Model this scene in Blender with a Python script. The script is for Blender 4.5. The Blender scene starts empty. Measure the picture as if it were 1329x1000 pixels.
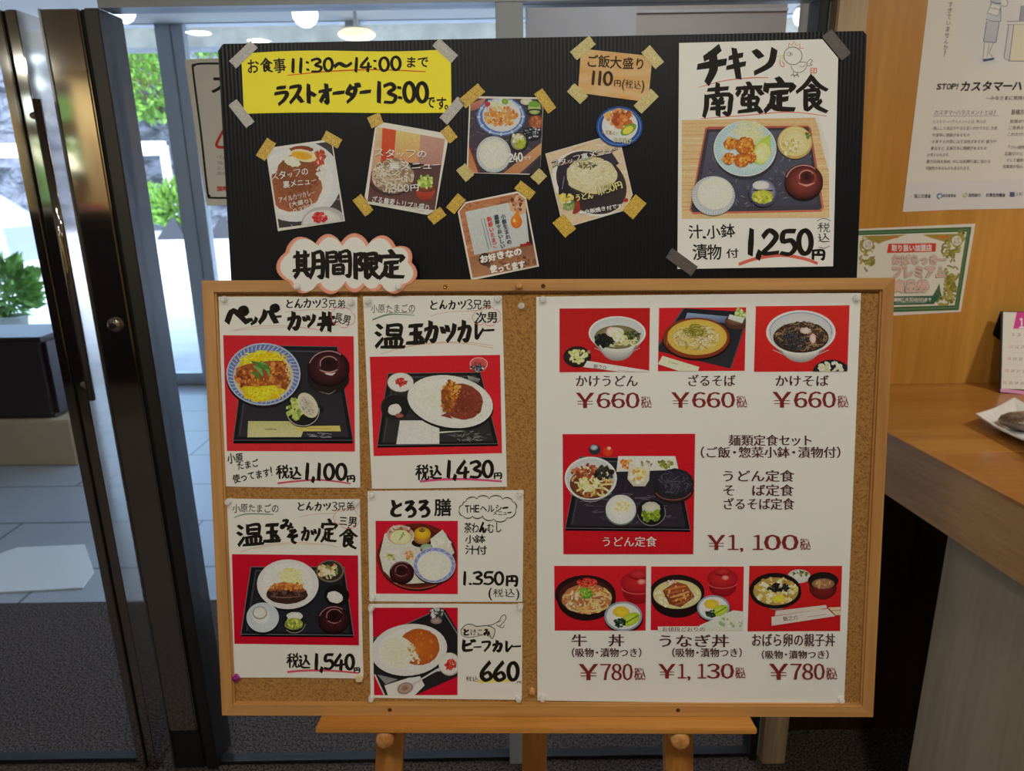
import bpy, bmesh, math, random
import numpy as np
from mathutils import Matrix, Vector

C = bpy.context.scene
col = C.collection
rng = random.Random(7)

# ------------------------------------------------------------------ camera
CAM_H = 1.6
F, CX, CY = 923.0, 664.5, 500.0
PITCH, ROLL = math.radians(16), math.radians(-0.9)
EYE = np.array([0.0, 0.0, CAM_H])
_fw = np.array([0, math.cos(PITCH), -math.sin(PITCH)])
_r0 = np.array([1.0, 0, 0])
_u0 = np.cross(_r0, _fw)
_r = math.cos(ROLL) * _r0 + math.sin(ROLL) * _u0
_u = -math.sin(ROLL) * _r0 + math.cos(ROLL) * _u0
cam_d = bpy.data.cameras.new('camera')
cam = bpy.data.objects.new('camera', cam_d)
col.objects.link(cam)
cam.matrix_world = Matrix(((_r[0], _u[0], -_fw[0], EYE[0]), (_r[1], _u[1], -_fw[1], EYE[1]),
                           (_r[2], _u[2], -_fw[2], EYE[2]), (0, 0, 0, 1)))
cam_d.sensor_width = 36.0
cam_d.lens = F * 36.0 / 1329.0
cam_d.clip_start = 0.02
cam_d.clip_end = 200
cam_d.dof.use_dof = True
cam_d.dof.focus_distance = 0.93
cam_d.dof.aperture_fstop = 8.0
C.camera = cam

# ------------------------------------------------------------------ world, exposure
w = bpy.data.worlds.new('sky')
C.world = w
w.use_nodes = True
nt = w.node_tree
bg = nt.nodes['Background']
sky = nt.nodes.new('ShaderNodeTexSky')
sky.sky_type = 'NISHITA'
sky.sun_disc = False
sky.sun_elevation = math.radians(55)
sky.sun_rotation = math.radians(150)
sky.air_density = 1.2
sky.dust_density = 2.0
nt.links.new(sky.outputs[0], bg.inputs[0])
bg.inputs[1].default_value = 1.3
vs = C.view_settings
vs.view_transform = 'Standard'
vs.look = 'None'
vs.gamma = 1.0
vs.use_curve_mapping = False
vs.exposure = 0.0
C.cycles.max_bounces = 10
C.cycles.transparent_max_bounces = 24
C.cycles.caustics_reflective = False
C.cycles.caustics_refractive = False
C.cycles.sample_clamp_indirect = 4.0
C.cycles.use_denoising = True

# interior downlights: (x, y, watts)
LAMP_Z = 2.58
LAMPS = [(-2.05, -1.85, 6), (-1.75, -2.15, 6), (-0.55, -0.15, 9.5), (0.45, -0.1, 9.5), (1.75, 0.75, 14),  # last in this row is added to brighten the counter and timber wall
         (2.3, -1.7, 6), (-0.3, -2.4, 5.5), (-3.95, -3.1, 14)]
LAMP_COL = (0.99, 0.99, 0.88)


# ------------------------------------------------------------------ maths helpers
def lin(c):
    c = c / 255.0
    return c / 12.92 if c <= 0.04045 else ((c + 0.055) / 1.055) ** 2.4


def L3(c):
    return (lin(c[0]), lin(c[1]), lin(c[2]))


def ray(px, py):
    px = np.asarray(px, float)
    py = np.asarray(py, float)
    return (np.multiply.outer((px - CX) / F, _r) - np.multiply.outer((py - CY) / F, _u) + _fw)


def hit(px, py, axis, val):
    d = ray(px, py)
    return EYE + d * ((val - EYE[axis]) / d[axis])


class Plane:
    """A flat surface with its own origin O and axes U (right), V (up), N (towards the room)."""
    def __init__(s, O, U, V):
        s.O, s.U, s.V = np.array(O, float), np.array(U, float), np.array(V, float)
        s.N = np.cross(s.U, s.V)
        s.R = Matrix((s.U, s.V, s.N)).transposed()

    def pts(s, px, py, h=0.0):
        d = ray(px, py)
        o = s.O + s.N * h
        t = ((o - EYE) @ s.N) / (d @ s.N)
        return EYE + d * np.asarray(t)[..., None]

    def at(s, u, v, n=0.0):
        return s.O + s.U * u + s.V * v + s.N * n

    def uv(s, px, py, h=0.0):
        p = s.pts(px, py, h) - s.O
        return float(p @ s.U), float(p @ s.V)

    def frame(s, c):
        return Matrix.Translation(Vector(c)) @ s.R.to_4x4()


# ------------------------------------------------------------------ object helpers
def tag(o, label=None, cat=None, group=None, kind=None):
    if label: o['label'] = label
    if cat: o['category'] = cat
    if group: o['group'] = group
    if kind: o['kind'] = kind
    return o


def empty(name, M, label=None, cat=None, group=None):
    o = bpy.data.objects.new(name, None)
    o.empty_display_size = 0.05
    col.objects.link(o)
    if not isinstance(M, Matrix):
        M = Matrix.Translation(Vector(M))
    o.matrix_world = M
    o['_m'] = [v for row in M for v in row]
    return tag(o, label, cat, group)


def wm(o):
    v = list(o['_m'])
    return Matrix((v[0:4], v[4:8], v[8:12], v[12:16]))


class MB:
    """Collects geometry in world coordinates and links it as ONE mesh object."""
    def __init__(s):
        s.v, s.f, s.c, s.mi, s.sm = [], [], None, [], []

    def add(s, verts, faces, smooth=False, mi=0):
        b = len(s.v)
        s.v += [tuple(float(q) for q in p) for p in verts]
        s.f += [tuple(i + b for i in f) for f in faces]
        s.mi += [mi] * len(faces)
        s.sm += [smooth] * len(faces)
        return s

    def box(s, lo, hi, M=None, mi=0, ch=0.0):
        x0, y0, z0 = lo
        x1, y1, z1 = hi
        if ch > 0:
            bm = bmesh.new()
            bmesh.ops.create_cube(bm, size=1)
            for v in bm.verts:
                v.co = Vector(((x0 + x1) / 2 + v.co.x * (x1 - x0), (y0 + y1) / 2 + v.co.y * (y1 - y0), (z0 + z1) / 2 + v.co.z * (z1 - z0)))
            bmesh.ops.bevel(bm, geom=bm.edges[:], offset=ch, segments=2, affect='EDGES')
            vs_ = [v.co.copy() for v in bm.verts]
            fs = [[v.index for v in f.verts] for f in bm.faces]
            bm.free()
        else:
            vs_ = [Vector(p) for p in ((x0, y0, z0), (x1, y0, z0), (x1, y1, z0), (x0, y1, z0), (x0, y0, z1), (x1, y0, z1), (x1, y1, z1), (x0, y1, z1))]
            fs = [(3, 2, 1, 0), (4, 5, 6, 7), (0, 1, 5, 4), (1, 2, 6, 5), (2, 3, 7, 6), (3, 0, 4, 7)]
        if M is not None:
            vs_ = [M @ v for v in vs_]
        return s.add(vs_, fs, False, mi)

    def prism(s, front, back, mi=0):
        """front/back: matching loops of points."""
        n = len(front)
        vs_ = list(front) + list(back)
        fs = [tuple(range(n)), tuple(range(2 * n - 1, n - 1, -1))]
        fs += [(i + n, (i + 1) % n + n, (i + 1) % n, i) for i in range(n)]
        return s.add(vs_, fs, False, mi)

    def lathe(s, prof, M, n=20, mi=0, smooth=True):
        vs_, fs = [], []
        for (r, z) in prof:
            for k in range(n):
                a = 2 * math.pi * k / n
                vs_.append(M @ Vector((r * math.cos(a), r * math.sin(a), z)))
        for i in range(len(prof) - 1):
            for k in range(n):
                fs.append((i * n + k, i * n + (k + 1) % n, (i + 1) * n + (k + 1) % n, (i + 1) * n + k))
        if prof[0][0] > 1e-6: fs.append(tuple(range(n - 1, -1, -1)))
        if prof[-1][0] > 1e-6: fs.append(tuple((len(prof) - 1) * n + k for k in range(n)))
        return s.add(vs_, fs, smooth, mi)

    def tube(s, pts, r, n=10, mi=0):
        pts = [Vector(p) for p in pts]
        rs = r if isinstance(r, (list, tuple)) else [r] * len(pts)
        vs_, fs = [], []
        up = None
        for i, p in enumerate(pts):
            d = (pts[min(i + 1, len(pts) - 1)] - pts[max(i - 1, 0)]).normalized()
            a = d.orthogonal().normalized() if up is None else (up - d * up.dot(d)).normalized()
            up = a
            b = d.cross(a)
            for k in range(n):
                t = 2 * math.pi * k / n
                vs_.append(p + (a * math.cos(t) + b * math.sin(t)) * rs[i])
        for i in range(len(pts) - 1):
            for k in range(n):
                fs.append((i * n + k, i * n + (k + 1) % n, (i + 1) * n + (k + 1) % n, (i + 1) * n + k))
        fs.append(tuple(range(n - 1, -1, -1)))
        fs.append(tuple((len(pts) - 1) * n + k for k in range(n)))
        return s.add(vs_, fs, True, mi)

    def build(s, name, mats, parent=None, M=None, label=None, cat=None, group=None, kind=None):
        """parent given: a child in its frame; else a top-level mesh with frame M (or centred)."""
        if parent is not None:
            W = wm(parent)
        elif M is not None:
            W = M
        else:
            a = np.array(s.v)
            c = (a.min(0) + a.max(0)) / 2
            W = Matrix.Translation(Vector((c[0], c[1], a[:, 2].min())))
        A = np.array(W.inverted())
        v = np.array(s.v)
        v = v @ A[:3, :3].T + A[:3, 3]
        me = bpy.data.meshes.new(name)
        me.from_pydata(v.tolist(), [], s.f)
        if not isinstance(mats, (list, tuple)): mats = [mats]
        for m in mats: me.materials.append(m)
        if len(mats) > 1: me.polygons.foreach_set('material_index', s.mi)
        if any(s.sm): me.polygons.foreach_set('use_smooth', s.sm)
        if s.c is not None:
            at = me.color_attributes.new('Col', 'FLOAT_COLOR', 'CORNER')
            at.data.foreach_set('color', np.array(s.c, dtype=np.float32).ravel())
        me.update()
        o = bpy.data.objects.new(name, me)
        col.objects.link(o)
        if parent is not None:
            o.parent = parent
        else:
            o.matrix_world = W
        o['_m'] = [q for row in W for q in row]
        return tag(o, label, cat, group, kind)


# ------------------------------------------------------------------ materials
def mat(name, c=(200, 200, 200), rough=0.5, metal=0.0, spec=0.5, noise=None, bump=None, emit=None, coat=0.0):
    """c, noise colours in sRGB 0-255. noise=(c2, scale xyz, detail, lo, hi); bump=(scale xyz, strength, dist)"""
    m = bpy.data.materials.new(name)
    m.use_nodes = True
    n, l = m.node_tree.nodes, m.node_tree.links
    b = n['Principled BSDF']
    b.inputs['Base Color'].default_value = (*L3(c), 1)
    b.inputs['Roughness'].default_value = rough
    b.inputs['Metallic'].default_value = metal
    b.inputs['Specular IOR Level'].default_value = spec
    b.inputs['Coat Weight'].default_value = coat
    tc = n.new('ShaderNodeTexCoord')
    if noise:
        mp = n.new('ShaderNodeMapping')
        mp.inputs['Scale'].default_value = noise[1]
        l.new(tc.outputs['Object'], mp.inputs[0])
        nz = n.new('ShaderNodeTexNoise')
        nz.inputs['Scale'].default_value = 1.0
        nz.inputs['Detail'].default_value = noise[2]
        nz.inputs['Roughness'].default_value = 0.65
        l.new(mp.outputs[0], nz.inputs[0])
        rp = n.new('ShaderNodeValToRGB')
        rp.color_ramp.elements[0].position = noise[3]
        rp.color_ramp.elements[1].position = noise[4]
        rp.color_ramp.elements[0].color = (*L3(noise[0]), 1)
        rp.color_ramp.elements[1].color = (*L3(c), 1)
        l.new(nz.outputs[0], rp.inputs[0])
        l.new(rp.outputs[0], b.inputs['Base Color'])
    if bump:
        mp = n.new('ShaderNodeMapping')
        mp.inputs['Scale'].default_value = bump[0]
        l.new(tc.outputs['Object'], mp.inputs[0])
        nz = n.new('ShaderNodeTexNoise')
        nz.inputs['Scale'].default_value = 1.0
        nz.inputs['Detail'].default_value = 3
        l.new(mp.outputs[0], nz.inputs[0])
        bp = n.new('ShaderNodeBump')
        bp.inputs['Strength'].default_value = bump[1]
        bp.inputs['Distance'].default_value = bump[2]
        l.new(nz.outputs[0], bp.inputs['Height'])
        l.new(bp.outputs[0], b.inputs['Normal'])
    if emit:
        b.inputs['Emission Color'].default_value = (*emit[0], 1)
        b.inputs['Emission Strength'].default_value = emit[1]
    return m


def wood(name, c1, c2, axis, rough=0.45, fine=60, coat=0.0):
    """wood grain running along an object axis (0,1,2): streaks in two colours plus fine pores."""
    m = bpy.data.materials.new(name)
    m.use_nodes = True
    n, l = m.node_tree.nodes, m.node_tree.links
    b = n['Principled BSDF']
    b.inputs['Roughness'].default_value = rough
    b.inputs['Coat Weight'].default_value = coat
    b.inputs['Coat Roughness'].default_value = 0.25
    tc = n.new('ShaderNodeTexCoord')
    out = None
    for (sc, k, det) in ((fine * 0.25, 0.6, 3), (fine * 1.6, 0.4, 4)):
        mp = n.new('ShaderNodeMapping')
        s = [sc] * 3
        s[axis] = sc * 0.05
        mp.inputs['Scale'].default_value = s
        l.new(tc.outputs['Object'], mp.inputs[0])
        nz = n.new('ShaderNodeTexNoise')
        nz.inputs['Scale'].default_value = 1.0
        nz.inputs['Detail'].default_value = det
        nz.inputs['Distortion'].default_value = 0.4
        l.new(mp.outputs[0], nz.inputs[0])
        mu = n.new('ShaderNodeMath')
        mu.operation = 'MULTIPLY'
        mu.inputs[1].default_value = k
        l.new(nz.outputs[0], mu.inputs[0])
        if out is None:
            out = mu
        else:
            ad = n.new('ShaderNodeMath')
            l.new(out.outputs[0], ad.inputs[0])
            l.new(mu.outputs[0], ad.inputs[1])
            out = ad
    rp = n.new('ShaderNodeValToRGB')
    rp.color_ramp.elements[0].position = 0.36
    rp.color_ramp.elements[1].position = 0.62
    rp.color_ramp.elements[0].color = (*L3(c2), 1)
    rp.color_ramp.elements[1].color = (*L3(c1), 1)
    l.new(out.outputs[0], rp.inputs[0])
    l.new(rp.outputs[0], b.inputs['Base Color'])
    return m


def glass_mat(name, tint=(1, 1, 1), fres=1.5, rough=0.0):
    """thin architectural glass: see-through with a Fresnel mirror on top."""
    m = bpy.data.materials.new(name)
    m.use_nodes = True
    n, l = m.node_tree.nodes, m.node_tree.links
    n.remove(n['Principled BSDF'])
    out = n['Material Output']
    tr = n.new('ShaderNodeBsdfTransparent')
    tr.inputs[0].default_value = (*tint, 1)
    gl = n.new('ShaderNodeBsdfGlossy')
    gl.inputs['Roughness'].default_value = rough
    fr = n.new('ShaderNodeFresnel')
    fr.inputs[0].default_value = fres
    mx = n.new('ShaderNodeMixShader')
    ge = n.new('ShaderNodeNewGeometry')       # mirror only on the outer face, so a solid pane never traps light
    sb = n.new('ShaderNodeMath')
    sb.operation = 'SUBTRACT'
    sb.inputs[0].default_value = 1.0
    l.new(ge.outputs['Backfacing'], sb.inputs[1])
    mu = n.new('ShaderNodeMath')
    mu.operation = 'MULTIPLY'
    l.new(fr.outputs[0], mu.inputs[0])
    l.new(sb.outputs[0], mu.inputs[1])
    l.new(mu.outputs[0], mx.inputs[0])
    l.new(tr.outputs[0], mx.inputs[1])
    l.new(gl.outputs[0], mx.inputs[2])
    l.new(mx.outputs[0], out.inputs[0])
    return m


M = {}
M['paper'] = mat('paper', (232, 228, 222), 0.6, bump=((9, 9, 9), 0.12, 0.01))
M['paper_big'] = mat('poster_paper', (234, 231, 228), 0.5, bump=((7, 5, 7), 0.2, 0.012))
M['paper_yellow'] = mat('yellow_paper', (254, 238, 18), 0.55, bump=((12, 12, 12), 0.15, 0.01))
M['paper_kraft'] = mat('tan_paper', (222, 168, 100), 0.7, noise=((226, 190, 140), (18, 70, 20), 2, 0.35, 0.65))
M['photo_paper'] = mat('photo_paper', (228, 222, 214), 0.4)
M['black_plastic'] = mat('black_plastic', (15, 15, 19), 0.4, spec=0.18)
M['cork'] = mat('cork', (178, 130, 74), 0.9, spec=0.1, noise=((118, 76, 38), (330, 330, 330), 6, 0.30, 0.56), bump=((400, 400, 400), 0.4, 0.002))
M['pine_u'] = wood('pine_along', (204, 152, 92), (170, 118, 64), 0)
M['pine_v'] = wood('pine_upright', (204, 152, 92), (170, 118, 64), 1)
M['easel_u'] = wood('easel_wood_along', (216, 154, 78), (176, 114, 48), 0, 0.4)
M['easel_z'] = wood('easel_wood_upright', (196, 134, 66), (156, 98, 42), 2, 0.4)
M['peg'] = wood('peg_wood', (226, 170, 104), (170, 108, 54), 1, 0.5, 120)
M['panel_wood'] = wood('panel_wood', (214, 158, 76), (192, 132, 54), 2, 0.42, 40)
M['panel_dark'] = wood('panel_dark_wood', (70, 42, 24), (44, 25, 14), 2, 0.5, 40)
M['counter'] = wood('counter_wood', (184, 126, 58), (158, 100, 40), 0, 0.32, 50, 0.15)
M['apron'] = wood('apron_wood', (190, 142, 90), (164, 116, 70), 1, 0.45, 70)
M['post_wood'] = wood('post_wood', (196, 172, 140), (158, 134, 104), 2, 0.55, 70)
M['grey_board'] = wood('grey_board', (172, 150, 124), (156, 134, 108), 2, 0.6, 50)
M['steel'] = mat('polished_steel', (190, 186, 180), 0.06, 1.0)
M['steel_brushed'] = mat('brushed_steel', (176, 178, 182), 0.28, 1.0, bump=((400, 400, 3), 0.06, 0.001))
M['frame_grey'] = mat('grey_frame', (176, 184, 192), 0.4, 0.2)
M['gasket'] = mat('black_gasket', (18, 18, 20), 0.6)
M['glass'] = glass_mat('clear_glass', (0.95, 0.97, 0.98))
M['film'] = glass_mat('clear_film', (0.985, 0.975, 0.96), 1.45, 0.12)
M['brass'] = mat('brass', (200, 150, 60), 0.25, 1.0)
M['dark_screw'] = mat('dark_screw', (90, 66, 40), 0.4, 0.6)
M['steel_dull'] = mat('dull_steel', (96, 95, 96), 0.42, 1.0)

# ------------------------------------------------------------------ print: inks laid on a sheet
def ink_mat(name, rough, grain=0.0):
    m = bpy.data.materials.new(name)
    m.use_nodes = True
    n, l = m.node_tree.nodes, m.node_tree.links
    b = n['Principled BSDF']
    b.inputs['Roughness'].default_value = rough
    b.inputs['Specular IOR Level'].default_value = 0.12
    at = n.new('ShaderNodeAttribute')
    at.attribute_name = 'Col'
    if grain:
        # fine tonal grain of a photographic print
        tc = n.new('ShaderNodeTexCoord')
        last = at.outputs['Color']
        for sc, k in ((420, 0.5), (1500, 0.45)):
            nz = n.new('ShaderNodeTexNoise')
            nz.inputs['Scale'].default_value = sc
            nz.inputs['Detail'].default_value = 2
            l.new(tc.outputs['Object'], nz.inputs[0])
            mr = n.new('ShaderNodeMapRange')
            mr.inputs['From Min'].default_value = 0.3
            mr.inputs['From Max'].default_value = 0.7
            mr.inputs['To Min'].default_value = 1 - k * grain
            mr.inputs['To Max'].default_value = 1 + k * grain * 0.6
            l.new(nz.outputs[0], mr.inputs[0])
            vm = n.new('ShaderNodeVectorMath')
            vm.operation = 'SCALE'
            l.new(last, vm.inputs[0])
            l.new(mr.outputs[0], vm.inputs['Scale'])
            last = vm.outputs[0]
        l.new(last, b.inputs['Base Color'])
    else:
        l.new(at.outputs['Color'], b.inputs['Base Color'])
    return m


M['ink'] = ink_mat('printed_ink', 0.5)
M['ink_gloss'] = ink_mat('glossy_print', 0.42, 0.16)
INK_K = 0.64      # printed colours were read off paper that shows at about this share of white


def ic(c):
    # inks never get whiter than the paper: roll off softly towards it
    return tuple(v if v < 0.55 else 0.55 + 0.33 * (1 - math.exp(-(v - 0.55) / 0.4)) for v in (q / INK_K for q in L3(c)))


def mixc(a, b, t):
    return tuple(a[i] + (b[i] - a[i]) * t for i in range(3))


# glyph outlines come from Blender's own built-in font
_fc = bpy.data.curves.new('glyph_source', 'FONT')
_fc.resolution_u = 2
_fo = bpy.data.objects.new('glyph_source', _fc)
col.objects.link(_fo)
_gc = {}


def glyph(ch, off):
    k = (ch, off)
    if k not in _gc:
        _fc.body = ch
        _fc.offset = off
        me = bpy.data.meshes.new_from_object(_fo.evaluated_get(bpy.context.evaluated_depsgraph_get()))
        v = np.array([(q.co.x, q.co.y) for q in me.vertices]) if len(me.vertices) else np.zeros((0, 2))
        _gc[k] = (v, [tuple(p.vertices) for p in me.polygons])
        bpy.data.meshes.remove(me)
    return _gc[k]


def circ(x, y, rx, ry, n=14, a0=0.0, a1=6.2832):
    return [(x + rx * math.cos(a0 + (a1 - a0) * i / n), y + ry * math.sin(a0 + (a1 - a0) * i / n)) for i in range(n + 1)]


# brush-written characters: strokes in a unit box, y down
DK = [[(.8, .0), (.87, .13)], [(.95, -.03), (1.02, .1)]]
HAND = {
    'カ': [[(.05, .36), (.78, .26), (.74, .7), (.6, .96), (.44, .86)], [(.42, .02), (.38, .42), (.06, .96)]],
    'ツ': [[(.06, .25), (.17, .5)], [(.4, .17), (.48, .42)], [(.92, .12), (.82, .5), (.42, .95)]],
    'ッ': [[(.14, .55), (.24, .72)], [(.4, .5), (.46, .66)], [(.84, .46), (.74, .74), (.46, .95)]],
    'レ': [[(.2, .05), (.22, .92), (.5, .75), (.92, .4)]],
    'ー': [[(.08, .52), (.92, .46)]],
    'ペ': [[(.02, .78), (.3, .22), (.95, .86)], circ(.78, .24, .13, .16)],
    'パ': [[(.34, .3), (.26, .6), (.04, .92)], [(.6, .28), (.9, .9)], circ(.84, .08, .13, .14)],
    'ビ': [[(.15, .05), (.15, .9), (.85, .88)], [(.72, .3), (.15, .5)]] + DK,
    'フ': [[(.05, .12), (.9, .1), (.76, .55), (.3, .98)]],
    'チ': [[(.74, .02), (.5, .16), (.22, .28)], [(.0, .52), (.98, .4)], [(.52, .2), (.54, .6), (.3, .98)]],
    'キ': [[(.15, .3), (.8, .2)], [(.03, .64), (.95, .5)], [(.38, .02), (.62, .98)]],
    'ン': [[(.08, .1), (.32, .3)], [(.97, .08), (.78, .6), (.06, .94)]],
    'ラ': [[(.2, .1), (.8, .06)], [(.05, .4), (.92, .35), (.75, .7), (.3, .98)]],
    'ス': [[(.1, .14), (.82, .1), (.55, .55), (.05, .95)], [(.55, .55), (.95, .92)]],
    'ト': [[(.35, .02), (.35, .98)], [(.38, .4), (.85, .6)]],
    'オ': [[(.05, .34), (.95, .28)], [(.6, .02), (.6, .95), (.45, .85)], [(.58, .34), (.08, .86)]],
    'ダ': [[(.35, .08), (.05, .52)], [(.3, .25), (.74, .22), (.58, .66), (.12, .98)], [(.25, .5), (.55, .66)]] + DK,
    'と': [[(.2, .05), (.36, .42)], [(.88, .24), (.3, .5), (.16, .8), (.45, .95), (.9, .9)]],
    'ろ': [[(.15, .1), (.75, .08), (.15, .6), (.6, .42), (.9, .66), (.7, .92), (.35, .97)]],
    'ん': [[(.5, .02), (.05, .96), (.4, .55), (.55, .62), (.6, .92), (.78, .92), (.98, .6)]],
    '玉': [[(.15, .12), (.85, .08)], [(.2, .48), (.8, .44)], [(.5, .1), (.5, .88)], [(.02, .92), (.98, .88)], [(.68, .6), (.86, .76)]],
    '丼': [[(.1, .32), (.92, .26)], [(.02, .66), (.98, .6)], [(.34, .05), (.34, .6), (.2, .98)], [(.68, .02), (.68, .98)], [(.47, .42), (.55, .5)]],
    '定': [[(.45, .0), (.56, .12)], [(.08, .2), (.06, .38)], [(.1, .22), (.92, .2), (.84, .36)], [(.25, .44), (.76, .4)], [(.5, .42), (.5, .86)], [(.52, .64), (.76, .6)],
          [(.3, .56), (.24, .78), (.04, .98)], [(.22, .78), (.45, .9), (.98, .92)]],
    '食': [[(.5, .0), (.3, .22), (.0, .42)], [(.52, .04), (.72, .24), (1, .38)], [(.46, .24), (.56, .3)], [(.3, .4), (.7, .38), (.68, .64)], [(.3, .4), (.3, .9), (.5, .82)],
          [(.32, .52), (.66, .51)], [(.32, .64), (.66, .63)], [(.5, .66), (.66, .84), (.98, .98)], [(.8, .68), (.64, .8)]],
    '温': [[(.04, .08), (.18, .2)], [(.0, .38), (.14, .48)], [(.02, .92), (.12, .78), (.24, .6)], [(.4, .08), (.4, .46)], [(.4, .1), (.84, .06), (.84, .46)], [(.42, .27), (.82, .26)],
          [(.42, .45), (.84, .44)], [(.34, .62), (.36, .88)], [(.34, .62), (.87, .58), (.86, .88)], [(.52, .62), (.53, .88)], [(.7, .6), (.7, .88)], [(.2, .94), (1, .9)]],
    '南': [[(.2, .17), (.82, .13)], [(.5, .0), (.48, .32)], [(.14, .38), (.12, .7), (.04, .98)], [(.14, .38), (.86, .32), (.9, .6), (.84, .92), (.7, .86)], [(.38, .44), (.44, .52)],
          [(.64, .42), (.56, .52)], [(.32, .58), (.68, .56)], [(.28, .74), (.72, .72)], [(.5, .54), (.5, .94)]],
    '蛮': [[(.46, .0), (.52, .1)], [(.06, .17), (.92, .14)], [(.38, .16), (.36, .32), (.24, .42)], [(.6, .15), (.6, .4)], [(.16, .24), (.06, .38)], [(.8, .22), (.94, .36)],
          [(.26, .5), (.26, .7)], [(.26, .52), (.76, .48), (.74, .68)], [(.27, .69), (.75, .67)], [(.5, .4), (.5, .88)], [(.12, .92), (.82, .84)], [(.74, .76), (.9, .94)]],
    '円': [[(.1, .1), (.1, .95)], [(.1, .12), (.88, .1), (.9, .92), (.76, .9)], [(.5, .12), (.5, .5)], [(.12, .52), (.88, .5)]],
    '税': [[(.36, .02), (.08, .14)], [(.0, .3), (.46, .26)], [(.24, .1), (.24, .98)], [(.22, .34), (.0, .66)], [(.26, .38), (.42, .58)], [(.56, .04), (.64, .16)], [(.9, .0), (.8, .16)],
          [(.56, .26), (.56, .5)], [(.56, .26), (.9, .24), (.88, .5)], [(.56, .5), (.88, .49)], [(.64, .54), (.6, .78), (.46, .96)], [(.76, .52), (.78, .92), (.98, .9), (1, .76)]],
    '込': [[(.08, .1), (.18, .22)], [(.02, .42), (.2, .4), (.14, .62), (.22, .74), (.04, .88)], [(.16, .8), (.4, .94), (.98, .94)], [(.5, .06), (.64, .1)], [(.64, .08), (.6, .4), (.34, .74)], [(.62, .36), (.94, .72)]],
    '期': [[(.02, .2), (.5, .16)], [(.14, .04), (.14, .68)], [(.38, .02), (.38, .68)], [(.16, .36), (.37, .35)], [(.16, .51), (.37, .5)], [(.0, .7), (.54, .66)], [(.16, .76), (.04, .94)], [(.38, .74), (.5, .9)],
          [(.66, .1), (.66, .6), (.54, .97)], [(.66, .1), (.94, .08), (.95, .92), (.83, .9)], [(.68, .36), (.92, .35)], [(.68, .6), (.92, .58)]],
    '間': [[(.06, .06), (.06, .98)], [(.06, .08), (.41, .06), (.42, .4)], [(.08, .23), (.4, .22)], [(.08, .4), (.41, .39)], [(.58, .05), (.58, .4)], [(.58, .07), (.94, .05), (.95, .92), (.82, .9)],
          [(.6, .22), (.93, .21)], [(.6, .39), (.93, .38)], [(.32, .54), (.32, .86)], [(.32, .55), (.67, .54), (.68, .86)], [(.34, .7), (.66, .69)], [(.34, .85), (.67, .84)]],
    '限': [[(.06, .06), (.06, .98)], [(.06, .08), (.36, .06), (.22, .34), (.36, .5), (.3, .66), (.16, .64)], [(.5, .06), (.5, .94), (.68, .82)], [(.5, .08), (.89, .06), (.9, .42)], [(.52, .25), (.88, .24)],
          [(.52, .42), (.9, .41)], [(.64, .46), (.76, .76), (1, .98)], [(.94, .54), (.78, .66)]],
    'み': [[(.15, .12), (.5, .08), (.3, .6), (.1, .88), (.04, .66), (.3, .58), (.98, .76)], [(.8, .4), (.74, .7), (.55, .98)]],
    'そ': [[(.22, .08), (.76, .05), (.04, .5), (.95, .4), (.5, .58), (.46, .85), (.75, .97)]],
    '0': [circ(.5, .5, .36, .46, 16, -1.5, 4.9)],
    '1': [[(.56, .02), (.44, .98)]],
    '2': [[(.1, .26), (.45, .03), (.85, .26), (.55, .6), (.06, .95), (.94, .92)]],
    '3': [[(.12, .12), (.6, .03), (.85, .25), (.4, .47), (.9, .66), (.7, .94), (.08, .92)]],
    '4': [[(.62, .02), (.06, .68), (.98, .64)], [(.72, .38), (.66, .99)]],
    '5': [[(.88, .05), (.3, .08), (.22, .44), (.7, .42), (.92, .7), (.6, .95), (.1, .9)]],
    '6': [[(.72, .02), (.22, .45), (.12, .76), (.45, .97), (.86, .8), (.62, .54), (.22, .7)]],
    ',': [[(.62, .86), (.35, 1.12)]],
    '.': [[(.5, .9), (.54, .95)]],
    ':': [[(.5, .26), (.51, .3)], [(.5, .78), (.51, .82)]],
    '～': [[(.05, .6), (.3, .42), (.65, .62), (.95, .42)]],
    '!': [[(.62, .0), (.45, .65)], [(.4, .9), (.43, .94)]],
}
ADV = {',': .22, '.': .25, ':': .34, '1': .42, '(': .36, ')': .36, ' ': .3, '!': .35, 'ー': .8, 'ッ': .8, 'I': .3, '・': .6, '、': .5, '。': .5}


def adv(ch):
    if ch in ADV: return ADV[ch]
    return 1.0 if ord(ch) >= 0x2000 else 0.66


def smooth_path(pts, per=5):
    p = [np.array(q, float) for q in pts]
    if len(p) == 2:
        return [p[0] + (p[1] - p[0]) * i / 4 for i in range(5)]
    out = []
    for i in range(len(p) - 1):
        a, b, c, d = p[max(i - 1, 0)], p[i], p[i + 1], p[min(i + 2, len(p) - 1)]
        for k in range(per):
            t = k / per
            out.append(0.5 * ((2 * b) + (c - a) * t + (2 * a - 5 * b + 4 * c - d) * t * t + (3 * b - a - 3 * c + d) * t ** 3))
    out.append(p[-1])
    return out


STEP = 2.2e-6


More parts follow.
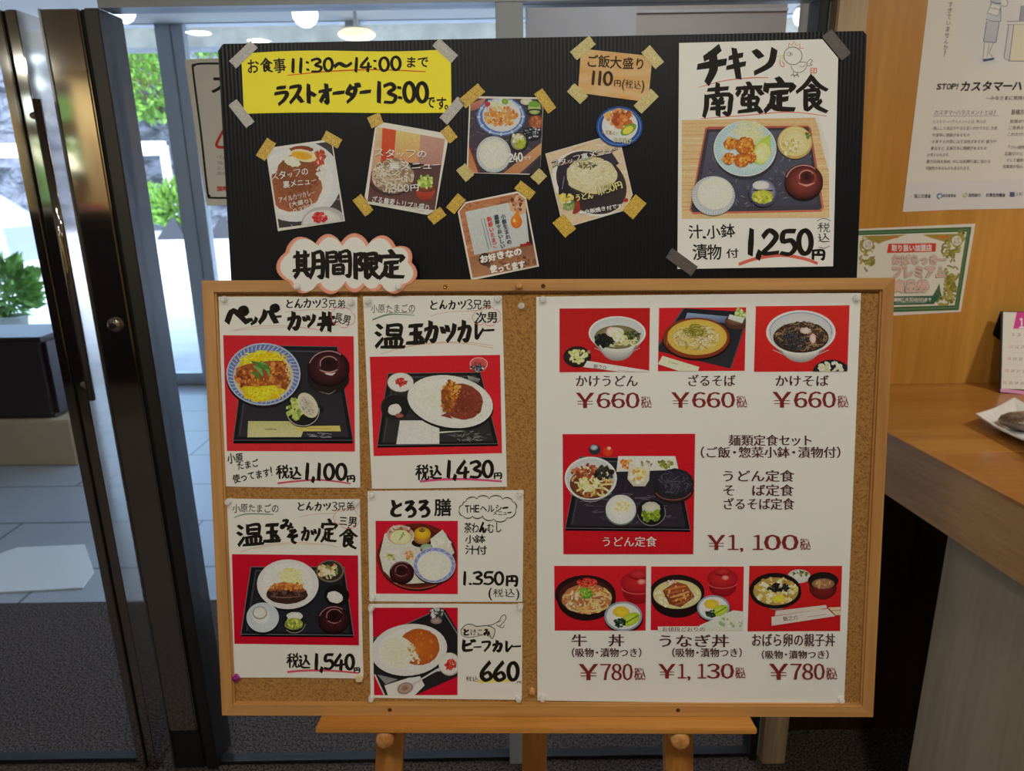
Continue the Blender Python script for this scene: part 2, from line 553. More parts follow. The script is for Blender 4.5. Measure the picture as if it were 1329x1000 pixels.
class Ink:
    """Flat coloured shapes printed or written on a plane, each a hair above the last.
    Coordinates are those of a crop of the picture surface: px = ox + x*s, py = oy + y*s."""
    def __init__(s, plane, h, crop=(0, 0, 1.0)):
        s.pl, s.h, s.h0 = plane, h, h
        s.ox, s.oy, s.s = crop
        s.mb = MB()
        s.mb.c = []
        s.clip = None
        s.r = random.Random(11)
        s.each = None

    def split(s, name, parent, m='ink', label=None):
        """from now on every line of writing or stroke becomes a part of its own"""
        s.each = (name, parent, m, label)
        return s

    def flush(s):
        if s.each and s.mb.f:
            s.mb.build(s.each[0], M[s.each[2]], s.each[1], label=s.each[3])
            s.mb = MB()
            s.mb.c = []

    def crop(s, c):
        s.ox, s.oy, s.s = c
        return s

    def up(s):
        s.h += STEP

    def _put(s, xy, faces, cols, up=True):
        if up: s.h += STEP
        xy = np.asarray(xy, float)
        P = s.pl.pts(s.ox + xy[:, 0] * s.s, s.oy + xy[:, 1] * s.s, s.h)
        # keep faces looking out of the sheet (picture y runs down, so flip)
        b = len(s.mb.v)
        s.mb.v += [tuple(p) for p in P.tolist()]
        for f in faces:
            f = list(f)
            ar = 0
            for i in range(len(f)):
                a, c = xy[f[i]], xy[f[(i + 1) % len(f)]]
                ar += a[0] * c[1] - c[0] * a[1]
            if ar > 0: f.reverse()
            s.mb.f.append(tuple(i + b for i in f))
            for i in f:
                cc = cols[i] if isinstance(cols, list) else cols
                s.mb.c.append((cc[0], cc[1], cc[2], 1.0))
        s.mb.mi += [0] * len(faces)
        s.mb.sm += [False] * len(faces)

    def _clip(s, xy, cols):
        """clip one polygon to the convex window s.clip"""
        pts = [(x, y) + tuple(c) for (x, y), c in zip(xy, cols)]
        q = s.clip
        for i in range(len(q)):
            ax, ay = q[i]
            bx, by = q[(i + 1) % len(q)]
            def side(p): return (bx - ax) * (p[1] - ay) - (by - ay) * (p[0] - ax)
            o = []
            for k in range(len(pts)):
                p, r = pts[k], pts[(k + 1) % len(pts)]
                sp, sr = side(p), side(r)
                if sp >= 0: o.append(p)
                if (sp >= 0) != (sr >= 0):
                    t = sp / (sp - sr)
                    o.append(tuple(p[j] + (r[j] - p[j]) * t for j in range(5)))
            pts = o
            if len(pts) < 3: return None, None
        return [(p[0], p[1]) for p in pts], [p[2:5] for p in pts]

    def window(s, q):
        """q: corners clockwise on the picture (y down)"""
        s.clip = q
        return s

    def raw(s, polys):
        """polys: list of (xy, colours) that share one level"""
        s.h += STEP
        for xy, cols in polys:
            if s.clip is not None:
                xy, cols = s._clip(xy, cols)
                if xy is None: continue
            s._put(xy, [tuple(range(len(xy)))], list(cols), up=False)

    def poly(s, xy, c, c2=None):
        """c2: colour at the last points (gradient top to bottom by y)"""
        c = ic(c)
        if c2 is None:
            cols = [c] * len(xy)
        else:
            c2 = ic(c2)
            ys = [p[1] for p in xy]
            lo, hi = min(ys), max(ys)
            cols = [mixc(c, c2, (p[1] - lo) / max(1e-6, hi - lo)) for p in xy]
        s.raw([(xy, cols)])

    def rect(s, x0, y0, x1, y1, c, c2=None):
        s.poly([(x0, y0), (x1, y0), (x1, y1), (x0, y1)], c, c2)

    def ell(s, cx, cy, rx, ry, c, c2=None, rot=0.0, n=36, a0=0.0, a1=2 * math.pi, wob=0.0, off=(0, 0)):
        """filled ellipse; c2 = colour at the rim (soft change from the centre, shifted by off)."""
        cr, sr = math.cos(rot), math.sin(rot)
        ps = []
        for i in range(n + (0 if a1 - a0 > 6.28 else 1)):
            a = a0 + (a1 - a0) * i / n
            k = 1 + (wob * (s.r.random() - 0.5) if wob else 0)
            x, y = rx * math.cos(a) * k, ry * math.sin(a) * k
            ps.append((cx + x * cr - y * sr, cy + x * sr + y * cr))
        if c2 is None:
            s.raw([(ps, [ic(c)] * len(ps))])
            return
        a, b = ic(c), ic(c2)
        c0 = (cx + off[0], cy + off[1])
        polys = []
        rings = [0.0, 0.45, 0.75, 1.0]
        def rp(p, t): return (c0[0] + (p[0] - c0[0]) * t, c0[1] + (p[1] - c0[1]) * t)
        for j in range(len(rings) - 1):
            t0, t1 = rings[j], rings[j + 1]
            k0, k1 = mixc(a, b, t0 ** 1.6), mixc(a, b, t1 ** 1.6)
            for i in range(len(ps)):
                p, q = ps[i], ps[(i + 1) % len(ps)]
                if t0 == 0:
                    polys.append(([c0, rp(p, t1), rp(q, t1)], [k0, k1, k1]))
                else:
                    polys.append(([rp(p, t0), rp(p, t1), rp(q, t1), rp(q, t0)], [k0, k1, k1, k0]))
        s.raw(polys)

    def ring(s, cx, cy, rx, ry, wd, c, rot=0.0, n=40, a0=0.0, a1=2 * math.pi):
        s.stroke([(cx + rx * math.cos(a) * math.cos(rot) - ry * math.sin(a) * math.sin(rot),
                   cy + rx * math.cos(a) * math.sin(rot) + ry * math.sin(a) * math.cos(rot))
                  for a in [a0 + (a1 - a0) * i / n for i in range(n + 1)]], wd, c, raw=True)

    def stroke(s, *a, **kw):
        s._stroke(*a, **kw)
        s.flush()

    def text(s, *a, **kw):
        s._text(*a, **kw)
        s.flush()

    def cloud(s, *a, **kw):
        e, s.each = s.each, None
        s._cloud(*a, **kw)
        s.each = e
        s.flush()

    def _stroke(s, pts, wd, c, taper=None, raw=False, per=5, cap=0.0, c2=None):
        """ribbon along pts; wd = width, taper=(start, mid, end) factors"""
        p = [np.array(q, float) for q in pts] if raw else smooth_path(pts, per)
        n = len(p)
        k1 = ic(c)
        k2 = ic(c2) if c2 else k1
        Ls, Rs, K = [], [], []
        for i in range(n):
            d = p[min(i + 1, n - 1)] - p[max(i - 1, 0)]
            d = d / (np.linalg.norm(d) + 1e-9)
            nm = np.array([-d[1], d[0]])
            t = i / (n - 1)
            f = 1.0
            if taper:
                f = taper[0] + (taper[1] - taper[0]) * min(1, t * 2) if t < 0.5 else taper[1] + (taper[2] - taper[1]) * (t - 0.5) * 2
            h = wd * f / 2
            q = p[i]
            if cap and i == 0: q = q - d * h * cap
            if cap and i == n - 1: q = q + d * h * cap
            Ls.append(tuple(q + nm * h))
            Rs.append(tuple(q - nm * h))
            K.append(mixc(k1, k2, t))
        s.raw([([Ls[i], Ls[i + 1], Rs[i + 1], Rs[i]], [K[i], K[i + 1], K[i + 1], K[i]]) for i in range(n - 1)])

    # ---- textures made of many small marks
    def blobs(s, cx, cy, rx, ry, n, size, cols, rot=0.0, asp=0.7, inner=0.0, sides=7):
        cr, sr = math.cos(rot), math.sin(rot)
        for _ in range(n):
            a = s.r.uniform(0, 6.283)
            q = math.sqrt(s.r.uniform(inner, 1))
            x, y = rx * q * math.cos(a), ry * q * math.sin(a)
            X, Y = cx + x * cr - y * sr, cy + x * sr + y * cr
            r = size * s.r.uniform(0.6, 1.25)
            s.ell(X, Y, r, r * s.r.uniform(asp * 0.7, asp * 1.3), s.r.choice(cols), rot=s.r.uniform(0, 3.1), n=sides, wob=0.5)

    def strands(s, cx, cy, rx, ry, n, ln, wd, cols, rot=0.0, curl=1.0, flat=0.7):
        cr, sr = math.cos(rot), math.sin(rot)
        for _ in range(n):
            a = s.r.uniform(0, 6.283)
            q = math.sqrt(s.r.random()) * 0.92
            x, y = rx * q * math.cos(a), ry * q * math.sin(a)
            t = s.r.uniform(0, 6.283)
            pts = []
            for k in range(4):
                e = (x / rx) ** 2 + (y / ry) ** 2
                if e > 1:
                    x, y = x / math.sqrt(e), y / math.sqrt(e)
                pts.append((cx + x * cr - y * sr, cy + x * sr + y * cr))
                x += math.cos(t) * ln / 3
                y += math.sin(t) * ln / 3 * flat
                t += s.r.uniform(-1, 1) * curl
            s.stroke(pts, wd * s.r.uniform(0.8, 1.2), s.r.choice(cols), per=3)

    # ---- things that food photographs show
    def rice(s, cx, cy, rx, ry, n=70, rot=0.0, k=1.0, tone=((232, 226, 200), (214, 206, 176), (242, 238, 220))):
        s.ell(cx, cy, rx, ry, tone[0], tone[1], rot=rot, wob=0.05)
        s.blobs(cx, cy, rx * 0.93, ry * 0.93, n, min(rx, ry) * 0.075 * k, tone, rot=rot, asp=0.5, sides=6)

    def bowl_top(s, cx, cy, rx, ry, rim, inner, w=0.12, dark=None, rot=0.0, depth=0.0, body=None):
        """bowl or plate seen from above; depth draws the outside wall below it."""
        if depth:
            bc = body or rim
            lo = tuple(q * 0.6 for q in bc)
            polys = []
            for i in range(24):
                a, b = math.pi * i / 24, math.pi * (i + 1) / 24
                def pt(t, f):
                    return (cx + rx * math.cos(t) * (1 - 0.45 * f), cy + ry * math.sin(t) * (1 - 0.3 * f) + depth * f)
                for f0, f1 in ((0, .5), (.5, 1)):
                    ka, kb = mixc(ic(bc), ic(lo), f0), mixc(ic(bc), ic(lo), f1)
                    polys.append(([pt(a, f0), pt(b, f0), pt(b, f1), pt(a, f1)], [ka, ka, kb, kb]))
            s.raw(polys)
        s.ell(cx, cy, rx, ry, rim, rot=rot, n=44)
        s.ell(cx, cy + ry * 0.02, rx * (1 - w), ry * (1 - w), inner, dark or inner, rot=rot, n=40)

    def lid_bowl(s, cx, cy, r, c=(74, 30, 28), hi=(150, 96, 84), ry=None, knob=0.42, kdx=0.0, kdy=-0.12):
        ry = ry or r * 0.9
        dk = tuple(q * 0.45 for q in c)
        s.ell(cx, cy + ry * 0.12, r, ry, tuple(q * 0.3 for q in c))
        s.ell(cx, cy, r, ry, c, dk)
        s.ring(cx, cy, r * 0.93, ry * 0.93, r * 0.05, hi, a0=3.4, a1=5.4)
        kx, ky = cx + r * kdx, cy + ry * kdy
        s.ell(kx, ky + ry * .06, r * (knob + .14), ry * (knob + .14), tuple(q * 0.75 for q in c), c)
        s.stroke([(kx - r * .45, ky + ry * .35), (kx, ky + ry * .5), (kx + r * .42, ky + ry * .33)], r * 0.1, hi, (0.3, 1, 0.3))
        s.ell(kx, ky, r * knob, ry * knob, tuple(q * 0.9 for q in c), dk)
        s.ell(kx, ky - ry * .02, r * knob * .72, ry * knob * .7, tuple(q * 0.35 for q in c), tuple(q * 0.6 for q in c))
        s.ring(kx, ky, r * knob, ry * knob, r * 0.045, hi, a0=2.8, a1=5.8)

    def tray(s, q, c=(34, 32, 36), rim=(70, 68, 74), k=0.045, glare=(64, 64, 74)):
        cx, cy = sum(p[0] for p in q) / 4, sum(p[1] for p in q) / 4
        dy = (q[2][1] - q[0][1]) * 0.035
        s.poly([(p[0], p[1] + dy) for p in q], tuple(t * 0.35 for t in c))
        s.poly(q, tuple(t * 0.7 for t in c))
        qi = [(p[0] + (cx - p[0]) * k * 1.6, p[1] + (cy - p[1]) * k * 1.6) for p in q]
        s.poly(qi, c, tuple(min(255, t * 1.25) for t in c))
        for i in range(4):
            s.stroke([q[i], q[(i + 1) % 4]], abs(q[1][0] - q[0][0]) * 0.008, rim)
        qj = [(p[0] + (cx - p[0]) * k * 2.4, p[1] + (cy - p[1]) * k * 2.4) for p in q]
        s.stroke([qj[0], qj[1]], abs(q[1][0] - q[0][0]) * 0.012, glare)
        s.stroke([qj[3], qj[0]], abs(q[1][0] - q[0][0]) * 0.010, glare)
        s.blobs(cx, cy, abs(q[1][0] - q[0][0]) * 0.42, abs(q[2][1] - q[1][1]) * 0.4, 26, abs(q[1][0] - q[0][0]) * 0.02,
                [tuple(min(255, t * 1.3 + 4) for t in c), tuple(t * 0.8 for t in c)], asp=0.3)

    # ---- writing
    def _glyph(s, ch, off, f, c, smear):
        v, faces = glyph(ch, off)
        if not len(v): return
        pts = [f(x, y) for x, y in v.tolist()]
        for (dx, dy) in smear:
            d0, d1 = f(0, 0), f(dx, dy)
            q = [(p[0] + d1[0] - d0[0], p[1] + d1[1] - d0[1]) for p in pts]
            s._put(q, faces, c)

    def _text(s, t, x, y, wd, ht, c, style='brush', rot=0.0, vert=False, jit=None, shear=0.0, bold=None, skip=None):
        """t written in the box (x, y, wd, ht); rot turns it about (x, y); vert stacks the characters."""
        R = random.Random(len(t) * 131 + int(x * 7 + y * 13))
        k = ic(c)
        off, smear, J, sw = {'brush': (0.030, [(-.022, -.014), (0, 0), (.022, .014)], 1.0, 0.26),
                             'marker': (0.022, [(-.01, -.006), (.01, .006)], 0.8, 0.15),
                             'pen': (0.012, [(0, 0)], 0.6, 0.085),
                             'mincho': (-0.010, [(-.034, 0), (-.012, 0), (.012, 0), (.034, 0)], 0.0, 0.1),
                             'mincho_light': (0.0, [(-.022, 0), (0, 0), (.022, 0)], 0.0, 0.1),
                             'plain': (0.0, [(-.006, 0), (.006, 0)], 0.0, 0.1),
                             'bold': (0.034, [(-.01, 0), (.01, 0)], 0.0, 0.1)}[style]
        if style in ('brush', 'marker', 'pen', 'bold'):
            # heavy lettering: several copies of a lightly fattened outline around a small slanted nib
            b_ = off if bold is None else bold
            off = 0.0
            if b_ > 0.004:
                r_ = b_
                sk = 0.35 if style == 'brush' else 0.0
                smear = [(0, 0)] + [(r_ * (math.cos(a) + sk * math.sin(a)), r_ * math.sin(a)) for a in [j * math.pi / 4 + .2 for j in range(8)]]
        elif bold is not None:
            off = bold
        if jit is not None: J = jit
        hand = style in ('brush', 'marker', 'pen')
        cr, sr = math.cos(rot), math.sin(rot)
        tot = float(len(t)) if vert else sum(adv(ch) for ch in t)
        pos = 0.0
        for ch in t:
            wide = ch.isdigit() and not hand
            if wide: glc = chr(ord(ch) + 0xFEE0)
            else: glc = ch
            a = 1.0 if vert else adv(ch)
            if vert:
                bx, by, bw, bh = 0, ht * pos / tot, wd, ht / tot
            else:
                bx, by, bw, bh = wd * pos / tot, 0, wd * a / tot, ht
            pos += a
            if ch in ' 　': continue
            jr = R.uniform(-.07, .07) * J
            js = 1 + R.uniform(-.07, .07) * J
            jx, jy = R.uniform(-.03, .03) * J * bw, R.uniform(-.05, .05) * J * bh
            cj, sj = math.cos(jr), math.sin(jr)
            def place(u, v):
                """u, v in the cell 0..1, y down"""
                X = (u - 0.5) * bw * js + (0.5 - v) * shear * bh
                Y = (v - 0.5) * bh * js
                X, Y = X * cj - Y * sj, X * sj + Y * cj
                X += bx + bw / 2 + jx
                Y += by + bh / 2 + jy
                return (x + X * cr - Y * sr, y + X * sr + Y * cr)
            if hand and ch in HAND and not (vert and ch == 'ー'):
                for st in HAND[ch]:
                    kf = 1.0 if ch in '0123456789,.:～!ー' else 0.88
                    path = [np.array(place(.5 + (q_[0] - .5) * kf, .5 + (q_[1] - .5) * kf)) for q_ in smooth_path(st, 4)]
                    ns = len(HAND[ch])
                    wb = sw * min(bh, (bw / a if not vert else bw)) * (1 if ns <= 3 or ch in 'ビダ' else 0.8 if ns <= 5 else 0.6 if ns <= 8 else 0.5) * (0.76 if ch in '0123456789:,.' else 1)
                    tp = (1.0, 1.05, 0.8) if len(st) < 10 else (1, 1, 1)
                    if len(st) == 2: tp = (0.85, 1.1, 0.95)
                    s.clip, sv = None, s.clip
                    s.stroke_lin(path, wb, k, tp)
                    s.clip = sv
            elif ord(ch) >= 0x2000 and ch != '￥':
                if vert and ch == 'ー':
                    f = lambda gx, gy: place(1 - (0.88 - gy), gx)
                else:
                    f = lambda gx, gy: place(gx if a >= 1 else (gx - 0.5 * (1 - a)) / a, 0.88 - gy)
                s._glyph(ch, off, f, k, smear)
            else:
                v, _ = glyph(glc, off)
                if not len(v): continue
                x0, x1 = v[:, 0].min(), v[:, 0].max()
                pad = 0.07
                if x1 - x0 < 0.28:                  # narrow marks keep their own width
                    pad = max(pad, 0.5 - 0.5 * (x1 - x0) / 0.73 * 0.96 * bh / max(bw, 1e-6) * (1.0 if ch != '1' else 1.25))
                f = lambda gx, gy: place(pad + (gx - x0) / (x1 - x0) * (1 - 2 * pad), 0.98 - gy / 0.73 * 0.96)
                s._glyph(glc, off, f, k, smear)

    def stroke_lin(s, p, wd, k, tp):
        n = len(p)
        Ls, Rs = [], []
        for i in range(n):
            d = p[min(i + 1, n - 1)] - p[max(i - 1, 0)]
            d = d / (np.linalg.norm(d) + 1e-9)
            t = i / (n - 1)
            f = tp[0] + (tp[1] - tp[0]) * min(1, t * 2) if t < 0.5 else tp[1] + (tp[2] - tp[1]) * (t - 0.5) * 2
            # a slanted brush: strokes running down-right are fatter than those running up-right
            f *= 0.86 + 0.3 * abs(d[1] * 0.8 + d[0] * 0.25)
            h = wd * f / 2
            nm = np.array([-d[1], d[0]])
            q = p[i]
            if i == 0: q = q - d * h * 0.7
            if i == n - 1: q = q + d * h * 0.5
            sk = 0.35 if i in (0, n - 1) else 0
            Ls.append(tuple(q + nm * h - d * h * sk))
            Rs.append(tuple(q - nm * h + d * h * sk))
        s.raw([([Ls[i], Ls[i + 1], Rs[i + 1], Rs[i]], [k] * 4) for i in range(n - 1)])

    def _cloud(s, pts, wd, c, bulge=0.5):
        """scalloped outline through pts"""
        cx, cy = sum(p[0] for p in pts) / len(pts), sum(p[1] for p in pts) / len(pts)
        for i in range(len(pts)):
            a, b = np.array(pts[i], float), np.array(pts[(i + 1) % len(pts)], float)
            m = (a + b) / 2
            nm = np.array([b[1] - a[1], a[0] - b[0]])
            if nm @ (m - np.array([cx, cy])) < 0: nm = -nm
            s.stroke([a, a * .85 + b * .15 + nm * bulge * .7, m + nm * bulge, a * .15 + b * .85 + nm * bulge * .7, b], wd, c, (0.5, 1.2, 0.5))

    def done(s, name, parent, m='ink', label=None):
        if s.each:
            s.flush()
            return None
        o = s.mb.build(name, M[m], parent, label=label)
        return o

# ================================================================== the setting
YP = 1.655          # glass partition
YW = 1.765          # timber wall behind the counter
CEIL = 2.6
FAC = 5.8           # outer glass front
I4 = Matrix.Identity(4)


def struct(name, lo, hi, m, ch=0.0, kind='structure'):
    return MB().box(lo, hi, ch=ch).build(name, m, kind=kind)


def tile_mat():
    m = mat('granite_tile', (170, 176, 184), 0.3, noise=((148, 156, 166), (160, 160, 160), 4, 0.35, 0.65))
    n, l = m.node_tree.nodes, m.node_tree.links
    b = n['Principled BSDF']
    src = b.inputs['Base Color'].links[0].from_socket
    tc = n.new('ShaderNodeTexCoord')
    br = n.new('ShaderNodeTexBrick')
    br.inputs['Scale'].default_value = 1.0
    br.inputs['Brick Width'].default_value = 0.9
    br.inputs['Row Height'].default_value = 0.45
    br.inputs['Mortar Size'].default_value = 0.006
    br.inputs['Mortar'].default_value = (*L3((84, 90, 96)), 1)
    l.new(tc.outputs['Object'], br.inputs[0])
    l.new(src, br.inputs['Color1'])
    l.new(src, br.inputs['Color2'])
    l.new(br.outputs[0], b.inputs['Base Color'])
    return m


M['tile'] = tile_mat()
M['carpet'] = mat('carpet', (124, 112, 108), 0.95, spec=0.03, noise=((40, 36, 36), (170, 170, 170), 2, 0.40, 0.62), bump=((320, 320, 320), 0.8, 0.004))
M['plaster'] = mat('plaster', (226, 222, 214), 0.8)
M['wall_warm'] = mat('warm_wall', (226, 196, 142), 0.7)
M['vest_wall'] = mat('grey_wall', (190, 188, 188), 0.7, noise=((182, 180, 180), (3, 3, 3), 2, 0.4, 0.6))
M['vest_brown'] = mat('brown_grey_wall', (176, 166, 158), 0.7)
M['ground'] = mat('pale_paving', (206, 208, 208), 0.8, noise=((186, 190, 192), (2, 2, 2), 5, 0.35, 0.65))
M['concrete'] = mat('concrete', (170, 172, 172), 0.8, noise=((140, 142, 144), (5, 5, 5), 5, 0.35, 0.65))
M['white_paint'] = mat('white_paint', (238, 238, 236), 0.5)

fl = struct('floor', (-5.5, -3.6, -0.1), (4.2, 2.52, 0.0), M['carpet'])
struct('floor_vestibule', (-5.5, 2.52, -0.1), (4.2, FAC - 0.06, 0.0), M['tile'])
struct('ground_back', (-40, -30, -0.12), (30, -3.7, -0.02), M['ground'])
struct('ground', (-40, FAC - 0.06, -0.1), (30, 60, -0.01), M['ground'])
struct('ceiling', (-5.5, -3.6, CEIL), (4.2, YP, CEIL + 0.1), M['plaster'])
struct('ceiling_vestibule', (-5.5, YP, 2.75), (4.2, FAC + 0.1, 2.85), M['plaster'])
struct('wall_left', (-5.6, -3.6, 0), (-5.5, YP, CEIL), M['wall_warm'])
struct('wall_vestibule_left', (-5.6, YP, 0), (-5.5, FAC, 2.75), M['plaster'])
struct('wall_right', (4.2, -3.6, 0), (4.3, FAC, 2.75), M['wall_warm'])
VY = 2 * YP + 3.6           # the back wall as the partition mirrors it
wl_, wr_ = float(hit(62, 140, 1, VY)[0]), float(hit(97, 140, 1, VY)[0])
wz1, wz0 = float(hit(80, 104, 1, VY)[2]), float(hit(84, 268, 1, VY)[2])
bw = MB()
bw.box((-5.5, -3.7, 0), (wl_ - .3, -3.6, CEIL)).box((wr_, -3.7, 0), (4.2, -3.6, CEIL)).box((wl_ - .3, -3.7, 0), (wr_, -3.6, wz0)).box((wl_ - .3, -3.7, wz1), (wr_, -3.6, CEIL))
bw.build('wall_back', M['wall_warm'], kind='structure')
wn = empty('window_1', ((wl_ + wr_) / 2, -3.65, wz0))
wn['kind'] = 'structure'
a_, b_ = wl_ - .3, wr_
f_ = MB()
zf = lambda py: float(hit(82, py, 1, VY)[2])
for q in (((a_, -3.68, wz0), (a_ + .05, -3.6, wz1)), ((b_ - .03, -3.68, wz0), (b_, -3.6, wz1)), ((a_ + .05, -3.68, zf(124)), (b_ - .03, -3.6, wz1)), ((a_ + .05, -3.68, zf(178)), (b_ - .03, -3.6, zf(156))), ((a_ + .05, -3.68, wz0), (b_ - .03, -3.6, wz0 + .04))):
    f_.box(*q)
f_.build('window_frame', M['panel_dark'], wn)
MB().box((a_ + .05, -3.645, wz0 + .04), (b_ - .03, -3.64, zf(124))).build('window_pane', M['glass'], wn)

# timber wall to the right: honey veneer above the counter, below it deep shade is put into a darker wood colour
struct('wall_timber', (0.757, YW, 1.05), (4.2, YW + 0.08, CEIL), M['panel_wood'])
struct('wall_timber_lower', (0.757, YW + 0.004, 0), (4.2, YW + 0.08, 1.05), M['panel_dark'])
struct('trim_1', (0.692, YP - 0.015, 0), (0.757, YW + 0.09, CEIL), M['post_wood'], 0.003)

# ---- partition: header, posts, rail, glass
struct('wall_header', (-5.5, YP, hit(400, 2, 1, YP)[2] + 0.035), (0.692, YP + 0.1, 2.75), M['steel_brushed'])
ztop = float(hit(400, 6, 1, YP)[2])


def xs(px, py, y=YP):
    return float(hit(px, py, 1, y)[0])


def frame_thing(name, label, cat, boxes):
    t = empty(name, (boxes[0][1][0], YP, 0))
    tag(t, label, cat)
    t['kind'] = 'structure'
    for nm, lo, hi, mt, ch in boxes:
        MB().box(lo, hi, ch=ch).build(nm, mt, t)
    return t


# left door leaf: glass with a steel stile at its right and a long pull bar
xA0, xA1 = xs(121, 700), xs(149, 700)
dl = empty('door_1', (xA0, YP, 0))
tag(dl, 'glass door leaf with slim steel stile and long pull bar at far left', 'door', kind='structure')
MB().box((xA0, YP, 0.0), (xA0 + (xA1 - xA0) * .42, YP + .09, ztop), ch=.002).build('stile', M['steel'], dl)
MB().box((xA0 + (xA1 - xA0) * .42, YP + .012, 0.0), (xA0 + (xA1 - xA0) * .56, YP + .08, ztop)).build('gasket', M['gasket'], dl)
MB().box((xA0 + (xA1 - xA0) * .56, YP, 0.0), (xA1, YP + .09, ztop), ch=.002).build('stile', M['steel'], dl)
MB().box((-2.05, YP + .035, 0.015), (xA0, YP + .045, ztop)).build('pane', M['glass'], dl)
MB().box((-2.05, YP + .03, 0.0), (xA0, YP + .06, 0.015)).build('bottom_rail', M['gasket'], dl)
MB().box((-2.11, YP, 0.0), (-2.05, YP + .09, ztop), ch=.002).build('stile', M['steel'], dl)
hb = MB()
ph0, ph1 = hit(52, 148, 1, YP - .03), hit(116, 503, 1, YP - .03)
xh = float((ph0[0] + ph1[0]) / 2)
hb.tube([(xh, YP - .03, ph1[2] - .03), (xh, YP - .03, ph0[2] + .03)], 0.009, 14)
hb.build('pull_bar', M['steel'], dl)
for z in (ph0[2], ph1[2]):
    MB().tube([(xh, YP - .03, z), (xA1 - .008, YP + .006, z)], 0.008, 12).build('bracket', M['steel_brushed'], dl)

# middle leaf edge: wide mirror-polished stile with a round lock
xB0, xB1 = xs(175, 700), xs(215, 700)
dm = empty('door_2', (xB0, YP, 0))
tag(dm, 'wide mirror polished steel door stile with round lock', 'door', kind='structure')
zb = float(hit(219, 949, 1, YP)[2])
MB().box((xB0, YP, zb), (xB1, YP + .05, ztop), ch=.0035).build('stile', M['steel'], dm)
MB().box((xB0, YP + .006, 0.0), (xB1, YP + .05, zb)).build('bottom_shoe', M['gasket'], dm)
MB().box((xB0 - .004, YP - .002, 0.0), (xB0 + .001, YP + .05, ztop)).build('edge_strip', M['steel_brushed'], dm)
lk = hit(150, 421, 1, YP)
RX = Matrix.Translation(Vector((lk[0], YP, lk[2]))) @ Matrix.Rotation(math.radians(90), 4, 'X')
lo_ = MB().lathe([(.017, 0), (.017, .006), (.0145, .010), (0.0, .010)], RX, 24).build('lock', M['steel'], dm)
MB().lathe([(.007, .0095), (.007, .014), (0, .014)], RX, 16).build('cylinder', M['gasket'], lo_)

# jamb between door and fixed pane, with a deep polished return
xC0 = xB1
xC1 = xs(189, 400)
frame_thing('trim_2', 'narrow steel jamb between the door and the fixed pane', 'post',
            [('jamb', (xC0 + .012, YP - .002, 0), (xC1, YP + .10, ztop), M['steel_dull'], .002),
             ('gasket', (xC0, YP + .012, 0), (xC0 + .012, YP + .08, ztop), M['gasket'], 0)])
xD0, xD1 = xs(643, 25), xs(679, 25)
frame_thing('trim_3', 'pale grey steel post between the two fixed panes', 'post',
            [('post', (xD0, YP, 0.0), (xD1, YP + .06, ztop), M['frame_grey'], .002)])
xE0, xE1 = xs(1063, 20), xs(1076, 20)
frame_thing('trim_4', 'thin dark steel post at the right end of the panes', 'post',
            [('post', (xE0, YP, 0.0), (xE1, YP + .06, ztop), M['gasket'], .001),
             ('edge', (xE1, YP + .02, 0.0), (0.692, YP + .06, ztop), M['frame_grey'], 0)])
struct('trim_5', (xC1, YP, ztop), (0.692, YP + .06, ztop + .03), M['frame_grey'])
struct('trim_6', (xC1, YP + .015, 0.0), (xE0, YP + .045, .012), M['gasket'])
struct('window_6', (-5.5, YP + .035, 0.012), (-2.115, YP + .045, ztop), M['glass'])
struct('window_2', (xC1, YP + .025, .012), (xD0, YP + .033, ztop), M['glass'])
struct('window_3', (xD1, YP + .025, .012), (xE0, YP + .033, ztop), M['glass'])

# vestibule walls seen through the right pane
y1 = 3.2
xa, xb, xc = xs(684, 20, y1), xs(826, 20, y1), xs(1026, 20, y1)
struct('wall_vestibule_grey', (xa, y1, 0), (xb, y1 + .3, 2.75), M['vest_wall'])
struct('wall_vestibule_brown', (xb, y1 + .04, 0), (xc, y1 + .3, 2.75), M['vest_brown'])
struct('trim_8', (xb, y1 + .03, float(hit(900, 13.5, 1, y1)[2])), (xc, y1 + .04, float(hit(900, 10, 1, y1)[2])), M['vest_wall'])

# outer glass front
fz0 = float(hit(180, 34, 1, FAC)[2])
struct('wall_front_header', (-6.5, FAC - .05, fz0), (4.2, FAC + .05, 2.76), M['frame_grey'])
xF = [xs(207, 60, FAC), xs(242, 60, FAC)]
pf = empty('door_3', (xF[0], FAC, 0))
tag(pf, 'pale blue grey frame of the outer glass doors', 'door', kind='structure')
MB().box((xF[0], FAC - .05, 0), (xF[0] + (xF[1] - xF[0]) * .55, FAC + .05, fz0), ch=.004).build('stile', M['frame_grey'], pf)
MB().box((xF[0] + (xF[1] - xF[0]) * .58, FAC - .04, 0), (xF[1], FAC + .05, fz0), ch=.004).build('stile', M['frame_grey'], pf)
MB().box((xF[1], FAC - .005, .1), (xF[1] + 1.15, FAC + .005, fz0)).build('pane', M['glass'], pf)
MB().box((xF[0] - 2.25, FAC - .005, .1), (xF[0], FAC + .005, fz0)).build('pane', M['glass'], pf)
MB().box((xF[0] - 2.3, FAC - .04, 0), (xF[1] + 1.2, FAC + .04, .1)).build('bottom_rail', M['steel_brushed'], pf)
MB().box((xF[0] - 2.4, FAC - .05, 0), (xF[0] - 2.25, FAC + .05, fz0)).build('stile', M['frame_grey'], pf)
xg = xF[1] + 1.2
struct('trim_9', (xg, FAC - .05, 0), (xg + .1, FAC + .05, fz0), M['frame_grey'])
struct('window_4', (xg + .1, FAC - .005, 0.0), (0.9, FAC + .005, fz0), M['glass'])
struct('window_5', (-6.5, FAC - .005, 0.0), (xF[0] - 2.4, FAC + .005, fz0), M['glass'])
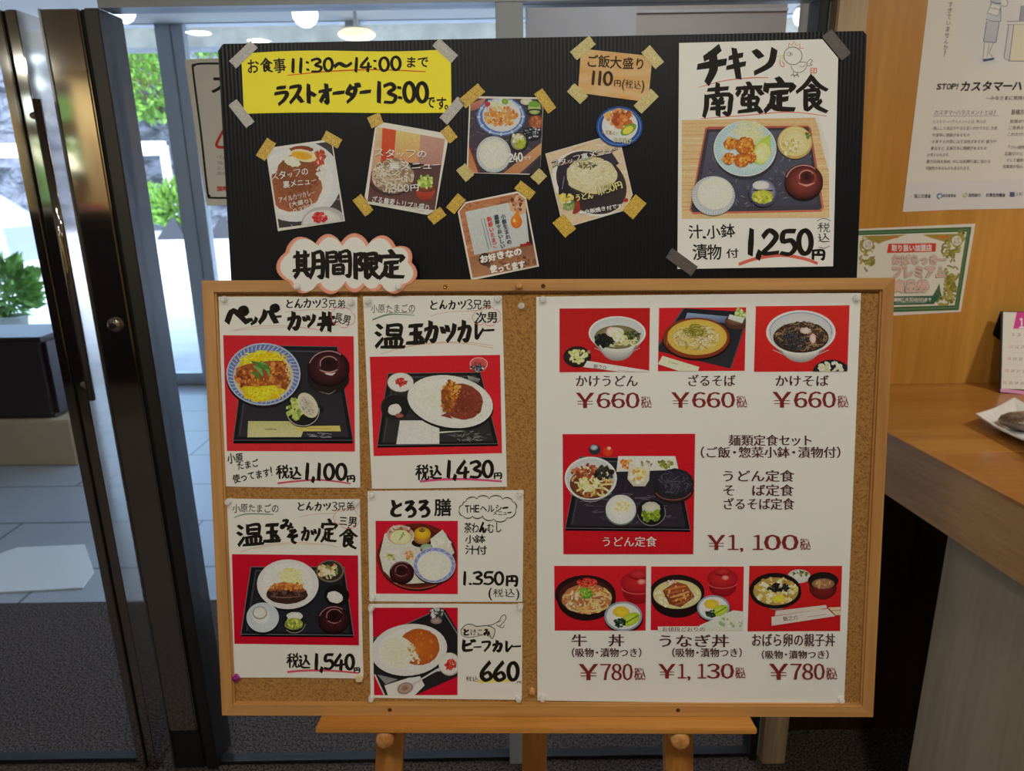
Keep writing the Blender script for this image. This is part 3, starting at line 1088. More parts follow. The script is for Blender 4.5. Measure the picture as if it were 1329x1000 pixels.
zc0, zc1 = float(hit(180, 62, 1, 7.6)[2]), float(hit(180, 36, 1, 7.6)[2])
struct('wall_canopy_beam', (-9, 7.6, zc0), (6, 7.9, zc1 + .6), M['concrete'])
struct('roof', (-9, FAC + .05, zc1 + .5), (6, 7.9, zc1 + .62), M['plaster'])

# lamps of the vestibule
M['globe'] = mat('lit_globe', (255, 250, 240), 0.3, emit=((0.9, 0.96, 1.0), 2.2))
M['globe_warm'] = mat('lit_globe_warm', (255, 240, 220), 0.3, emit=((1.0, 0.8, 0.45), 1.3))


def ceiling_globe(px, py, y, lab, mt, r=0.07, flat=1.0):
    c = hit(px, py, 1, y)
    top = 2.75
    t = empty('ceiling_lamp', (c[0], c[1], top))
    tag(t, lab, 'lamp', 'lamps on the vestibule ceiling')
    T = Matrix.Translation(Vector(c))
    MB().lathe([(0, -r * flat)] + [(r * math.sin(a), -r * flat * math.cos(a)) for a in (.4, .8, 1.2, 1.57, 1.9, 2.3)] + [(r * .7, r * flat * .68)], T, 20).build('globe', mt, t)
    MB().lathe([(r * .8, r * flat * .66), (r * .8, r * flat * .9), (.02, r * flat * .95), (.014, top - c[2]), (.05, top - c[2] + .001), (0, top - c[2] + .001)][:5], T, 20).build('fitting', M['white_paint'], t)
    return t


ceiling_globe(158, 13, 4.6, 'white globe lamp above the glass doors, at the left end of the fixed pane', M['globe'], .075)
ceiling_globe(396, 18, 4.6, 'white globe lamp over the yellow opening hours sign', M['globe'], .075)
ceiling_globe(463, 45, 5.4, 'flat warm lit lamp just above the black panel', M['globe_warm'], .13, .3)
ceiling_globe(1043, 21, 4.3, 'small bright lamp right of the grey vestibule wall', M['globe'], .055)

# interior downlights
M['down'] = mat('lit_downlight', (255, 240, 214), 0.4, emit=((1.0, 0.82, 0.55), 14.0))
for i, (x, y, wt) in enumerate(LAMPS):
    t = empty('downlight', (x, y, CEIL))
    tag(t, 'round ceiling downlight with a warm lit disc in the dining room', 'lamp', 'warm downlights of the dining room')
    T = Matrix.Translation(Vector((x, y, 0)))
    MB().lathe([(.075, CEIL), (.075, CEIL - .012), (.058, CEIL - .012), (.058, CEIL - .004)], T, 24).build('trim_ring', M['white_paint'], t)
    MB().lathe([(.058, CEIL - .006), (0, CEIL - .006)], T, 24).build('diffuser', M['down'], t)
    ld = bpy.data.lights.new('downlight_light', 'AREA')
    ld.shape = 'DISK'
    ld.size = 0.16
    ld.energy = wt
    ld.color = LAMP_COL
    lo = bpy.data.objects.new('downlight_light', ld)
    col.objects.link(lo)
    lo.location = (x, y, CEIL - .02)

# ------------------------------------------------------------------ outside and in the vestibule
M['leaf'] = mat('leaf_green', (136, 182, 80), 0.6, noise=((86, 134, 56), (9, 9, 9), 2, 0.35, 0.65))
M['leaf_yellow'] = mat('leaf_yellow_green', (196, 206, 96), 0.6, noise=((134, 164, 66), (5, 5, 5), 2, 0.35, 0.65))
M['rock'] = mat('rock_face', (118, 124, 136), 0.9, noise=((66, 70, 80), (1.6, 1.6, 1.6), 8, 0.36, 0.62), bump=((2, 2, 2), 1.0, 0.5))
M['stem'] = mat('stem_brown', (92, 74, 50), 0.8)
M['terracotta'] = mat('grey_pot', (178, 178, 172), 0.7)


def leaves(c, rad, n, size, seed, up=0.3):
    R = random.Random(seed)
    m = MB()
    for _ in range(n):
        while True:
            p = Vector((R.uniform(-1, 1), R.uniform(-1, 1), R.uniform(-1, 1)))
            if p.length < 1: break
        p = p.normalized() * (p.length ** 0.5)
        P = Vector(c) + Vector((p.x * rad[0], p.y * rad[1], p.z * rad[2]))
        d = (p + Vector((R.uniform(-.6, .6), R.uniform(-.6, .6), R.uniform(-.5, .5) + up))).normalized()
        sd = d.cross(Vector((R.random(), R.random(), R.random()))).normalized()
        nn = d.cross(sd)
        L, W = size * R.uniform(.7, 1.3), size * .32
        m.add([P, P + d * L * .5 + sd * W + nn * W * .2, P + d * L - nn * L * .2, P + d * L * .5 - sd * W + nn * W * .2], [(0, 1, 2, 3)])
    return m


# rock slope across the road
g = MB()
nx_, nz_ = 60, 24
R_ = random.Random(3)
vv = []
for i in range(nx_ + 1):
    for j in range(nz_ + 1):
        x = -26 + 42 * i / nx_
        z = -0.1 + 7.5 * j / nz_
        vv.append((x, 28 + .3 * z + R_.uniform(-.35, .35), z))
ff = [(i * (nz_ + 1) + j, (i + 1) * (nz_ + 1) + j, (i + 1) * (nz_ + 1) + j + 1, i * (nz_ + 1) + j + 1) for i in range(nx_) for j in range(nz_)]
g.add(vv, ff)
g.build('wall_rock_slope', M['rock'], kind='structure')


def shrub(px, py, y, rad, n, size, seed, mt, label, name='shrub', base=None):
    c = hit(px, py, 1, y)
    t = empty(name, (c[0], c[1], base if base is not None else max(0, c[2] - rad[2])))
    tag(t, label, 'shrub', 'greenery on the slope across the road')
    leaves(c, rad, n, size, seed).build('foliage', mt, t)
    st = MB()
    b0 = t.matrix_world.translation
    for k in range(3):
        st.tube([(b0.x + (k - 1) * .12, b0.y + .2, b0.z), (c[0] + (k - 1) * rad[0] * .3, c[1], c[2])], [.05, .02], 6)
    st.build('stem', M['stem'], t)
    return t


shrub(160, 75, 28.4, (1.6, .5, .9), 700, .32, 1, M['leaf_yellow'], 'yellow green creeper at the top left of the rock slope')
shrub(192, 96, 27.0, (1.3, .5, 1.5), 850, .32, 2, M['leaf'], 'green creeper hanging over the rock face behind the pale door frame')
shrub(270, 60, 24.3, (1.6, .5, 1.0), 700, .32, 4, M['leaf'], 'bright green bush just above the white warning sign')
shrub(232, 268, 24.6, (.75, .4, .7), 600, .34, 5, M['leaf'], 'bright green grassy bush at the foot of the rock slope', base=0)
shrub(172, 258, 27.3, (.9, .5, .6), 360, .3, 6, M['leaf'], 'low green bush left of the guard rail post', base=0)

hd = empty('hedge', ((wl_ + wr_) / 2 - .3, -6.2, 0), 'green hedge outside the back window, mirrored in the steel stile', 'hedge')
leaves(((wl_ + wr_) / 2 - .5, -6.2, 1.5), (1.6, .6, 1.6), 1500, .22, 31).build('foliage', M['leaf'], hd)
for dx in (-.8, 0, .8):
    MB().tube([((wl_ + wr_) / 2 - .5 + dx, -6.2, 0), ((wl_ + wr_) / 2 - .5 + dx * .8, -6.2, 1.6)], [.05, .02], 8).build('stem', M['stem'], hd)

gr = empty('guard_rail', (float(hit(190, 195, 1, 26)[0]), 26, 0))
tag(gr, 'white guard rail in front of the rock slope', 'railing')
xr0, xr1 = float(hit(140, 195, 1, 26)[0]), float(hit(216, 195, 1, 26)[0])
zr = float(hit(190, 193, 1, 26)[2])
MB().box((xr0 - 6, 25.95, zr - .22), (xr1, 26.05, zr + .24)).build('rail', M['white_paint'], gr)
for px in (60, 130, 212):
    x = float(hit(px, 200, 1, 26)[0])
    MB().box((x - .12, 26.0, 0), (x + .12, 26.2, zr + .1)).build('post', M['white_paint'], gr)

# two small dark wedge markers on the pavement
M['dark_plastic'] = mat('dark_grey_plastic', (34, 36, 42), 0.6)
for k, (px, lab) in enumerate(((226, 'dark triangular marker on the pavement left of the outer door post'), (291, 'dark triangular marker on the pavement half hidden by the black panel'))):
    c = hit(px, 299, 1, 23.3)
    x, h_ = float(c[0]), .66
    zb_ = 0.0
    m = MB()
    m.add([(x - .46, 23.0, zb_), (x + .46, 23.0, zb_), (x + .46, 23.6, zb_), (x - .46, 23.6, zb_), (x - .04, 23.3, zb_ + h_), (x + .04, 23.3, zb_ + h_)],
          [(3, 2, 1, 0), (0, 1, 5, 4), (1, 2, 5), (2, 3, 4, 5), (3, 0, 4)])
    o = m.build('pavement_marker', M['dark_plastic'])
    tag(o, lab, 'marker', 'dark markers on the pavement')

# silver car parked outside, at the very left edge
M['car'] = mat('silver_car_paint', (176, 186, 200), 0.25, 0.5)
M['car_glass'] = mat('dark_car_glass', (36, 44, 54), 0.1)
M['tyre'] = mat('tyre_rubber', (28, 28, 30), 0.8)
cx_ = float(hit(20, 260, 1, 13)[0])
car = empty('car', (cx_ - 2.1, 13.4, 0), 'silver parked car outside the glass front at the far left', 'car')
prof = [(-2.1, .35), (-2.1, .85), (-1.6, 1.0), (-.9, 1.05), (-.3, 1.5), (1.0, 1.5), (1.65, 1.05), (2.05, .95), (2.1, .35)]
pts = [(cx_ - 2.1 + x, 12.6, z) for x, z in prof]
MB().prism(pts, [(p[0], p[1] + 1.65, p[2]) for p in pts]).build('body', M['car'], car)
for q in ([(-.78, 1.08), (-.25, 1.44), (.3, 1.44), (.3, 1.08)], [(.36, 1.08), (.36, 1.44), (.95, 1.44), (1.45, 1.08)]):
    a = [(cx_ - 2.1 + x, 12.59, z) for x, z in q]
    MB().prism(a, [(p[0], p[1] + .015, p[2]) for p in a]).build('window', M['car_glass'], car)
for x in (-1.35, 1.35):
    Tm = Matrix.Translation(Vector((cx_ - 2.1 + x, 12.62, .33))) @ Matrix.Rotation(math.radians(90), 4, 'X')
    wl = MB().lathe([(.2, 0.06), (.32, .06), (.33, 0), (.33, -.18), (0, -.18)], Tm, 24).build('wheel', M['tyre'], car)
    MB().lathe([(0, .05), (.2, .055), (.2, 0)], Tm, 20).build('hub', M['steel_brushed'], wl)

# leafy pot plant just outside the glass front
c = hit(6, 372, 1, 6.9)
pp = empty('potted_plant', (c[0], 6.9, 0), 'leafy green pot plant outside the glass front at the far left edge', 'plant')
leaves((c[0], 6.9, c[2]), (.24, .22, .22), 300, .15, 21, .5).build('foliage', M['leaf'], pp)
pz = max(.3, c[2] - .3)
MB().lathe([(.1, 0), (.14, pz), (.15, pz), (.15, pz + .02), (.12, pz + .02), (.11, pz - .03), (0, pz - .03)], Matrix.Translation(Vector((c[0], 6.9, 0))), 24).build('pot', M['terracotta'], pp)
MB().tube([(c[0], 6.9, pz - .03), (c[0] + .02, 6.9, c[2])], .012, 8).build('stem', M['stem'], pp)

# low bench in the vestibule: dark seat block on a beige base
M['bench_dark'] = mat('dark_maroon_leather', (44, 30, 34), 0.4)
M['bench_base'] = mat('beige_base', (196, 176, 146), 0.6)
b1 = hit(0, 605, 2, 0)
yb = float(b1[1])
z1 = float(hit(40, 546, 1, yb)[2])
z2 = float(hit(40, 440, 1, yb)[2])
xr_ = float(hit(96, 575, 1, yb)[0])
xr2 = float(hit(62, 500, 1, yb)[0])
bn = empty('bench', (xr_ - .8, yb, 0), 'low dark bench on a wide beige base seen through the glass door', 'bench')
MB().box((xr_ - 1.6, yb, 0), (xr_, yb + .55, z1), ch=.008).build('base', M['bench_base'], bn)
MB().box((xr_ - 1.6, yb + .03, z1), (xr2, yb + .5, z2), ch=.03).build('seat_block', M['bench_dark'], bn)
# thin pale polygon laid on the tiles
M['pale_polygon'] = mat('pale_polygon', (226, 230, 232), 0.35)
mt_ = MB()
top = [hit(px, py, 2, 0.006) for px, py in ((-60, 766), (0, 768), (107, 762), (122, 741), (110, 706), (22, 710), (0, 718), (-60, 730))]
mt_.prism(top, [(p[0], p[1], 0.0) for p in top])
tag(mt_.build('floor_polygon', M['pale_polygon']), 'pale clipped corner polygon on the grey tiles beyond the glass door', 'mat')

# ---- what the polished steel mirrors: the dining room behind
tz = float(hit(100, 272, 1, 2 * YP + 2.7)[2])
tb = empty('dining_table', (-3.3, -2.7, 0), 'long dark counter table in the room behind, mirrored in the steel stile', 'table')
MB().box((-4.6, -3.0, tz - .05), (-2.4, -2.4, tz), ch=.004).build('tabletop', M['panel_dark'], tb)
MB().box((-4.55, -2.8, 0), (-2.45, -2.5, tz - .05)).build('front_panel', M['bench_dark'], tb)
M['red_card'] = mat('red_card', (200, 40, 44), 0.5)
r0, r1 = hit(118, 178, 1, VY - .02), hit(127, 232, 1, VY - .02)
tag(MB().box((r0[0], -3.6, r1[2]), (r1[0], -3.585, r0[2])).build('wall_plaque', M['red_card']), 'narrow red plaque on the warm back wall, mirrored in the steel stile', 'plaque')

# fill lamps added on the vestibule ceiling to brighten its walls
for i, (x, y) in enumerate(((0.55, 2.45), (-1.6, 3.4))):
    t = empty('added_vestibule_lamp', (x, y, 2.75))
    tag(t, 'added round white fill lamp on the vestibule ceiling', 'lamp', 'added vestibule fill lamps')
    T = Matrix.Translation(Vector((x, y, 0)))
    MB().lathe([(.085, 2.75), (.085, 2.738), (.066, 2.738), (.066, 2.746)], T, 24).build('trim_ring', M['white_paint'], t)
    MB().lathe([(.066, 2.744), (0, 2.744)], T, 24).build('diffuser', M['globe'], t)
    ld = bpy.data.lights.new('vestibule_fill', 'AREA')
    ld.shape = 'DISK'
    ld.size = 0.2
    ld.energy = (9, 8)[i]
    ld.color = (0.95, 0.97, 1.0)
    lo = bpy.data.objects.new('vestibule_fill', ld)
    col.objects.link(lo)
    lo.location = (x, y, 2.73)

# a person in a red shirt standing behind the long counter table, seen only in the polished steel
pm_ = hit(99, 245, 1, 2 * YP + 3.28)
PX, PY_ = float(pm_[0]), -3.3


def skin_mesh(verts, edges, radii, sub=2):
    me = bpy.data.meshes.new('skin_source')
    me.from_pydata(verts, edges, [])
    ob = bpy.data.objects.new('skin_source', me)
    col.objects.link(ob)
    ob.modifiers.new('s', 'SKIN')
    for i, r in enumerate(radii):
        r = r if isinstance(r, tuple) else (r, r)
        me.skin_vertices[0].data[i].radius = r
    me.skin_vertices[0].data[0].use_root = True
    sb = ob.modifiers.new('d', 'SUBSURF')
    sb.levels = sub
    dg = bpy.context.evaluated_depsgraph_get()
    out = bpy.data.meshes.new_from_object(ob.evaluated_get(dg))
    v = [tuple(q.co) for q in out.vertices]
    f = [tuple(q.vertices) for q in out.polygons]
    bpy.data.objects.remove(ob)
    bpy.data.meshes.remove(me)
    bpy.data.meshes.remove(out)
    return v, f


def at_p(L): return [(PX + a, PY_ + b, c) for a, b, c in L]


M['skin'] = mat('skin', (214, 168, 138), 0.5)
M['shirt'] = mat('red_shirt', (176, 34, 44), 0.8)
M['trousers'] = mat('dark_trousers', (40, 40, 50), 0.8)
M['hair'] = mat('black_hair', (26, 22, 22), 0.5)
bv = [(0, 0, .95), (0, 0, 1.12), (0, .0, 1.32), (0, 0, 1.43), (0, .01, 1.50), (0, .02, 1.56), (0, .025, 1.64), (0, .015, 1.70),
      (.17, 0, 1.40), (.24, .03, 1.13), (.18, .22, 1.06), (.15, .30, 1.05), (-.17, 0, 1.40), (-.24, .03, 1.13), (-.18, .22, 1.06), (-.15, .30, 1.05),
      (.09, 0, .88), (.10, .01, .50), (.10, -.01, .09), (.10, .12, .04), (-.09, 0, .88), (-.10, .01, .50), (-.10, -.01, .09), (-.10, .12, .04)]
be = [(0, 1), (1, 2), (2, 3), (3, 4), (4, 5), (5, 6), (6, 7), (2, 8), (8, 9), (9, 10), (10, 11), (2, 12), (12, 13), (13, 14), (14, 15), (0, 16), (16, 17), (17, 18), (18, 19), (0, 20), (20, 21), (21, 22), (22, 23)]
br2 = [(.15, .10), (.14, .095), (.15, .10), (.07, .07), (.052, .055), (.075, .085), (.078, .095), (.055, .07), .055, .042, .034, .03, .055, .042, .034, .03, .085, .06, .042, .035, .085, .06, .042, .035]
v_, f_2 = skin_mesh(at_p(bv), be, br2)
pe = MB().add(v_, f_2, True).build('person', M['skin'], M=Matrix.Translation(Vector((PX, PY_, 0))))
tag(pe, 'person in a red shirt standing behind the dark counter table, mirrored in the steel stile', 'person')
sv = [(0, 0, .96), (0, 0, 1.12), (0, 0, 1.32), (0, 0, 1.42), (.17, 0, 1.40), (.235, .025, 1.2), (-.17, 0, 1.40), (-.235, .025, 1.2)]
v_, f_2 = skin_mesh(at_p(sv), [(0, 1), (1, 2), (2, 3), (2, 4), (4, 5), (2, 6), (6, 7)], [(.175, .125), (.16, .115), (.175, .12), (.085, .085), .075, .064, .075, .064])
MB().add(v_, f_2, True).build('shirt', M['shirt'], pe)
tv = [(0, 0, .96), (.09, 0, .86), (.10, .01, .50), (.10, -.01, .10), (-.09, 0, .86), (-.10, .01, .50), (-.10, -.01, .10)]
v_, f_2 = skin_mesh(at_p(tv), [(0, 1), (1, 2), (2, 3), (0, 4), (4, 5), (5, 6)], [(.165, .115), .1, .078, .066, .1, .078, .066])
MB().add(v_, f_2, True).build('trousers', M['trousers'], pe)
hm = MB()
TH_ = Matrix.Translation(Vector((PX, PY_ - .012, 1.655))) @ Matrix.Diagonal((.088, .108, .105, 1))
hm.lathe([(math.cos(a), math.sin(a)) for a in (-.5, -.25, 0, .3, .6, .9, 1.2, 1.45)] + [(0, 1)], TH_, 20)
hm.build('hair', M['hair'], pe)
for sx in (-.032, .032):
    MB().lathe([(0, -.012), (.010, -.006), (.012, 0), (.010, .006), (0, .012)], Matrix.Translation(Vector((PX + sx, PY_ + .098, 1.615))), 10).build('eye', M['hair'], pe)
MB().lathe([(0, -.02), (.010, -.012), (.008, .01), (0, .025)], Matrix.Translation(Vector((PX, PY_ + .115, 1.585))), 10).build('nose', M['skin'], pe)
MB().box((PX - .022, PY_ + .085, 1.548), (PX + .022, PY_ + .1, 1.556)).build('mouth', M['shirt'], pe)

# ================================================================== cork board, easel, black panel
BP = Plane((0.04355941, 0.87238064, 1.03313832 + CAM_H - 1.45), (0.99985727, -0.01366573, -0.00993376), (0.01220305, 0.17753136, 0.98403948))
BP.V = BP.V - BP.U * (BP.V @ BP.U); BP.V /= np.linalg.norm(BP.V)
BP.N = np.cross(BP.U, BP.V); BP.R = Matrix((BP.U, BP.V, BP.N)).transposed()
BW, BH = 0.45, 0.29912
FW = 0.0150
BM = BP.frame(BP.O)
N_CORK = -0.007


def bbox_(lo, hi, ch=0.0):
    return MB().box(lo, hi, M=BM, ch=ch)


cb = empty('cork_board', BM, 'framed cork notice board with pinned menu sheets standing on the wooden easel', 'notice board')
bbox_((-BW + FW * .7, -BH + FW * .7, -.018), (BW - FW * .7, BH - FW * .7, N_CORK)).build('cork_sheet', M['cork'], cb)


def mitre(a, b, c, d):
    """a frame bar from outer corners a, b to inner corners c (under b), d (under a)"""
    m = MB()
    F_ = [BP.at(*p, 0.0) for p in (a, b, c, d)]
    B_ = [BP.at(*p, -.02) for p in (a, b, c, d)]
    m.prism([F_[3], F_[2], F_[1], F_[0]][::-1], [B_[3], B_[2], B_[1], B_[0]][::-1])
    # small step along the inside edge
    return m


iw, ih = BW - FW, BH - FW
g_ = 0.0002
for nm, q, mt in (('frame_bar', ((-BW, BH), (-iw, ih), (iw, ih), (BW, BH)), 'pine_u'), ('frame_bar', ((BW, -BH), (iw, -ih), (-iw, -ih), (-BW, -BH)), 'pine_u'),
                  ('frame_bar', ((-BW, -BH), (-iw, -ih), (-iw, ih), (-BW, BH)), 'pine_v'), ('frame_bar', ((BW, BH), (iw, ih), (iw, -ih), (BW, -BH)), 'pine_v')):
    mitre(*q).build(nm, M[mt], cb)
# thin inner bead of the frame
bd = 0.0022
for lo, hi, mt in (((-iw, ih - bd, N_CORK), (iw, ih, -.003), 'pine_u'), ((-iw, -ih, N_CORK), (iw, -ih + bd, -.003), 'pine_u'),
                   ((-iw, -ih + bd, N_CORK), (-iw + bd, ih - bd, -.003), 'pine_v'), ((iw - bd, -ih + bd, N_CORK), (iw, ih - bd, -.003), 'pine_v')):
    bbox_(lo, hi).build('bead', M[mt], cb)
for px, py, mt in ((578, 372, 'brass'), (506, 920.5, 'dark_screw'), (880, 921, 'dark_screw'), (705, 371, 'dark_screw')):
    u, v = BP.uv(px, py)
    T = BP.frame(BP.at(u, v, 0))
    MB().lathe([(.0028, -.001), (.0028, .0006), (.0016, .0012), (.0012, .0004), (0, .0004)], T, 14).build('screw', M[mt], cb)

# black corrugated plastic panel behind the board
pm = MB()
NP_ = -0.0215
q = [BP.uv(px, py, NP_) for px, py in ((283, 66), (290, 57), (1119, 40), (1125, 45), (1112, 358), (300, 362))]
uL0, vT0 = q[0][0], q[1][1]
vB = -0.06
def lerp(a, b, t): return a + (b - a) * t
# left / right edges continue downward behind the board
sl = (q[5][0] - q[0][0]) / (q[5][1] - q[0][1])
sr_ = (q[4][0] - q[3][0]) / (q[4][1] - q[3][1])
NR = 168
vv, ff = [], []
for i in range(NR * 4 + 1):
    t = i / (NR * 4)
    uT = lerp(q[0][0], q[3][0], t)
    vT = lerp(q[1][1], q[2][1], t)
    if t < .008: vT = lerp(q[0][1], q[1][1], t / .008)
    if t > .994: vT = lerp(q[2][1], q[3][1], (t - .994) / .006)
    uB = lerp(q[0][0] + sl * (vB - q[0][1]), q[3][0] + sr_ * (vB - q[3][1]), t)
    d = (0.00022 * math.cos(i * math.pi / 2), 0.00022 * math.cos(i * math.pi / 2))[0]
    vv += [BP.at(uT, vT, NP_ + d), BP.at(uB, vB, NP_ + d), BP.at(uT, vT, NP_ - .004), BP.at(uB, vB, NP_ - .004)]
n4 = NR * 4
for i in range(n4):
    a, b = i * 4, i * 4 + 4
    ff += [(a + 1, b + 1, b, a), (a + 2, b + 2, b + 3, a + 3), (a, b, b + 2, a + 2), (a + 3, b + 3, b + 1, a + 1)]
ff += [(0, 2, 3, 1), (n4 * 4 + 1, n4 * 4 + 3, n4 * 4 + 2, n4 * 4)]
pm.add(vv, ff, True)
po = pm.build('corrugated_panel', M['black_plastic'], M=BP.frame(BP.at(0, .33, NP_)))
po.data.polygons.foreach_set('use_smooth', [True] * len(po.data.polygons))
try:
    po.data.set_sharp_from_angle(angle=math.radians(50))
except Exception:
    pass
tag(po, 'black corrugated plastic panel covered with taped notices, standing up behind the cork board', 'panel')

# easel
ez = empty('easel', (float(BP.at(0, -.3)[0]), 1.0, 0), 'wooden easel with ledge and round pegs carrying the cork board', 'easel')
u0, v0 = BP.uv(409, 936, .028)
u1, v1 = BP.uv(983, 937, .028)
ub, vb_ = BP.uv(700, 952, .028)
MB().box((u0, vb_, -.024), (u1, -BH - .0004, .028), M=BM, ch=.0012).build('ledge', M['easel_u'], ez)
NL = -.030


def leg(px0, py0, px1, py1, wd, name='leg'):
    a = np.array(BP.uv(px0, py0, NL))
    b = np.array(BP.uv(px1, py1, NL))
    d = (b - a) / (b[1] - a[1])
    vf = (0.0 - (BP.O[2] + BP.N[2] * NL)) / BP.V[2]        # where the leg meets the floor
    lo = a + d * (vf + .006 - a[1])
    hi = a + d * (0.26 - a[1])
    m = MB()
    h = wd / 2
    fr = [BP.at(lo[0] - h, lo[1], NL), BP.at(lo[0] + h, lo[1], NL), BP.at(hi[0] + h, hi[1], NL), BP.at(hi[0] - h, hi[1], NL)]
    bk = [p - BP.N * .02 for p in fr]
    for p in (fr[0], fr[1], bk[0], bk[1]): p[2] = 0.0
    m.prism(fr, bk)
    return m.build(name, M['easel_z'], ez)


leg(506, 957, 503.5, 999, .0385)
leg(881.5, 957, 882, 999, .0395)
# rear leg leaning back
pa = hit(694, 975, 1, 1.0)
pt_ = BP.at(BP.uv(694, 700)[0], .24, -.055)
dd = pa - pt_
pf_ = pt_ + dd * (pt_[2] / (pt_[2] - pa[2]))
m = MB()
hw = .021
sd = np.array([1.0, .02, 0])
bk_ = np.array([0, .05, 0])
f0 = [pf_ - sd * hw, pf_ + sd * hw, pt_ + sd * hw, pt_ - sd * hw]
m.prism(f0, [p + bk_ for p in f0])
m.build('rear_leg', M['easel_z'], ez)
# top crosspiece tying the three legs (behind the board)
MB().box((-.21, .17, -.052), (.21, .21, -.0505), M=BM).build('crosspiece', M['easel_u'], ez)
for px, py in ((499, 962), (884, 963)):
    u, v = BP.uv(px, py, .028)
    T = BP.frame(BP.at(u, v, -.03))
    MB().lathe([(.0128, 0), (.0128, .052), (.0118, .056), (.009, .058), (0, .058)], T, 22).build('peg', M['peg'], ez)


# ------------------------------------------------------------------ sheets of paper
INKLIFT = 0.00006


def sheet(name, px_pts, n, m, label, cat, group=None, thick=.0006, pl=BP, ch=0):
    """paper whose outline is given on the picture; its back lies at height n over the plane"""
    a = np.array(px_pts, float)
    fr = pl.pts(a[:, 0], a[:, 1], n + thick)
    c = (fr.max(0) + fr.min(0)) / 2 - pl.N * thick
    mb = MB()
    fr = [p for p in fr][::-1]
    bk = [p - pl.N * thick for p in fr]
    mb.prism(fr, bk)
    o = mb.build(name, M[m], M=pl.frame(c))
    tag(o, label, cat, group)
    o['_top'] = n + thick + INKLIFT
    return o


def ink(o, crop, pl=BP, lift=0.0):
    return Ink(pl, o['_top'] + lift, crop)


def quad_pts(q, n=8, sag=0.0):
    """edge points of a sheet with slightly wavy sides"""
    out = []
    for i in range(4):
        a, b = q[i], q[(i + 1) % 4]
        L_ = math.hypot(b[0] - a[0], b[1] - a[1])
        nx, ny = (b[1] - a[1]) / L_, -(b[0] - a[0]) / L_
        for k in range(n):
            t = k / n
            w_ = sag * math.sin(math.pi * t) * (1 if i % 2 == 0 else .5)
            out.append((a[0] + (b[0] - a[0]) * t + nx * w_, a[1] + (b[1] - a[1]) * t + ny * w_))
    return out


M['tack'] = None


def tack_mat():
    m = bpy.data.materials.new('clear_tack_plastic')
    m.use_nodes = True
    n, l = m.node_tree.nodes, m.node_tree.links
    b = n['Principled BSDF']
    b.inputs['Base Color'].default_value = (.93, .92, .9, 1)
    b.inputs['Roughness'].default_value = .12
    tr = n.new('ShaderNodeBsdfTransparent')
    mx = n.new('ShaderNodeMixShader')
    mx.inputs[0].default_value = .36
    l.new(tr.outputs[0], mx.inputs[1])
    l.new(b.outputs[0], mx.inputs[2])
    l.new(mx.outputs[0], n['Material Output'].inputs[0])
    return m


M['tack'] = tack_mat()
M['tack_purple'] = mat('purple_plastic', (150, 40, 130), 0.3)
M['tack_beige'] = mat('beige_plastic', (222, 200, 160), 0.4)
M['tack_wood'] = M['peg']
TACK_PROF = [(.0046, 0), (.0048, .0006), (.0044, .0012), (.0020, .0018), (.0017, .0038), (.0019, .0048), (.0034, .0056), (.0038, .0062), (.0036, .0070), (.0024, .0074), (0, .0075)]


def tack(px, py, n, label, m='tack', grp='clear push pins', shape='pin'):
    u, v = BP.uv(px, py, n + .003)
    T = BP.frame(BP.at(u, v, n))
    mb = MB()
    if shape == 'pin':
        mb.lathe(TACK_PROF, T, 18)
    elif shape == 'flower':
        for k in range(5):
            a = k * 2 * math.pi / 5
            mb.lathe([(.0028, 0), (.003, .002), (.002, .003), (0, .0032)], T @ Matrix.Translation(Vector((.003 * math.cos(a), .003 * math.sin(a), 0))), 10)
        mb.lathe([(.002, .002), (.002, .0045), (0, .005)], T, 10)
    else:
        mb.box((-.0045, -.0045, 0), (.0045, .0045, .005), M=T, ch=.001)
    o = mb.build('push_pin', M[m], M=T)
    MB().lathe([(.0005, -.006), (.0005, 0)], T, 6).build('needle', M['steel'], o)
    return tag(o, label, 'push pin', grp)


def tape(px0, py0, px1, py1, wd, n, m, label, grp, z=.00025):
    """strip of tape with its long axis from p0 to p1 (picture points), width wd (picture units)"""
    d = np.array([px1 - px0, py1 - py0], float)
    d /= np.linalg.norm(d)
    nm = np.array([-d[1], d[0]]) * wd / 2
    a, b = np.array([px0, py0]), np.array([px1, py1])
    R = random.Random(int(px0 * 3 + py0))
    pts = [a + nm, a + nm * .3 + d * R.uniform(-.6, .6), a - nm * .4 + d * R.uniform(-.6, .6), a - nm, b - nm, b - nm * .3 + d * R.uniform(-.6, .6), b + nm * .4 + d * R.uniform(-.6, .6), b + nm]
    return sheet('tape_strip', [tuple(p) for p in pts], n, m, label, 'tape', grp, thick=z)


def glitter(name, c, c2, c3):
    m = mat(name, c, 0.45, spec=0.6, noise=(c2, (900, 900, 900), 2, 0.38, 0.62), bump=((800, 800, 800), .3, .0006))
    return m


M['tape_gold'] = glitter('gold_glitter_tape', (236, 196, 60), (166, 126, 30), None)
M['tape_pale'] = glitter('pale_gold_glitter_tape', (226, 208, 136), (178, 160, 92), None)
M['tape_silver'] = glitter('silver_glitter_tape', (206, 200, 194), (158, 152, 148), None)
M['tape_dark'] = glitter('dark_glitter_tape', (104, 92, 88), (66, 58, 58), None)

# ================================================================== notices taped to the black panel
BLK = (24, 20, 18)
NB = NP_ + .0005       # lying on the ribs
SC = .2408
KY = (280, 40, SC)

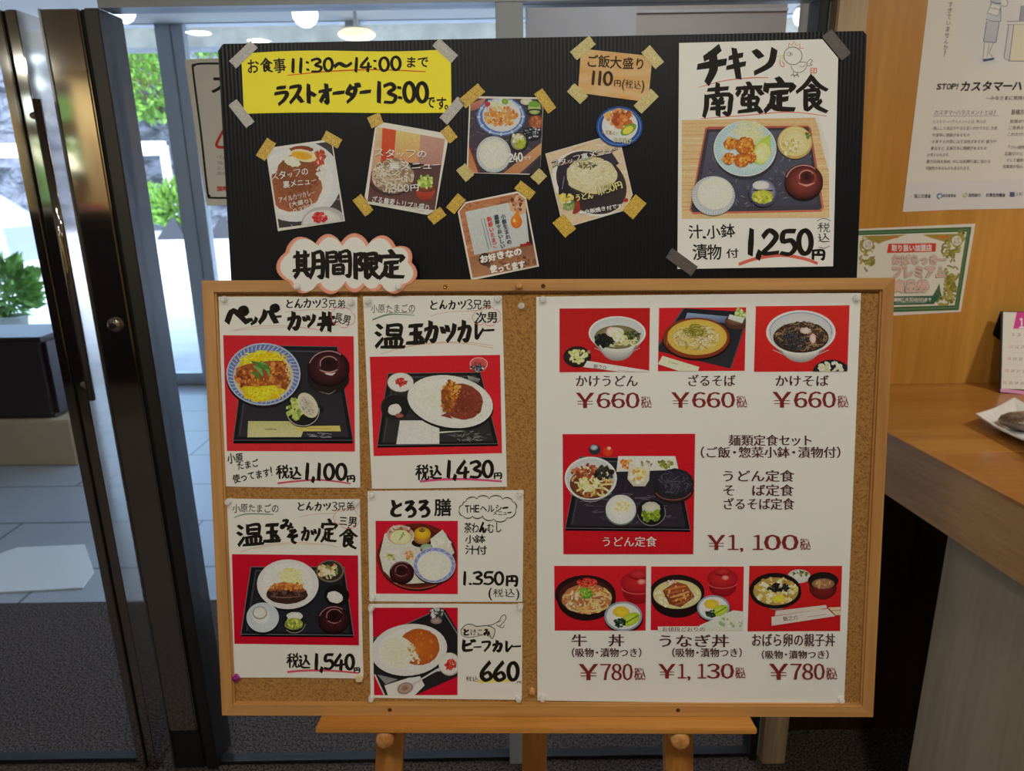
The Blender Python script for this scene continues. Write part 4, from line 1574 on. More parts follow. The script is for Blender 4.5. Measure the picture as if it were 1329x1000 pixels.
# ---- yellow opening hours sign
top = [(313 + (585 - 313) * t, 69.5 - 6.5 * t - 4 * math.sin(t * 6.0) * .5) for t in [i / 12 for i in range(13)]]
bot = [(586 + (316.5 - 586) * t, 145.0 + 3.0 * t + 1.2 * math.sin(t * 5 + 1)) for t in [i / 12 for i in range(13)]]
ys = sheet('opening_hours_sign', top + bot, NB, 'paper_yellow', 'yellow paper sign with brush written opening hours at the top left of the black panel', 'sign')
k = ink(ys, KY).split('lettering_line', ys, label='black brush lettering')
k.text('お食事', 160, 148, 222, 90, BLK, 'brush', rot=-.035, bold=.016)
k.text('11:30～14:00', 396, 150, 606, 76, BLK, 'brush', rot=-.02, jit=.6)
k.text('まで', 1022, 136, 126, 66, BLK, 'marker')
k.text('ラストオーダー', 312, 290, 525, 115, BLK, 'brush', rot=-.03, jit=.8)
k.text('13:00', 856, 282, 292, 104, BLK, 'brush', rot=-.02)
k.text('です。', 1128, 348, 150, 76, BLK, 'marker', rot=.02)
k.done('lettering_line', ys)
k = ink(ys, KY).split('underline', ys, label='orange underline')
k.stroke([(386, 240), (600, 219), (860, 209), (1132, 220)], 8, (214, 90, 26), (.6, 1, .7))
k.done('underline', ys)


def tapes(spec, crop, wd, m, grp, n=NB + .0007):
    ox, oy, s = crop
    for (x0, y0, x1, y1, lab, *w_) in spec:
        tape(ox + x0 * s, oy + y0 * s, ox + x1 * s, oy + y1 * s, (w_[0] if w_ else wd) * s, n, m, lab, grp)


tapes([(90, 183, 207, 72, 'silver glitter tape on the top left corner of the yellow sign'),
       (90, 385, 187, 507, 'silver glitter tape on the bottom left corner of the yellow sign'),
       (1187, 60, 1288, 153, 'silver glitter tape on the top right corner of the yellow sign'),
       (1226, 487, 1325, 372, 'silver glitter tape on the bottom right corner of the yellow sign')], KY, 56, 'tape_silver', 'silver glitter tapes')

# ---- 1 curry photo
K1 = (325, 160, .15)
s1 = sheet('photo_print', [(325 + x * .15, 160 + y * .15) for x, y in ((130, 215), (705, 135), (818, 845), (238, 932))], NB, 'photo_paper',
           'taped photo of egg curry on a white plate, leftmost photo on the black panel', 'photo', 'staff menu photos')
k = ink(s1, K1)
k.window([(148, 232), (700, 155), (803, 835), (248, 905)])
k.rect(100, 100, 850, 950, (58, 52, 56))
k.strands(500, 700, 420, 260, 80, 60, 10, ((92, 88, 92), (44, 40, 44), (120, 112, 112)))
k.poly([(100, 320), (300, 220), (200, 200), (140, 230)], (60, 34, 34))
k.ell(400, 500, 390, 350, (226, 222, 218), (196, 196, 204), rot=-.2)
k.ell(385, 505, 330, 290, (206, 202, 200), (222, 218, 216), rot=-.2)
k.ell(380, 560, 240, 200, (122, 70, 46), (146, 88, 60), rot=-.15, wob=.06)
k.ell(420, 420, 185, 160, (124, 72, 46), (116, 66, 42), wob=.06)
k.blobs(390, 540, 220, 190, 130, 16, ((138, 84, 56), (112, 62, 40), (130, 78, 50)), asp=.5)
k.blobs(600, 300, 50, 70, 60, 16, ((170, 70, 44), (150, 58, 40), (186, 96, 66)))
k.ell(440, 225, 100, 32, (130, 60, 30), (104, 50, 30), wob=.2)
k.ell(460, 280, 115, 52, (250, 170, 60), (240, 206, 160), rot=.2, wob=.1)
k.ell(440, 278, 90, 34, (244, 140, 34), (238, 150, 50), rot=.15, wob=.12)
k.ell(362, 330, 75, 42, (232, 222, 190), (226, 210, 170), rot=.35, wob=.2)
k.blobs(615, 430, 42, 60, 40, 15, ((226, 220, 206), (206, 196, 184), (236, 232, 222)))
k.ell(640, 870, 200, 150, (206, 200, 198), (150, 146, 148))
k.ell(620, 860, 165, 112, (212, 206, 202), (196, 188, 186))
k.blobs(605, 815, 66, 42, 50, 16, ((190, 44, 44), (206, 66, 60), (160, 34, 38)))
k.clip = None
WH = (250, 246, 238)
pr1 = k.done('print', s1, 'ink_gloss')
k = ink(s1, K1, lift=.0012)
k.text('スタッフの', 168, 425, 335, 75, WH, 'pen', rot=-.16)
k.text('裏メニュー', 275, 498, 295, 66, WH, 'pen', rot=-.13)
k.text('アイルカツカレー', 235, 640, 330, 55, WH, 'pen', rot=-.22)
k.text('(大盛り)', 330, 680, 200, 46, WH, 'pen', rot=-.18)
k.text('0.330円', 365, 745, 210, 44, WH, 'marker', rot=-.3)
k.done('handwriting', pr1, label='white pen handwriting')
tapes([(85, 300, 185, 148, 'gold glitter tape on the top left corner of the curry photo', 92), (635, 100, 775, 180, 'gold glitter tape on the top right corner of the curry photo', 88)], K1, 90, 'tape_gold', 'gold glitter tapes')

# ---- 2 soba photo
K2 = (450, 140, .15)
s2 = sheet('photo_print', [(450 + x * .15, 140 + y * .15) for x, y in ((245, 170), (320, 125), (815, 212), (875, 290), (770, 880), (700, 925), (190, 830), (155, 770))], NB, 'photo_paper',
           'taped photo of a mound of soba noodles with a red cup of spring onion', 'photo', 'staff menu photos')
k = ink(s2, K2)
k.window([(258, 162), (850, 268), (762, 885), (180, 808)])
k.poly([(200, 100), (900, 200), (860, 560), (160, 560)], (216, 176, 132), (176, 128, 108))
k.poly([(430, 150), (650, 190), (620, 470), (415, 450)], (226, 184, 112), (190, 130, 90))
k.poly([(640, 200), (900, 240), (860, 520), (620, 480)], (176, 134, 120), (150, 110, 104))
k.poly([(310, 150), (430, 170), (405, 470), (295, 470)], (196, 76, 40), (176, 60, 34))
k.poly([(120, 560), (900, 480), (800, 950), (100, 860)], (76, 56, 60), (92, 60, 52))
k.poly([(520, 470), (700, 490), (560, 520)], (34, 30, 36))
k.ell(390, 620, 200, 140, (80, 60, 54), (60, 44, 42))
k.poly([(200, 590), (215, 650), (330, 720), (580, 650), (575, 590)], (130, 50, 40))
k.ell(400, 590, 180, 150, (150, 130, 108), (120, 98, 84), wob=.05)
k.strands(400, 585, 178, 150, 170, 110, 9, ((196, 178, 152), (172, 150, 124), (128, 106, 88), (210, 194, 170)), curl=1.4)
k.ell(680, 700, 96, 40, (60, 36, 34))
k.poly([(590, 690), (770, 700), (735, 790), (660, 805), (610, 770)], (170, 66, 50), (120, 44, 38))
k.ell(682, 690, 90, 40, (120, 60, 46), (90, 50, 40))
k.blobs(680, 640, 66, 52, 60, 18, ((150, 176, 72), (176, 196, 96), (206, 212, 140), (120, 150, 60)))
k.clip = None
pr2 = k.done('print', s2, 'ink_gloss')
k = ink(s2, K2, lift=.0016)
k.text('スタッフの', 230, 345, 470, 78, WH, 'pen', rot=.03)
k.text('裏メニュー', 365, 470, 450, 72, WH, 'pen', rot=-.03)
k.text('1,300円', 325, 665, 300, 64, WH, 'marker', rot=-.02)
k.text('ざる蕎麦トリプル盛り', 220, 755, 515, 62, WH, 'pen', rot=.16)
k.done('handwriting', pr2, label='white pen handwriting')
tapes([(195, 130, 300, 85, 'gold glitter tape on the top left corner of the soba photo', 100), (845, 175, 925, 280, 'gold glitter tape on the top right corner of the soba photo', 90),
       (85, 770, 195, 910, 'gold glitter tape on the bottom left corner of the soba photo', 92), (725, 975, 835, 890, 'gold glitter tape on the bottom right corner of the soba photo', 92)], K2, 90, 'tape_gold', 'gold glitter tapes')

# ---- 3 pork and cabbage tray photo
K3 = (590, 105, .14004)
s3 = sheet('photo_print', [(590 + x * .14, 105 + y * .14) for x, y in ((138, 140), (760, 152), (822, 250), (796, 800), (690, 868), (110, 852))], NB, 'photo_paper',
           'taped photo of a fried dish on a blue rimmed plate above a bowl of rice', 'photo', 'staff menu photos')
k = ink(s3, K3)
k.window([(150, 160), (770, 168), (818, 250), (792, 860), (122, 848)])
k.rect(80, 100, 900, 950, (64, 56, 66))
k.strands(400, 560, 330, 380, 60, 90, 10, ((84, 74, 84), (52, 46, 54), (96, 86, 96)), curl=.4)
k.poly([(80, 560), (160, 620), (230, 900), (80, 900)], (150, 96, 66), (176, 120, 84))
k.stroke([(140, 600), (240, 880)], 18, (96, 50, 46))
k.poly([(430, 870), (820, 560), (820, 660), (590, 870)], (190, 136, 98), (160, 110, 76))
k.poly([(640, 870), (830, 660), (830, 900)], (52, 46, 52))
k.poly([(150, 210), (300, 150), (240, 250), (150, 280)], (186, 120, 100), (140, 84, 70))
k.ell(430, 330, 226, 180, (96, 120, 176), (72, 96, 160))
k.ring(430, 330, 205, 162, 16, (140, 160, 200))
for a in range(12):
    k.ell(430 + 205 * math.cos(a * .52), 330 + 163 * math.sin(a * .52), 16, 10, (170, 186, 214), rot=a * .52)
k.ell(436, 320, 178, 150, (214, 214, 218), (190, 192, 202))
k.strands(430, 210, 100, 52, 50, 50, 7, ((216, 214, 160), (196, 200, 140), (228, 226, 190)))
k.ell(468, 190, 30, 28, (120, 150, 50), (96, 130, 44), wob=.3)
k.blobs(430, 330, 150, 90, 150, 19, ((196, 110, 54), (216, 134, 70), (170, 88, 44), (186, 130, 80), (226, 160, 100)))
k.ell(305, 215, 26, 24, (170, 52, 44), wob=.2)
k.ell(665, 190, 56, 32, (206, 200, 180), (170, 160, 140))
k.ell(740, 250, 60, 62, (176, 190, 120), (120, 140, 70))
k.ell(735, 215, 50, 30, (96, 140, 50), wob=.2)
k.ell(755, 380, 72, 70, (150, 90, 58), (100, 56, 40))
k.blobs(755, 385, 55, 55, 30, 14, ((170, 104, 66), (130, 76, 50)))
k.ring(740, 290, 70, 26, 14, (34, 34, 40))
k.ell(720, 490, 95, 62, (44, 44, 56), (30, 30, 38))
k.blobs(720, 480, 80, 50, 26, 9, ((170, 176, 190), (110, 116, 130)))
k.ell(592, 568, 92, 96, (60, 54, 52), (40, 36, 36))
k.ell(592, 560, 72, 78, (160, 156, 130), (120, 116, 90))
k.blobs(585, 530, 56, 40, 36, 15, ((216, 210, 170), (196, 190, 150)))
k.blobs(610, 580, 46, 40, 34, 15, ((150, 160, 50), (176, 180, 60), (130, 140, 50)))
k.ell(362, 680, 160, 168, (206, 206, 204), (170, 176, 180))
for a in range(36):
    t = a * math.pi / 18
    k.stroke([(362 + 130 * math.cos(t), 680 + 136 * math.sin(t)), (362 + 158 * math.cos(t), 680 + 165 * math.sin(t))], 5, (150, 160, 170))
k.rice(362, 676, 134, 140, 110, tone=((222, 218, 200), (206, 200, 180), (232, 230, 216)))
k.clip = None
pr3 = k.done('print', s3, 'ink_gloss')
k = ink(s3, K3, lift=.0016).split('handwriting', pr3)
k.text('240', 500, 672, 128, 80, WH, 'brush', rot=-.06)
k.text('カツ', 430, 735, 62, 40, WH, 'pen', rot=-.1)
k.text('です', 636, 700, 76, 36, WH, 'pen', rot=-.1)
k.text('トリ', 292, 235, 50, 46, (206, 50, 44), 'pen')
k.done('handwriting', pr3, label='white pen handwriting')
tapes([(70, 215, 250, 60, 'gold glitter tape on the top left corner of the fried dish photo', 105), (775, 95, 905, 275, 'gold glitter tape on the top right corner of the fried dish photo', 95)], K3, 95, 'tape_gold', 'gold glitter tapes')
tapes([(55, 795, 142, 900, 'pale gold tape on the bottom left corner of the fried dish photo', 105), (740, 925, 820, 845, 'pale gold tape on the bottom right corner of the fried dish photo', 105)], K3, 95, 'tape_pale', 'pale gold glitter tapes')

# ---- 4 egg notice photo
K4 = (575, 230, .14)
s4 = sheet('photo_print', [(575 + x * .14, 230 + y * .14) for x, y in ((136, 320), (205, 230), (690, 130), (770, 190), (890, 825), (262, 955))], NB, 'photo_paper',
           'taped photo of a pale egg notice, lowest photo on the black panel', 'photo', 'staff menu photos')
k = ink(s4, K4)
k.window([(152, 318), (212, 242), (690, 148), (758, 202), (872, 815), (275, 930)])
k.rect(80, 80, 950, 1000, (160, 104, 74))
k.strands(480, 500, 420, 460, 120, 110, 16, ((176, 120, 86), (140, 90, 62), (190, 140, 104), (130, 80, 58)), curl=.25, flat=.3)
k.poly([(760, 200), (900, 180), (900, 860), (800, 700)], (40, 32, 32))
k.poly([(205, 320), (600, 235), (770, 330), (800, 620), (290, 720)], (178, 184, 186), (164, 170, 174))
k.poly([(610, 240), (700, 160), (770, 230), (770, 330), (700, 350), (625, 310)], (190, 136, 108), (204, 150, 120))
k.blobs(690, 240, 60, 70, 26, 22, ((206, 156, 126), (170, 112, 86), (84, 54, 44)))
k.ell(680, 410, 52, 62, (226, 110, 34), (196, 84, 24))
k.poly([(640, 380), (690, 300), (720, 370)], (226, 110, 34))
k.ell(660, 400, 14, 18, (244, 170, 100))
k.blobs(780, 680, 60, 70, 50, 24, ((150, 40, 40), (120, 30, 36), (176, 60, 54)))
k.poly([(250, 740), (860, 620), (900, 900), (280, 960)], (120, 80, 60), (150, 108, 80))
k.ell(390, 760, 60, 60, (60, 44, 40))
k.blobs(600, 790, 260, 70, 50, 20, ((110, 72, 54), (150, 106, 78), (84, 56, 46)))
k.clip = None
pr4 = k.done('print', s4, 'ink_gloss')
k = ink(s4, K4, lift=.0008)
k.text('小原生まれの', 528, 345, 46, 290, (40, 52, 66), 'mincho', rot=-.24, vert=True, bold=.01)
k.text('濃厚でおいしい', 466, 352, 46, 320, (40, 52, 66), 'mincho', rot=-.22, vert=True, bold=.01)
k.text('新鮮いたまご', 402, 366, 46, 300, (200, 60, 60), 'mincho', rot=-.2, vert=True, bold=.01)
for dx in (0, 28):
    k.stroke([(352 + dx, 380), (425 + dx * .8, 670 - dx)], 5, (100, 108, 116))
k.text('お好きなの', 330, 730, 400, 74, WH, 'brush', rot=-.22, bold=.05)
k.text('使ってます', 430, 820, 330, 74, WH, 'brush', rot=-.17, bold=.05)
k.done('lettering', pr4)
tapes([(65, 310, 175, 178, 'gold glitter tape on the top left corner of the egg notice photo', 100), (690, 65, 830, 175, 'gold glitter tape on the top right corner of the egg notice photo', 95)], K4, 95, 'tape_gold', 'gold glitter tapes')

# ---- 5 udon photo
K5 = (700, 125, .18496)
s5 = sheet('photo_print', [(700 + x * .18496, 125 + y * .18496) for x, y in ((42, 402), (430, 290), (575, 345), (655, 690), (600, 800), (240, 905), (150, 850))], NB, 'photo_paper',
           'taped photo of a pale noodle mound on a black dish in a cream oval frame', 'photo', 'staff menu photos')
k = ink(s5, K5)
k.window([(46, 405), (430, 296), (572, 350), (650, 690), (598, 795), (242, 899), (154, 848)])
k.rect(0, 250, 700, 950, (206, 168, 140))
k.strands(350, 600, 320, 320, 40, 160, 12, ((222, 190, 164), (190, 150, 124)), curl=.2, flat=.3)
k.ell(350, 610, 275, 215, (226, 216, 204), rot=.55)
k.ell(365, 605, 262, 205, (42, 36, 40), (54, 44, 46), rot=.55)
k.poly([(135, 490), (510, 395), (560, 470), (200, 700), (135, 690)], (50, 46, 58), (34, 30, 36))
k.stroke([(140, 480), (520, 388)], 9, (170, 120, 96))
k.stroke([(160, 650), (175, 560)], 4, (120, 130, 160))
k.ell(365, 570, 178, 128, (60, 50, 48))
k.ell(365, 555, 178, 128, (214, 198, 156), (196, 176, 134), wob=.08)
k.strands(365, 550, 172, 122, 120, 80, 6, ((224, 210, 170), (204, 186, 144), (190, 170, 130), (232, 222, 188)), curl=1.2)
k.blobs(340, 485, 74, 24, 46, 11, ((84, 84, 48), (62, 62, 40), (110, 106, 66)), asp=.3)
k.blobs(185, 715, 48, 34, 40, 14, ((220, 180, 84), (206, 160, 66), (232, 200, 120)))
k.blobs(210, 765, 44, 30, 24, 14, ((120, 140, 76), (216, 210, 190), (96, 110, 60)))
k.poly([(232, 820), (270, 690), (290, 800), (250, 826)], (150, 60, 46), (120, 44, 38))
k.ell(606, 727, 18, 14, (150, 40, 40), wob=.2)
k.clip = None
pr5 = k.done('print', s5, 'ink_gloss')
k = ink(s5, K5, lift=.0012)
for t_, a in (('スタッフ裏メニュー', (78, 452, 480, 52)),):
    k.text(t_, *a, (60, 52, 48), 'brush', rot=-.235, bold=.06)
    k.text(t_, *a, WH, 'pen', rot=-.235)
k.text('1,130円', 395, 640, 185, 56, (80, 66, 40), 'brush', rot=-.28, bold=.05)
k.text('1,130円', 395, 640, 185, 56, (232, 216, 130), 'marker', rot=-.28)
k.text('うどん', 245, 690, 130, 50, (232, 216, 130), 'marker', rot=-.2)
k.text('※白飯焼き付です', 275, 800, 310, 34, WH, 'marker', rot=-.17)
k.done('lettering', pr5)
tapes([(130, 855, 220, 960, 'gold glitter tape on the bottom left corner of the noodle mound photo', 100), (620, 830, 715, 718, 'gold glitter tape on the bottom right corner of the noodle mound photo', 100)], K5, 95, 'tape_gold', 'gold glitter tapes')

# ---- round blue plate cut-out
pts = [(700 + (562 + 163 * math.cos(-a)) * .18496, 125 + (212 + 142 * math.sin(-a)) * .18496) for a in [-i * 2 * math.pi / 40 for i in range(40)]]
s6 = sheet('plate_cutout', pts, NB + .0012, 'photo_paper', 'round cut out photo of fried chicken on a blue plate, above the noodle mound photo', 'photo', 'staff menu photos')
k = ink(s6, K5)
k.ell(562, 212, 163, 142, (40, 74, 140), (30, 58, 120))
k.ring(562, 212, 148, 127, 8, (70, 110, 170))
k.ell(565, 205, 126, 116, (222, 218, 212), (204, 200, 200))
k.blobs(575, 155, 74, 56, 70, 24, ((196, 110, 56), (170, 86, 42), (216, 136, 80), (140, 66, 34)))
k.blobs(490, 140, 26, 26, 14, 16, ((206, 150, 90), (190, 120, 66)))
k.ell(625, 232, 62, 32, (110, 150, 44), (90, 130, 40), rot=-.55)
k.ell(622, 236, 40, 24, (226, 200, 76), (206, 184, 66), rot=-.55)
k.text('※写真はイ', 440, 232, 120, 34, (150, 130, 90), 'pen', rot=.1)
k.text('から揚げ', 520, 282, 130, 40, (60, 56, 50), 'brush', rot=.12, bold=.05)
k.text('から揚げ', 520, 282, 130, 40, (236, 222, 150), 'pen', rot=.12)
k.done('print', s6, 'ink_gloss')

# ---- tan rice sign
K6 = (730, 40, .11287)
s7 = sheet('rice_sign', [(730 + x * .11287, 40 + y * .11287) for x, y in ((215, 205), (1035, 290), (985, 820), (178, 710))], NB, 'paper_kraft',
           'tan paper sign offering a large rice, top middle of the black panel', 'sign')
k = ink(s7, K6).split('lettering_line', s7)
BR = (56, 40, 26)
k.text('ご飯大盛り', 275, 268, 690, 150, BR, 'marker', rot=.06)
k.text('110', 320, 462, 265, 155, BR, 'brush', rot=.03, jit=.3)
k.text('円', 590, 555, 90, 85, BR, 'marker', rot=.05)
k.text('(税込)', 690, 545, 260, 115, BR, 'marker', rot=.1)
k.done('lettering_line', s7)
tapes([(125, 290, 345, 105, 'pale gold tape on the top left corner of the tan rice sign', 125), (955, 205, 1120, 400, 'pale gold tape on the top right corner of the tan rice sign', 130),
       (95, 650, 250, 795, 'pale gold tape on the bottom left corner of the tan rice sign', 130), (865, 905, 1060, 710, 'pale gold tape on the bottom right corner of the tan rice sign', 130)], K6, 125, 'tape_pale', 'pale gold glitter tapes')

# ---- chicken nanban poster
KC = (860, 30, .3302)
s8 = sheet('menu_poster', [(860 + x * .3302, 30 + y * .3302) for x, y in ((65, 78), (628, 63), (690, 138), (670, 955), (58, 966))], NB, 'paper_big',
           'tall white poster for the chicken nanban set, at the top right of the black panel', 'poster', 'brush lettered menu posters')
KT = (890, 40, .15049)
INK = (26, 21, 18)
k = ink(s8, KT)
k.text('チ', 100, 128, 255, 335, INK, 'brush', jit=.3)
k.text('キ', 345, 135, 185, 290, INK, 'brush', jit=.3)
k.text('ン', 575, 140, 205, 250, INK, 'brush', jit=.2)
for ch, x, y, w_, h_ in (('南', 125, 440, 300, 320), ('蛮', 410, 430, 285, 315), ('定', 655, 390, 305, 330), ('食', 940, 380, 290, 350)):
    k.text(ch, x, y, w_, h_, INK, 'brush', jit=.4, bold=.036)
k.done('title', s8, label='thick black brush lettering')
k = ink(s8, KT).split('underline', s8, label='red pencil underline')
k.stroke([(108, 488), (330, 430), (560, 405), (712, 404)], 9, (196, 100, 84), (.6, 1, .7))
k.stroke([(130, 757), (500, 730), (900, 700), (1215, 735)], 9, (196, 100, 84), (.6, 1, .7))
k.crop((885, 285, .15049))
k.stroke([(490, 385), (640, 335), (850, 305), (1050, 335), (1170, 378)], 30, (190, 84, 74), (.9, 1, .8))
k.done('underline', s8)
k = ink(s8, KT, lift=.0001)
g2 = (96, 88, 82)
k.ring(925, 215, 78, 76, 6, g2)
k.ell(895, 200, 26, 17, (238, 234, 226)); k.ring(895, 200, 24, 15, 4, g2); k.ell(903, 200, 7, 7, g2)
k.stroke([(885, 140), (892, 105), (915, 125), (938, 92), (955, 125), (985, 112), (985, 150), (1018, 148)], 7, (196, 110, 96), raw=True)
k.stroke([(845, 210), (790, 218), (845, 240)], 6, (206, 176, 60), raw=True)
k.stroke([(815, 245), (812, 280), (835, 310), (850, 290), (830, 262)], 7, (196, 110, 96))
k.stroke([(905, 300), (935, 350), (985, 358), (1030, 330), (1045, 275), (975, 270)], 5, g2)
k.stroke([(985, 300), (1010, 312), (1035, 285)], 4, g2)
k.stroke([(1045, 275), (1075, 245), (1095, 260), (1075, 280), (1090, 296), (1050, 300)], 5, g2)
for x in (930, 965):
    k.stroke([(x, 352), (x - 6, 385)], 5, g2); k.stroke([(x - 26, 385), (x, 378), (x + 8, 400)], 7, g2)
k.text('印', 1068, 315, 66, 62, (196, 90, 70), 'pen')
k.done('chicken_drawing', s8, label='line drawing of a chicken')
# photo
k = ink(s8, (880, 150, .15049))
k.window([(32, 38), (1215, 15), (1300, 300), (1305, 880), (32, 888)])
k.poly([(20, 10), (1320, 10), (1320, 900), (20, 900)], (206, 158, 118), (214, 164, 122))
for j in range(26):
    y = 30 + j * 34 + k.r.uniform(-8, 8)
    k.stroke([(20, y), (400, y + k.r.uniform(-9, 9)), (900, y + k.r.uniform(-9, 9)), (1320, y - 8)], k.r.uniform(4, 12), k.r.choice(((190, 138, 100), (222, 180, 140), (196, 146, 104))))
k.poly([(1175, 0), (1330, 0), (1330, 520), (1290, 450), (1240, 260), (1215, 120)], (216, 208, 194))
k.poly([(235, 108), (262, 95), (1120, 85), (1145, 108), (1258, 790), (1235, 828), (130, 850), (98, 815)], (150, 76, 64), (176, 96, 80))
k.poly([(248, 118), (1125, 100), (1240, 790), (1220, 812), (125, 832), (112, 805)], (52, 48, 58), (58, 56, 66))
k.poly([(270, 142), (1105, 122), (1205, 770), (160, 790)], (76, 76, 92), (62, 62, 76))
k.blobs(680, 460, 500, 320, 170, 22, ((96, 96, 112), (58, 58, 70), (84, 84, 98), (110, 110, 124)), asp=.25)
k.ell(585, 310, 272, 240, (50, 48, 58))
k.ell(578, 284, 270, 238, (190, 214, 222), (160, 192, 204))
for j in range(64):
    t = j * math.pi / 32
    k.stroke([(578 + 205 * math.cos(t), 284 + 180 * math.sin(t)), (578 + 262 * math.cos(t), 284 + 231 * math.sin(t))], 7, (140, 178, 192))
k.ell(578, 284, 212, 186, (182, 206, 212), (170, 198, 206))
k.ring(578, 284, 267, 235, 9, (206, 222, 226))
k.strands(610, 135, 130, 95, 150, 75, 7, ((222, 220, 150), (234, 232, 176), (206, 208, 130), (216, 222, 160)))
k.strands(690, 200, 80, 60, 50, 60, 7, ((206, 208, 130), (222, 220, 150)))
k.poly([(660, 400), (640, 300), (700, 220), (795, 160), (800, 330), (720, 430)], (150, 186, 70), (170, 200, 90))
k.ell(728, 322, 66, 88, (226, 222, 150), (206, 206, 110), rot=.15)
k.strands(728, 322, 50, 66, 20, 40, 5, ((214, 210, 130), (236, 232, 176)))
for cx_1, cy_1, r1 in ((455, 240, 58), (580, 260, 82), (440, 370, 56), (545, 385, 64), (625, 360, 52)):
    k.ell(cx_1, cy_1, r1, r1 * .9, (206, 120, 50), (150, 70, 28), wob=.2)
    k.blobs(cx_1, cy_1, r1 * .9, r1 * .8, 34, 15, ((216, 134, 56), (186, 96, 36), (230, 156, 76), (156, 72, 28)))
k.ell(1008, 230, 152, 142, (196, 166, 104), (170, 138, 84)); k.ell(1008, 222, 140, 128, (222, 198, 144), (206, 178, 120))
k.ring(1010, 220, 110, 100, 8, (196, 164, 112), a0=3.2, a1=6.8); k.ring(1010, 225, 86, 80, 6, (206, 176, 124), a0=3.3, a1=6.5)
k.blobs(975, 275, 82, 62, 60, 15, ((222, 208, 140), (196, 180, 104), (170, 150, 84), (236, 226, 180)))
k.blobs(1115, 175, 24, 30, 8, 13, ((70, 96, 40), (96, 120, 56)))
k.lid_bowl(1085, 565, 165, (122, 56, 50), (190, 130, 120), 148, .38, .15, -.25)
k.ell(305, 690, 186, 170, (190, 196, 204), (150, 158, 168))
for j in range(50):
    t = j * math.pi / 25
    k.stroke([(305 + 150 * math.cos(t), 690 + 138 * math.sin(t)), (305 + 184 * math.cos(t), 690 + 168 * math.sin(t))], 5, (214, 218, 222))
k.rice(318, 670, 152, 140, 150, tone=((234, 230, 206), (220, 214, 184), (242, 240, 226)))
k.ell(736, 662, 126, 124, (84, 84, 112), (60, 60, 84)); k.ell(736, 656, 104, 104, (150, 150, 170), (96, 96, 120))
k.ell(715, 600, 72, 38, (214, 210, 204), (190, 186, 184), wob=.1)
k.poly([(645, 636), (820, 640), (815, 652), (645, 648)], (40, 34, 36))
k.ell(728, 700, 92, 58, (196, 196, 80), (160, 160, 60), wob=.1)
k.blobs(728, 700, 84, 52, 60, 14, ((206, 200, 70), (170, 176, 56), (222, 214, 110), (140, 146, 50)))
k.clip = None
k.done('food_photo', s8, 'ink_gloss')
k = ink(s8, (885, 285, .15049))
k.text('汁.小鉢', 50, 38, 415, 125, INK, 'brush', bold=.014, jit=1.2)
k.text('漬物', 92, 208, 255, 140, INK, 'brush', bold=.014)
k.text('付', 375, 240, 120, 92, INK, 'brush', bold=.014)
k.text('1,250', 548, 88, 585, 215, INK, 'brush', jit=.4)
k.text('円', 1110, 255, 128, 100, INK, 'brush', bold=.012)
k.text('税込', 1165, 18, 115, 185, INK, 'marker', vert=True)
k.stroke([(1165, 12), (1220, -12), (1285, 10)], 6, g2); k.stroke([(1180, 232), (1225, 246), (1275, 225)], 6, g2)
k.done('price', s8, label='brush written price')
tapes([(645, 38, 722, 132, 'dark glitter tape on the top right corner of the chicken nanban poster', 48), (25, 902, 125, 975, 'dark glitter tape on the bottom left corner of the chicken nanban poster', 46)], KC, 48, 'tape_dark', 'dark glitter tapes')

# ---- cloud shaped limited-time sign over the frame
K7 = (355, 295, .15049)
cp = [(100, 215), (360, 140), (580, 130), (820, 140), (1055, 165), (1190, 300), (1140, 500), (940, 500), (790, 500), (610, 490), (375, 490), (130, 470)]


def cloud_outline(pts, bulge, n=8, inset=0.0):
    cx, cy = sum(p[0] for p in pts) / len(pts), sum(p[1] for p in pts) / len(pts)
    out = []
    for i in range(len(pts)):
        a, b = np.array(pts[i], float), np.array(pts[(i + 1) % len(pts)], float)
        m_ = (a + b) / 2
        nm = np.array([b[1] - a[1], a[0] - b[0]])
        if nm @ (m_ - np.array([cx, cy])) < 0: nm = -nm
        nm /= np.linalg.norm(nm)
        L_ = np.linalg.norm(b - a)
        for j in range(n):
            t = j / n
            q_ = a * (1 - t) + b * t + nm * (bulge * L_ * math.sin(math.pi * t) ** .75)
            v = np.array([cx, cy]) - q_
            out.append(tuple(q_ + v / np.linalg.norm(v) * inset))
    return out


co = cloud_outline(cp, .36)
s9 = sheet('limited_time_sign', [(355 + x * .15049, 295 + y * .15049) for x, y in co], .0004, 'paper', 'white cloud shaped sign with pink border pinned over the cork board top edge', 'sign')
k = ink(s9, K7)
pk = (222, 120, 100)
ci = cloud_outline(cp, .36, inset=34)
k.raw([([co[i], co[(i + 1) % len(co)], ci[(i + 1) % len(co)], ci[i]], [ic(pk), ic(pk), ic((228, 140, 118)), ic((228, 140, 118))]) for i in range(len(co))])
k.done('border', s9, label='pink marker border')
k = ink(s9, K7)
for ch, x, y, w_, h_ in (('期', 155, 190, 295, 270), ('間', 440, 195, 240, 255), ('限', 680, 195, 245, 260), ('定', 895, 185, 245, 270)):
    k.text(ch, x, y, w_, h_, INK, 'brush', bold=.018, jit=.4)
k.done('lettering', s9, label='black brush lettering')
tack(385, 371.5, .0012, 'clear push pin at the lower left of the pink cloud sign')
tack(517, 371.5, .0012, 'clear push pin at the lower right of the pink cloud sign')

# ================================================================== menu sheets pinned on the cork
NC = N_CORK + .0006
RED, RED2 = (178, 30, 42), (190, 40, 46)
GREEN_L, PINK_L = (96, 112, 96), (200, 150, 140)
PG = 'brush lettered menu posters'


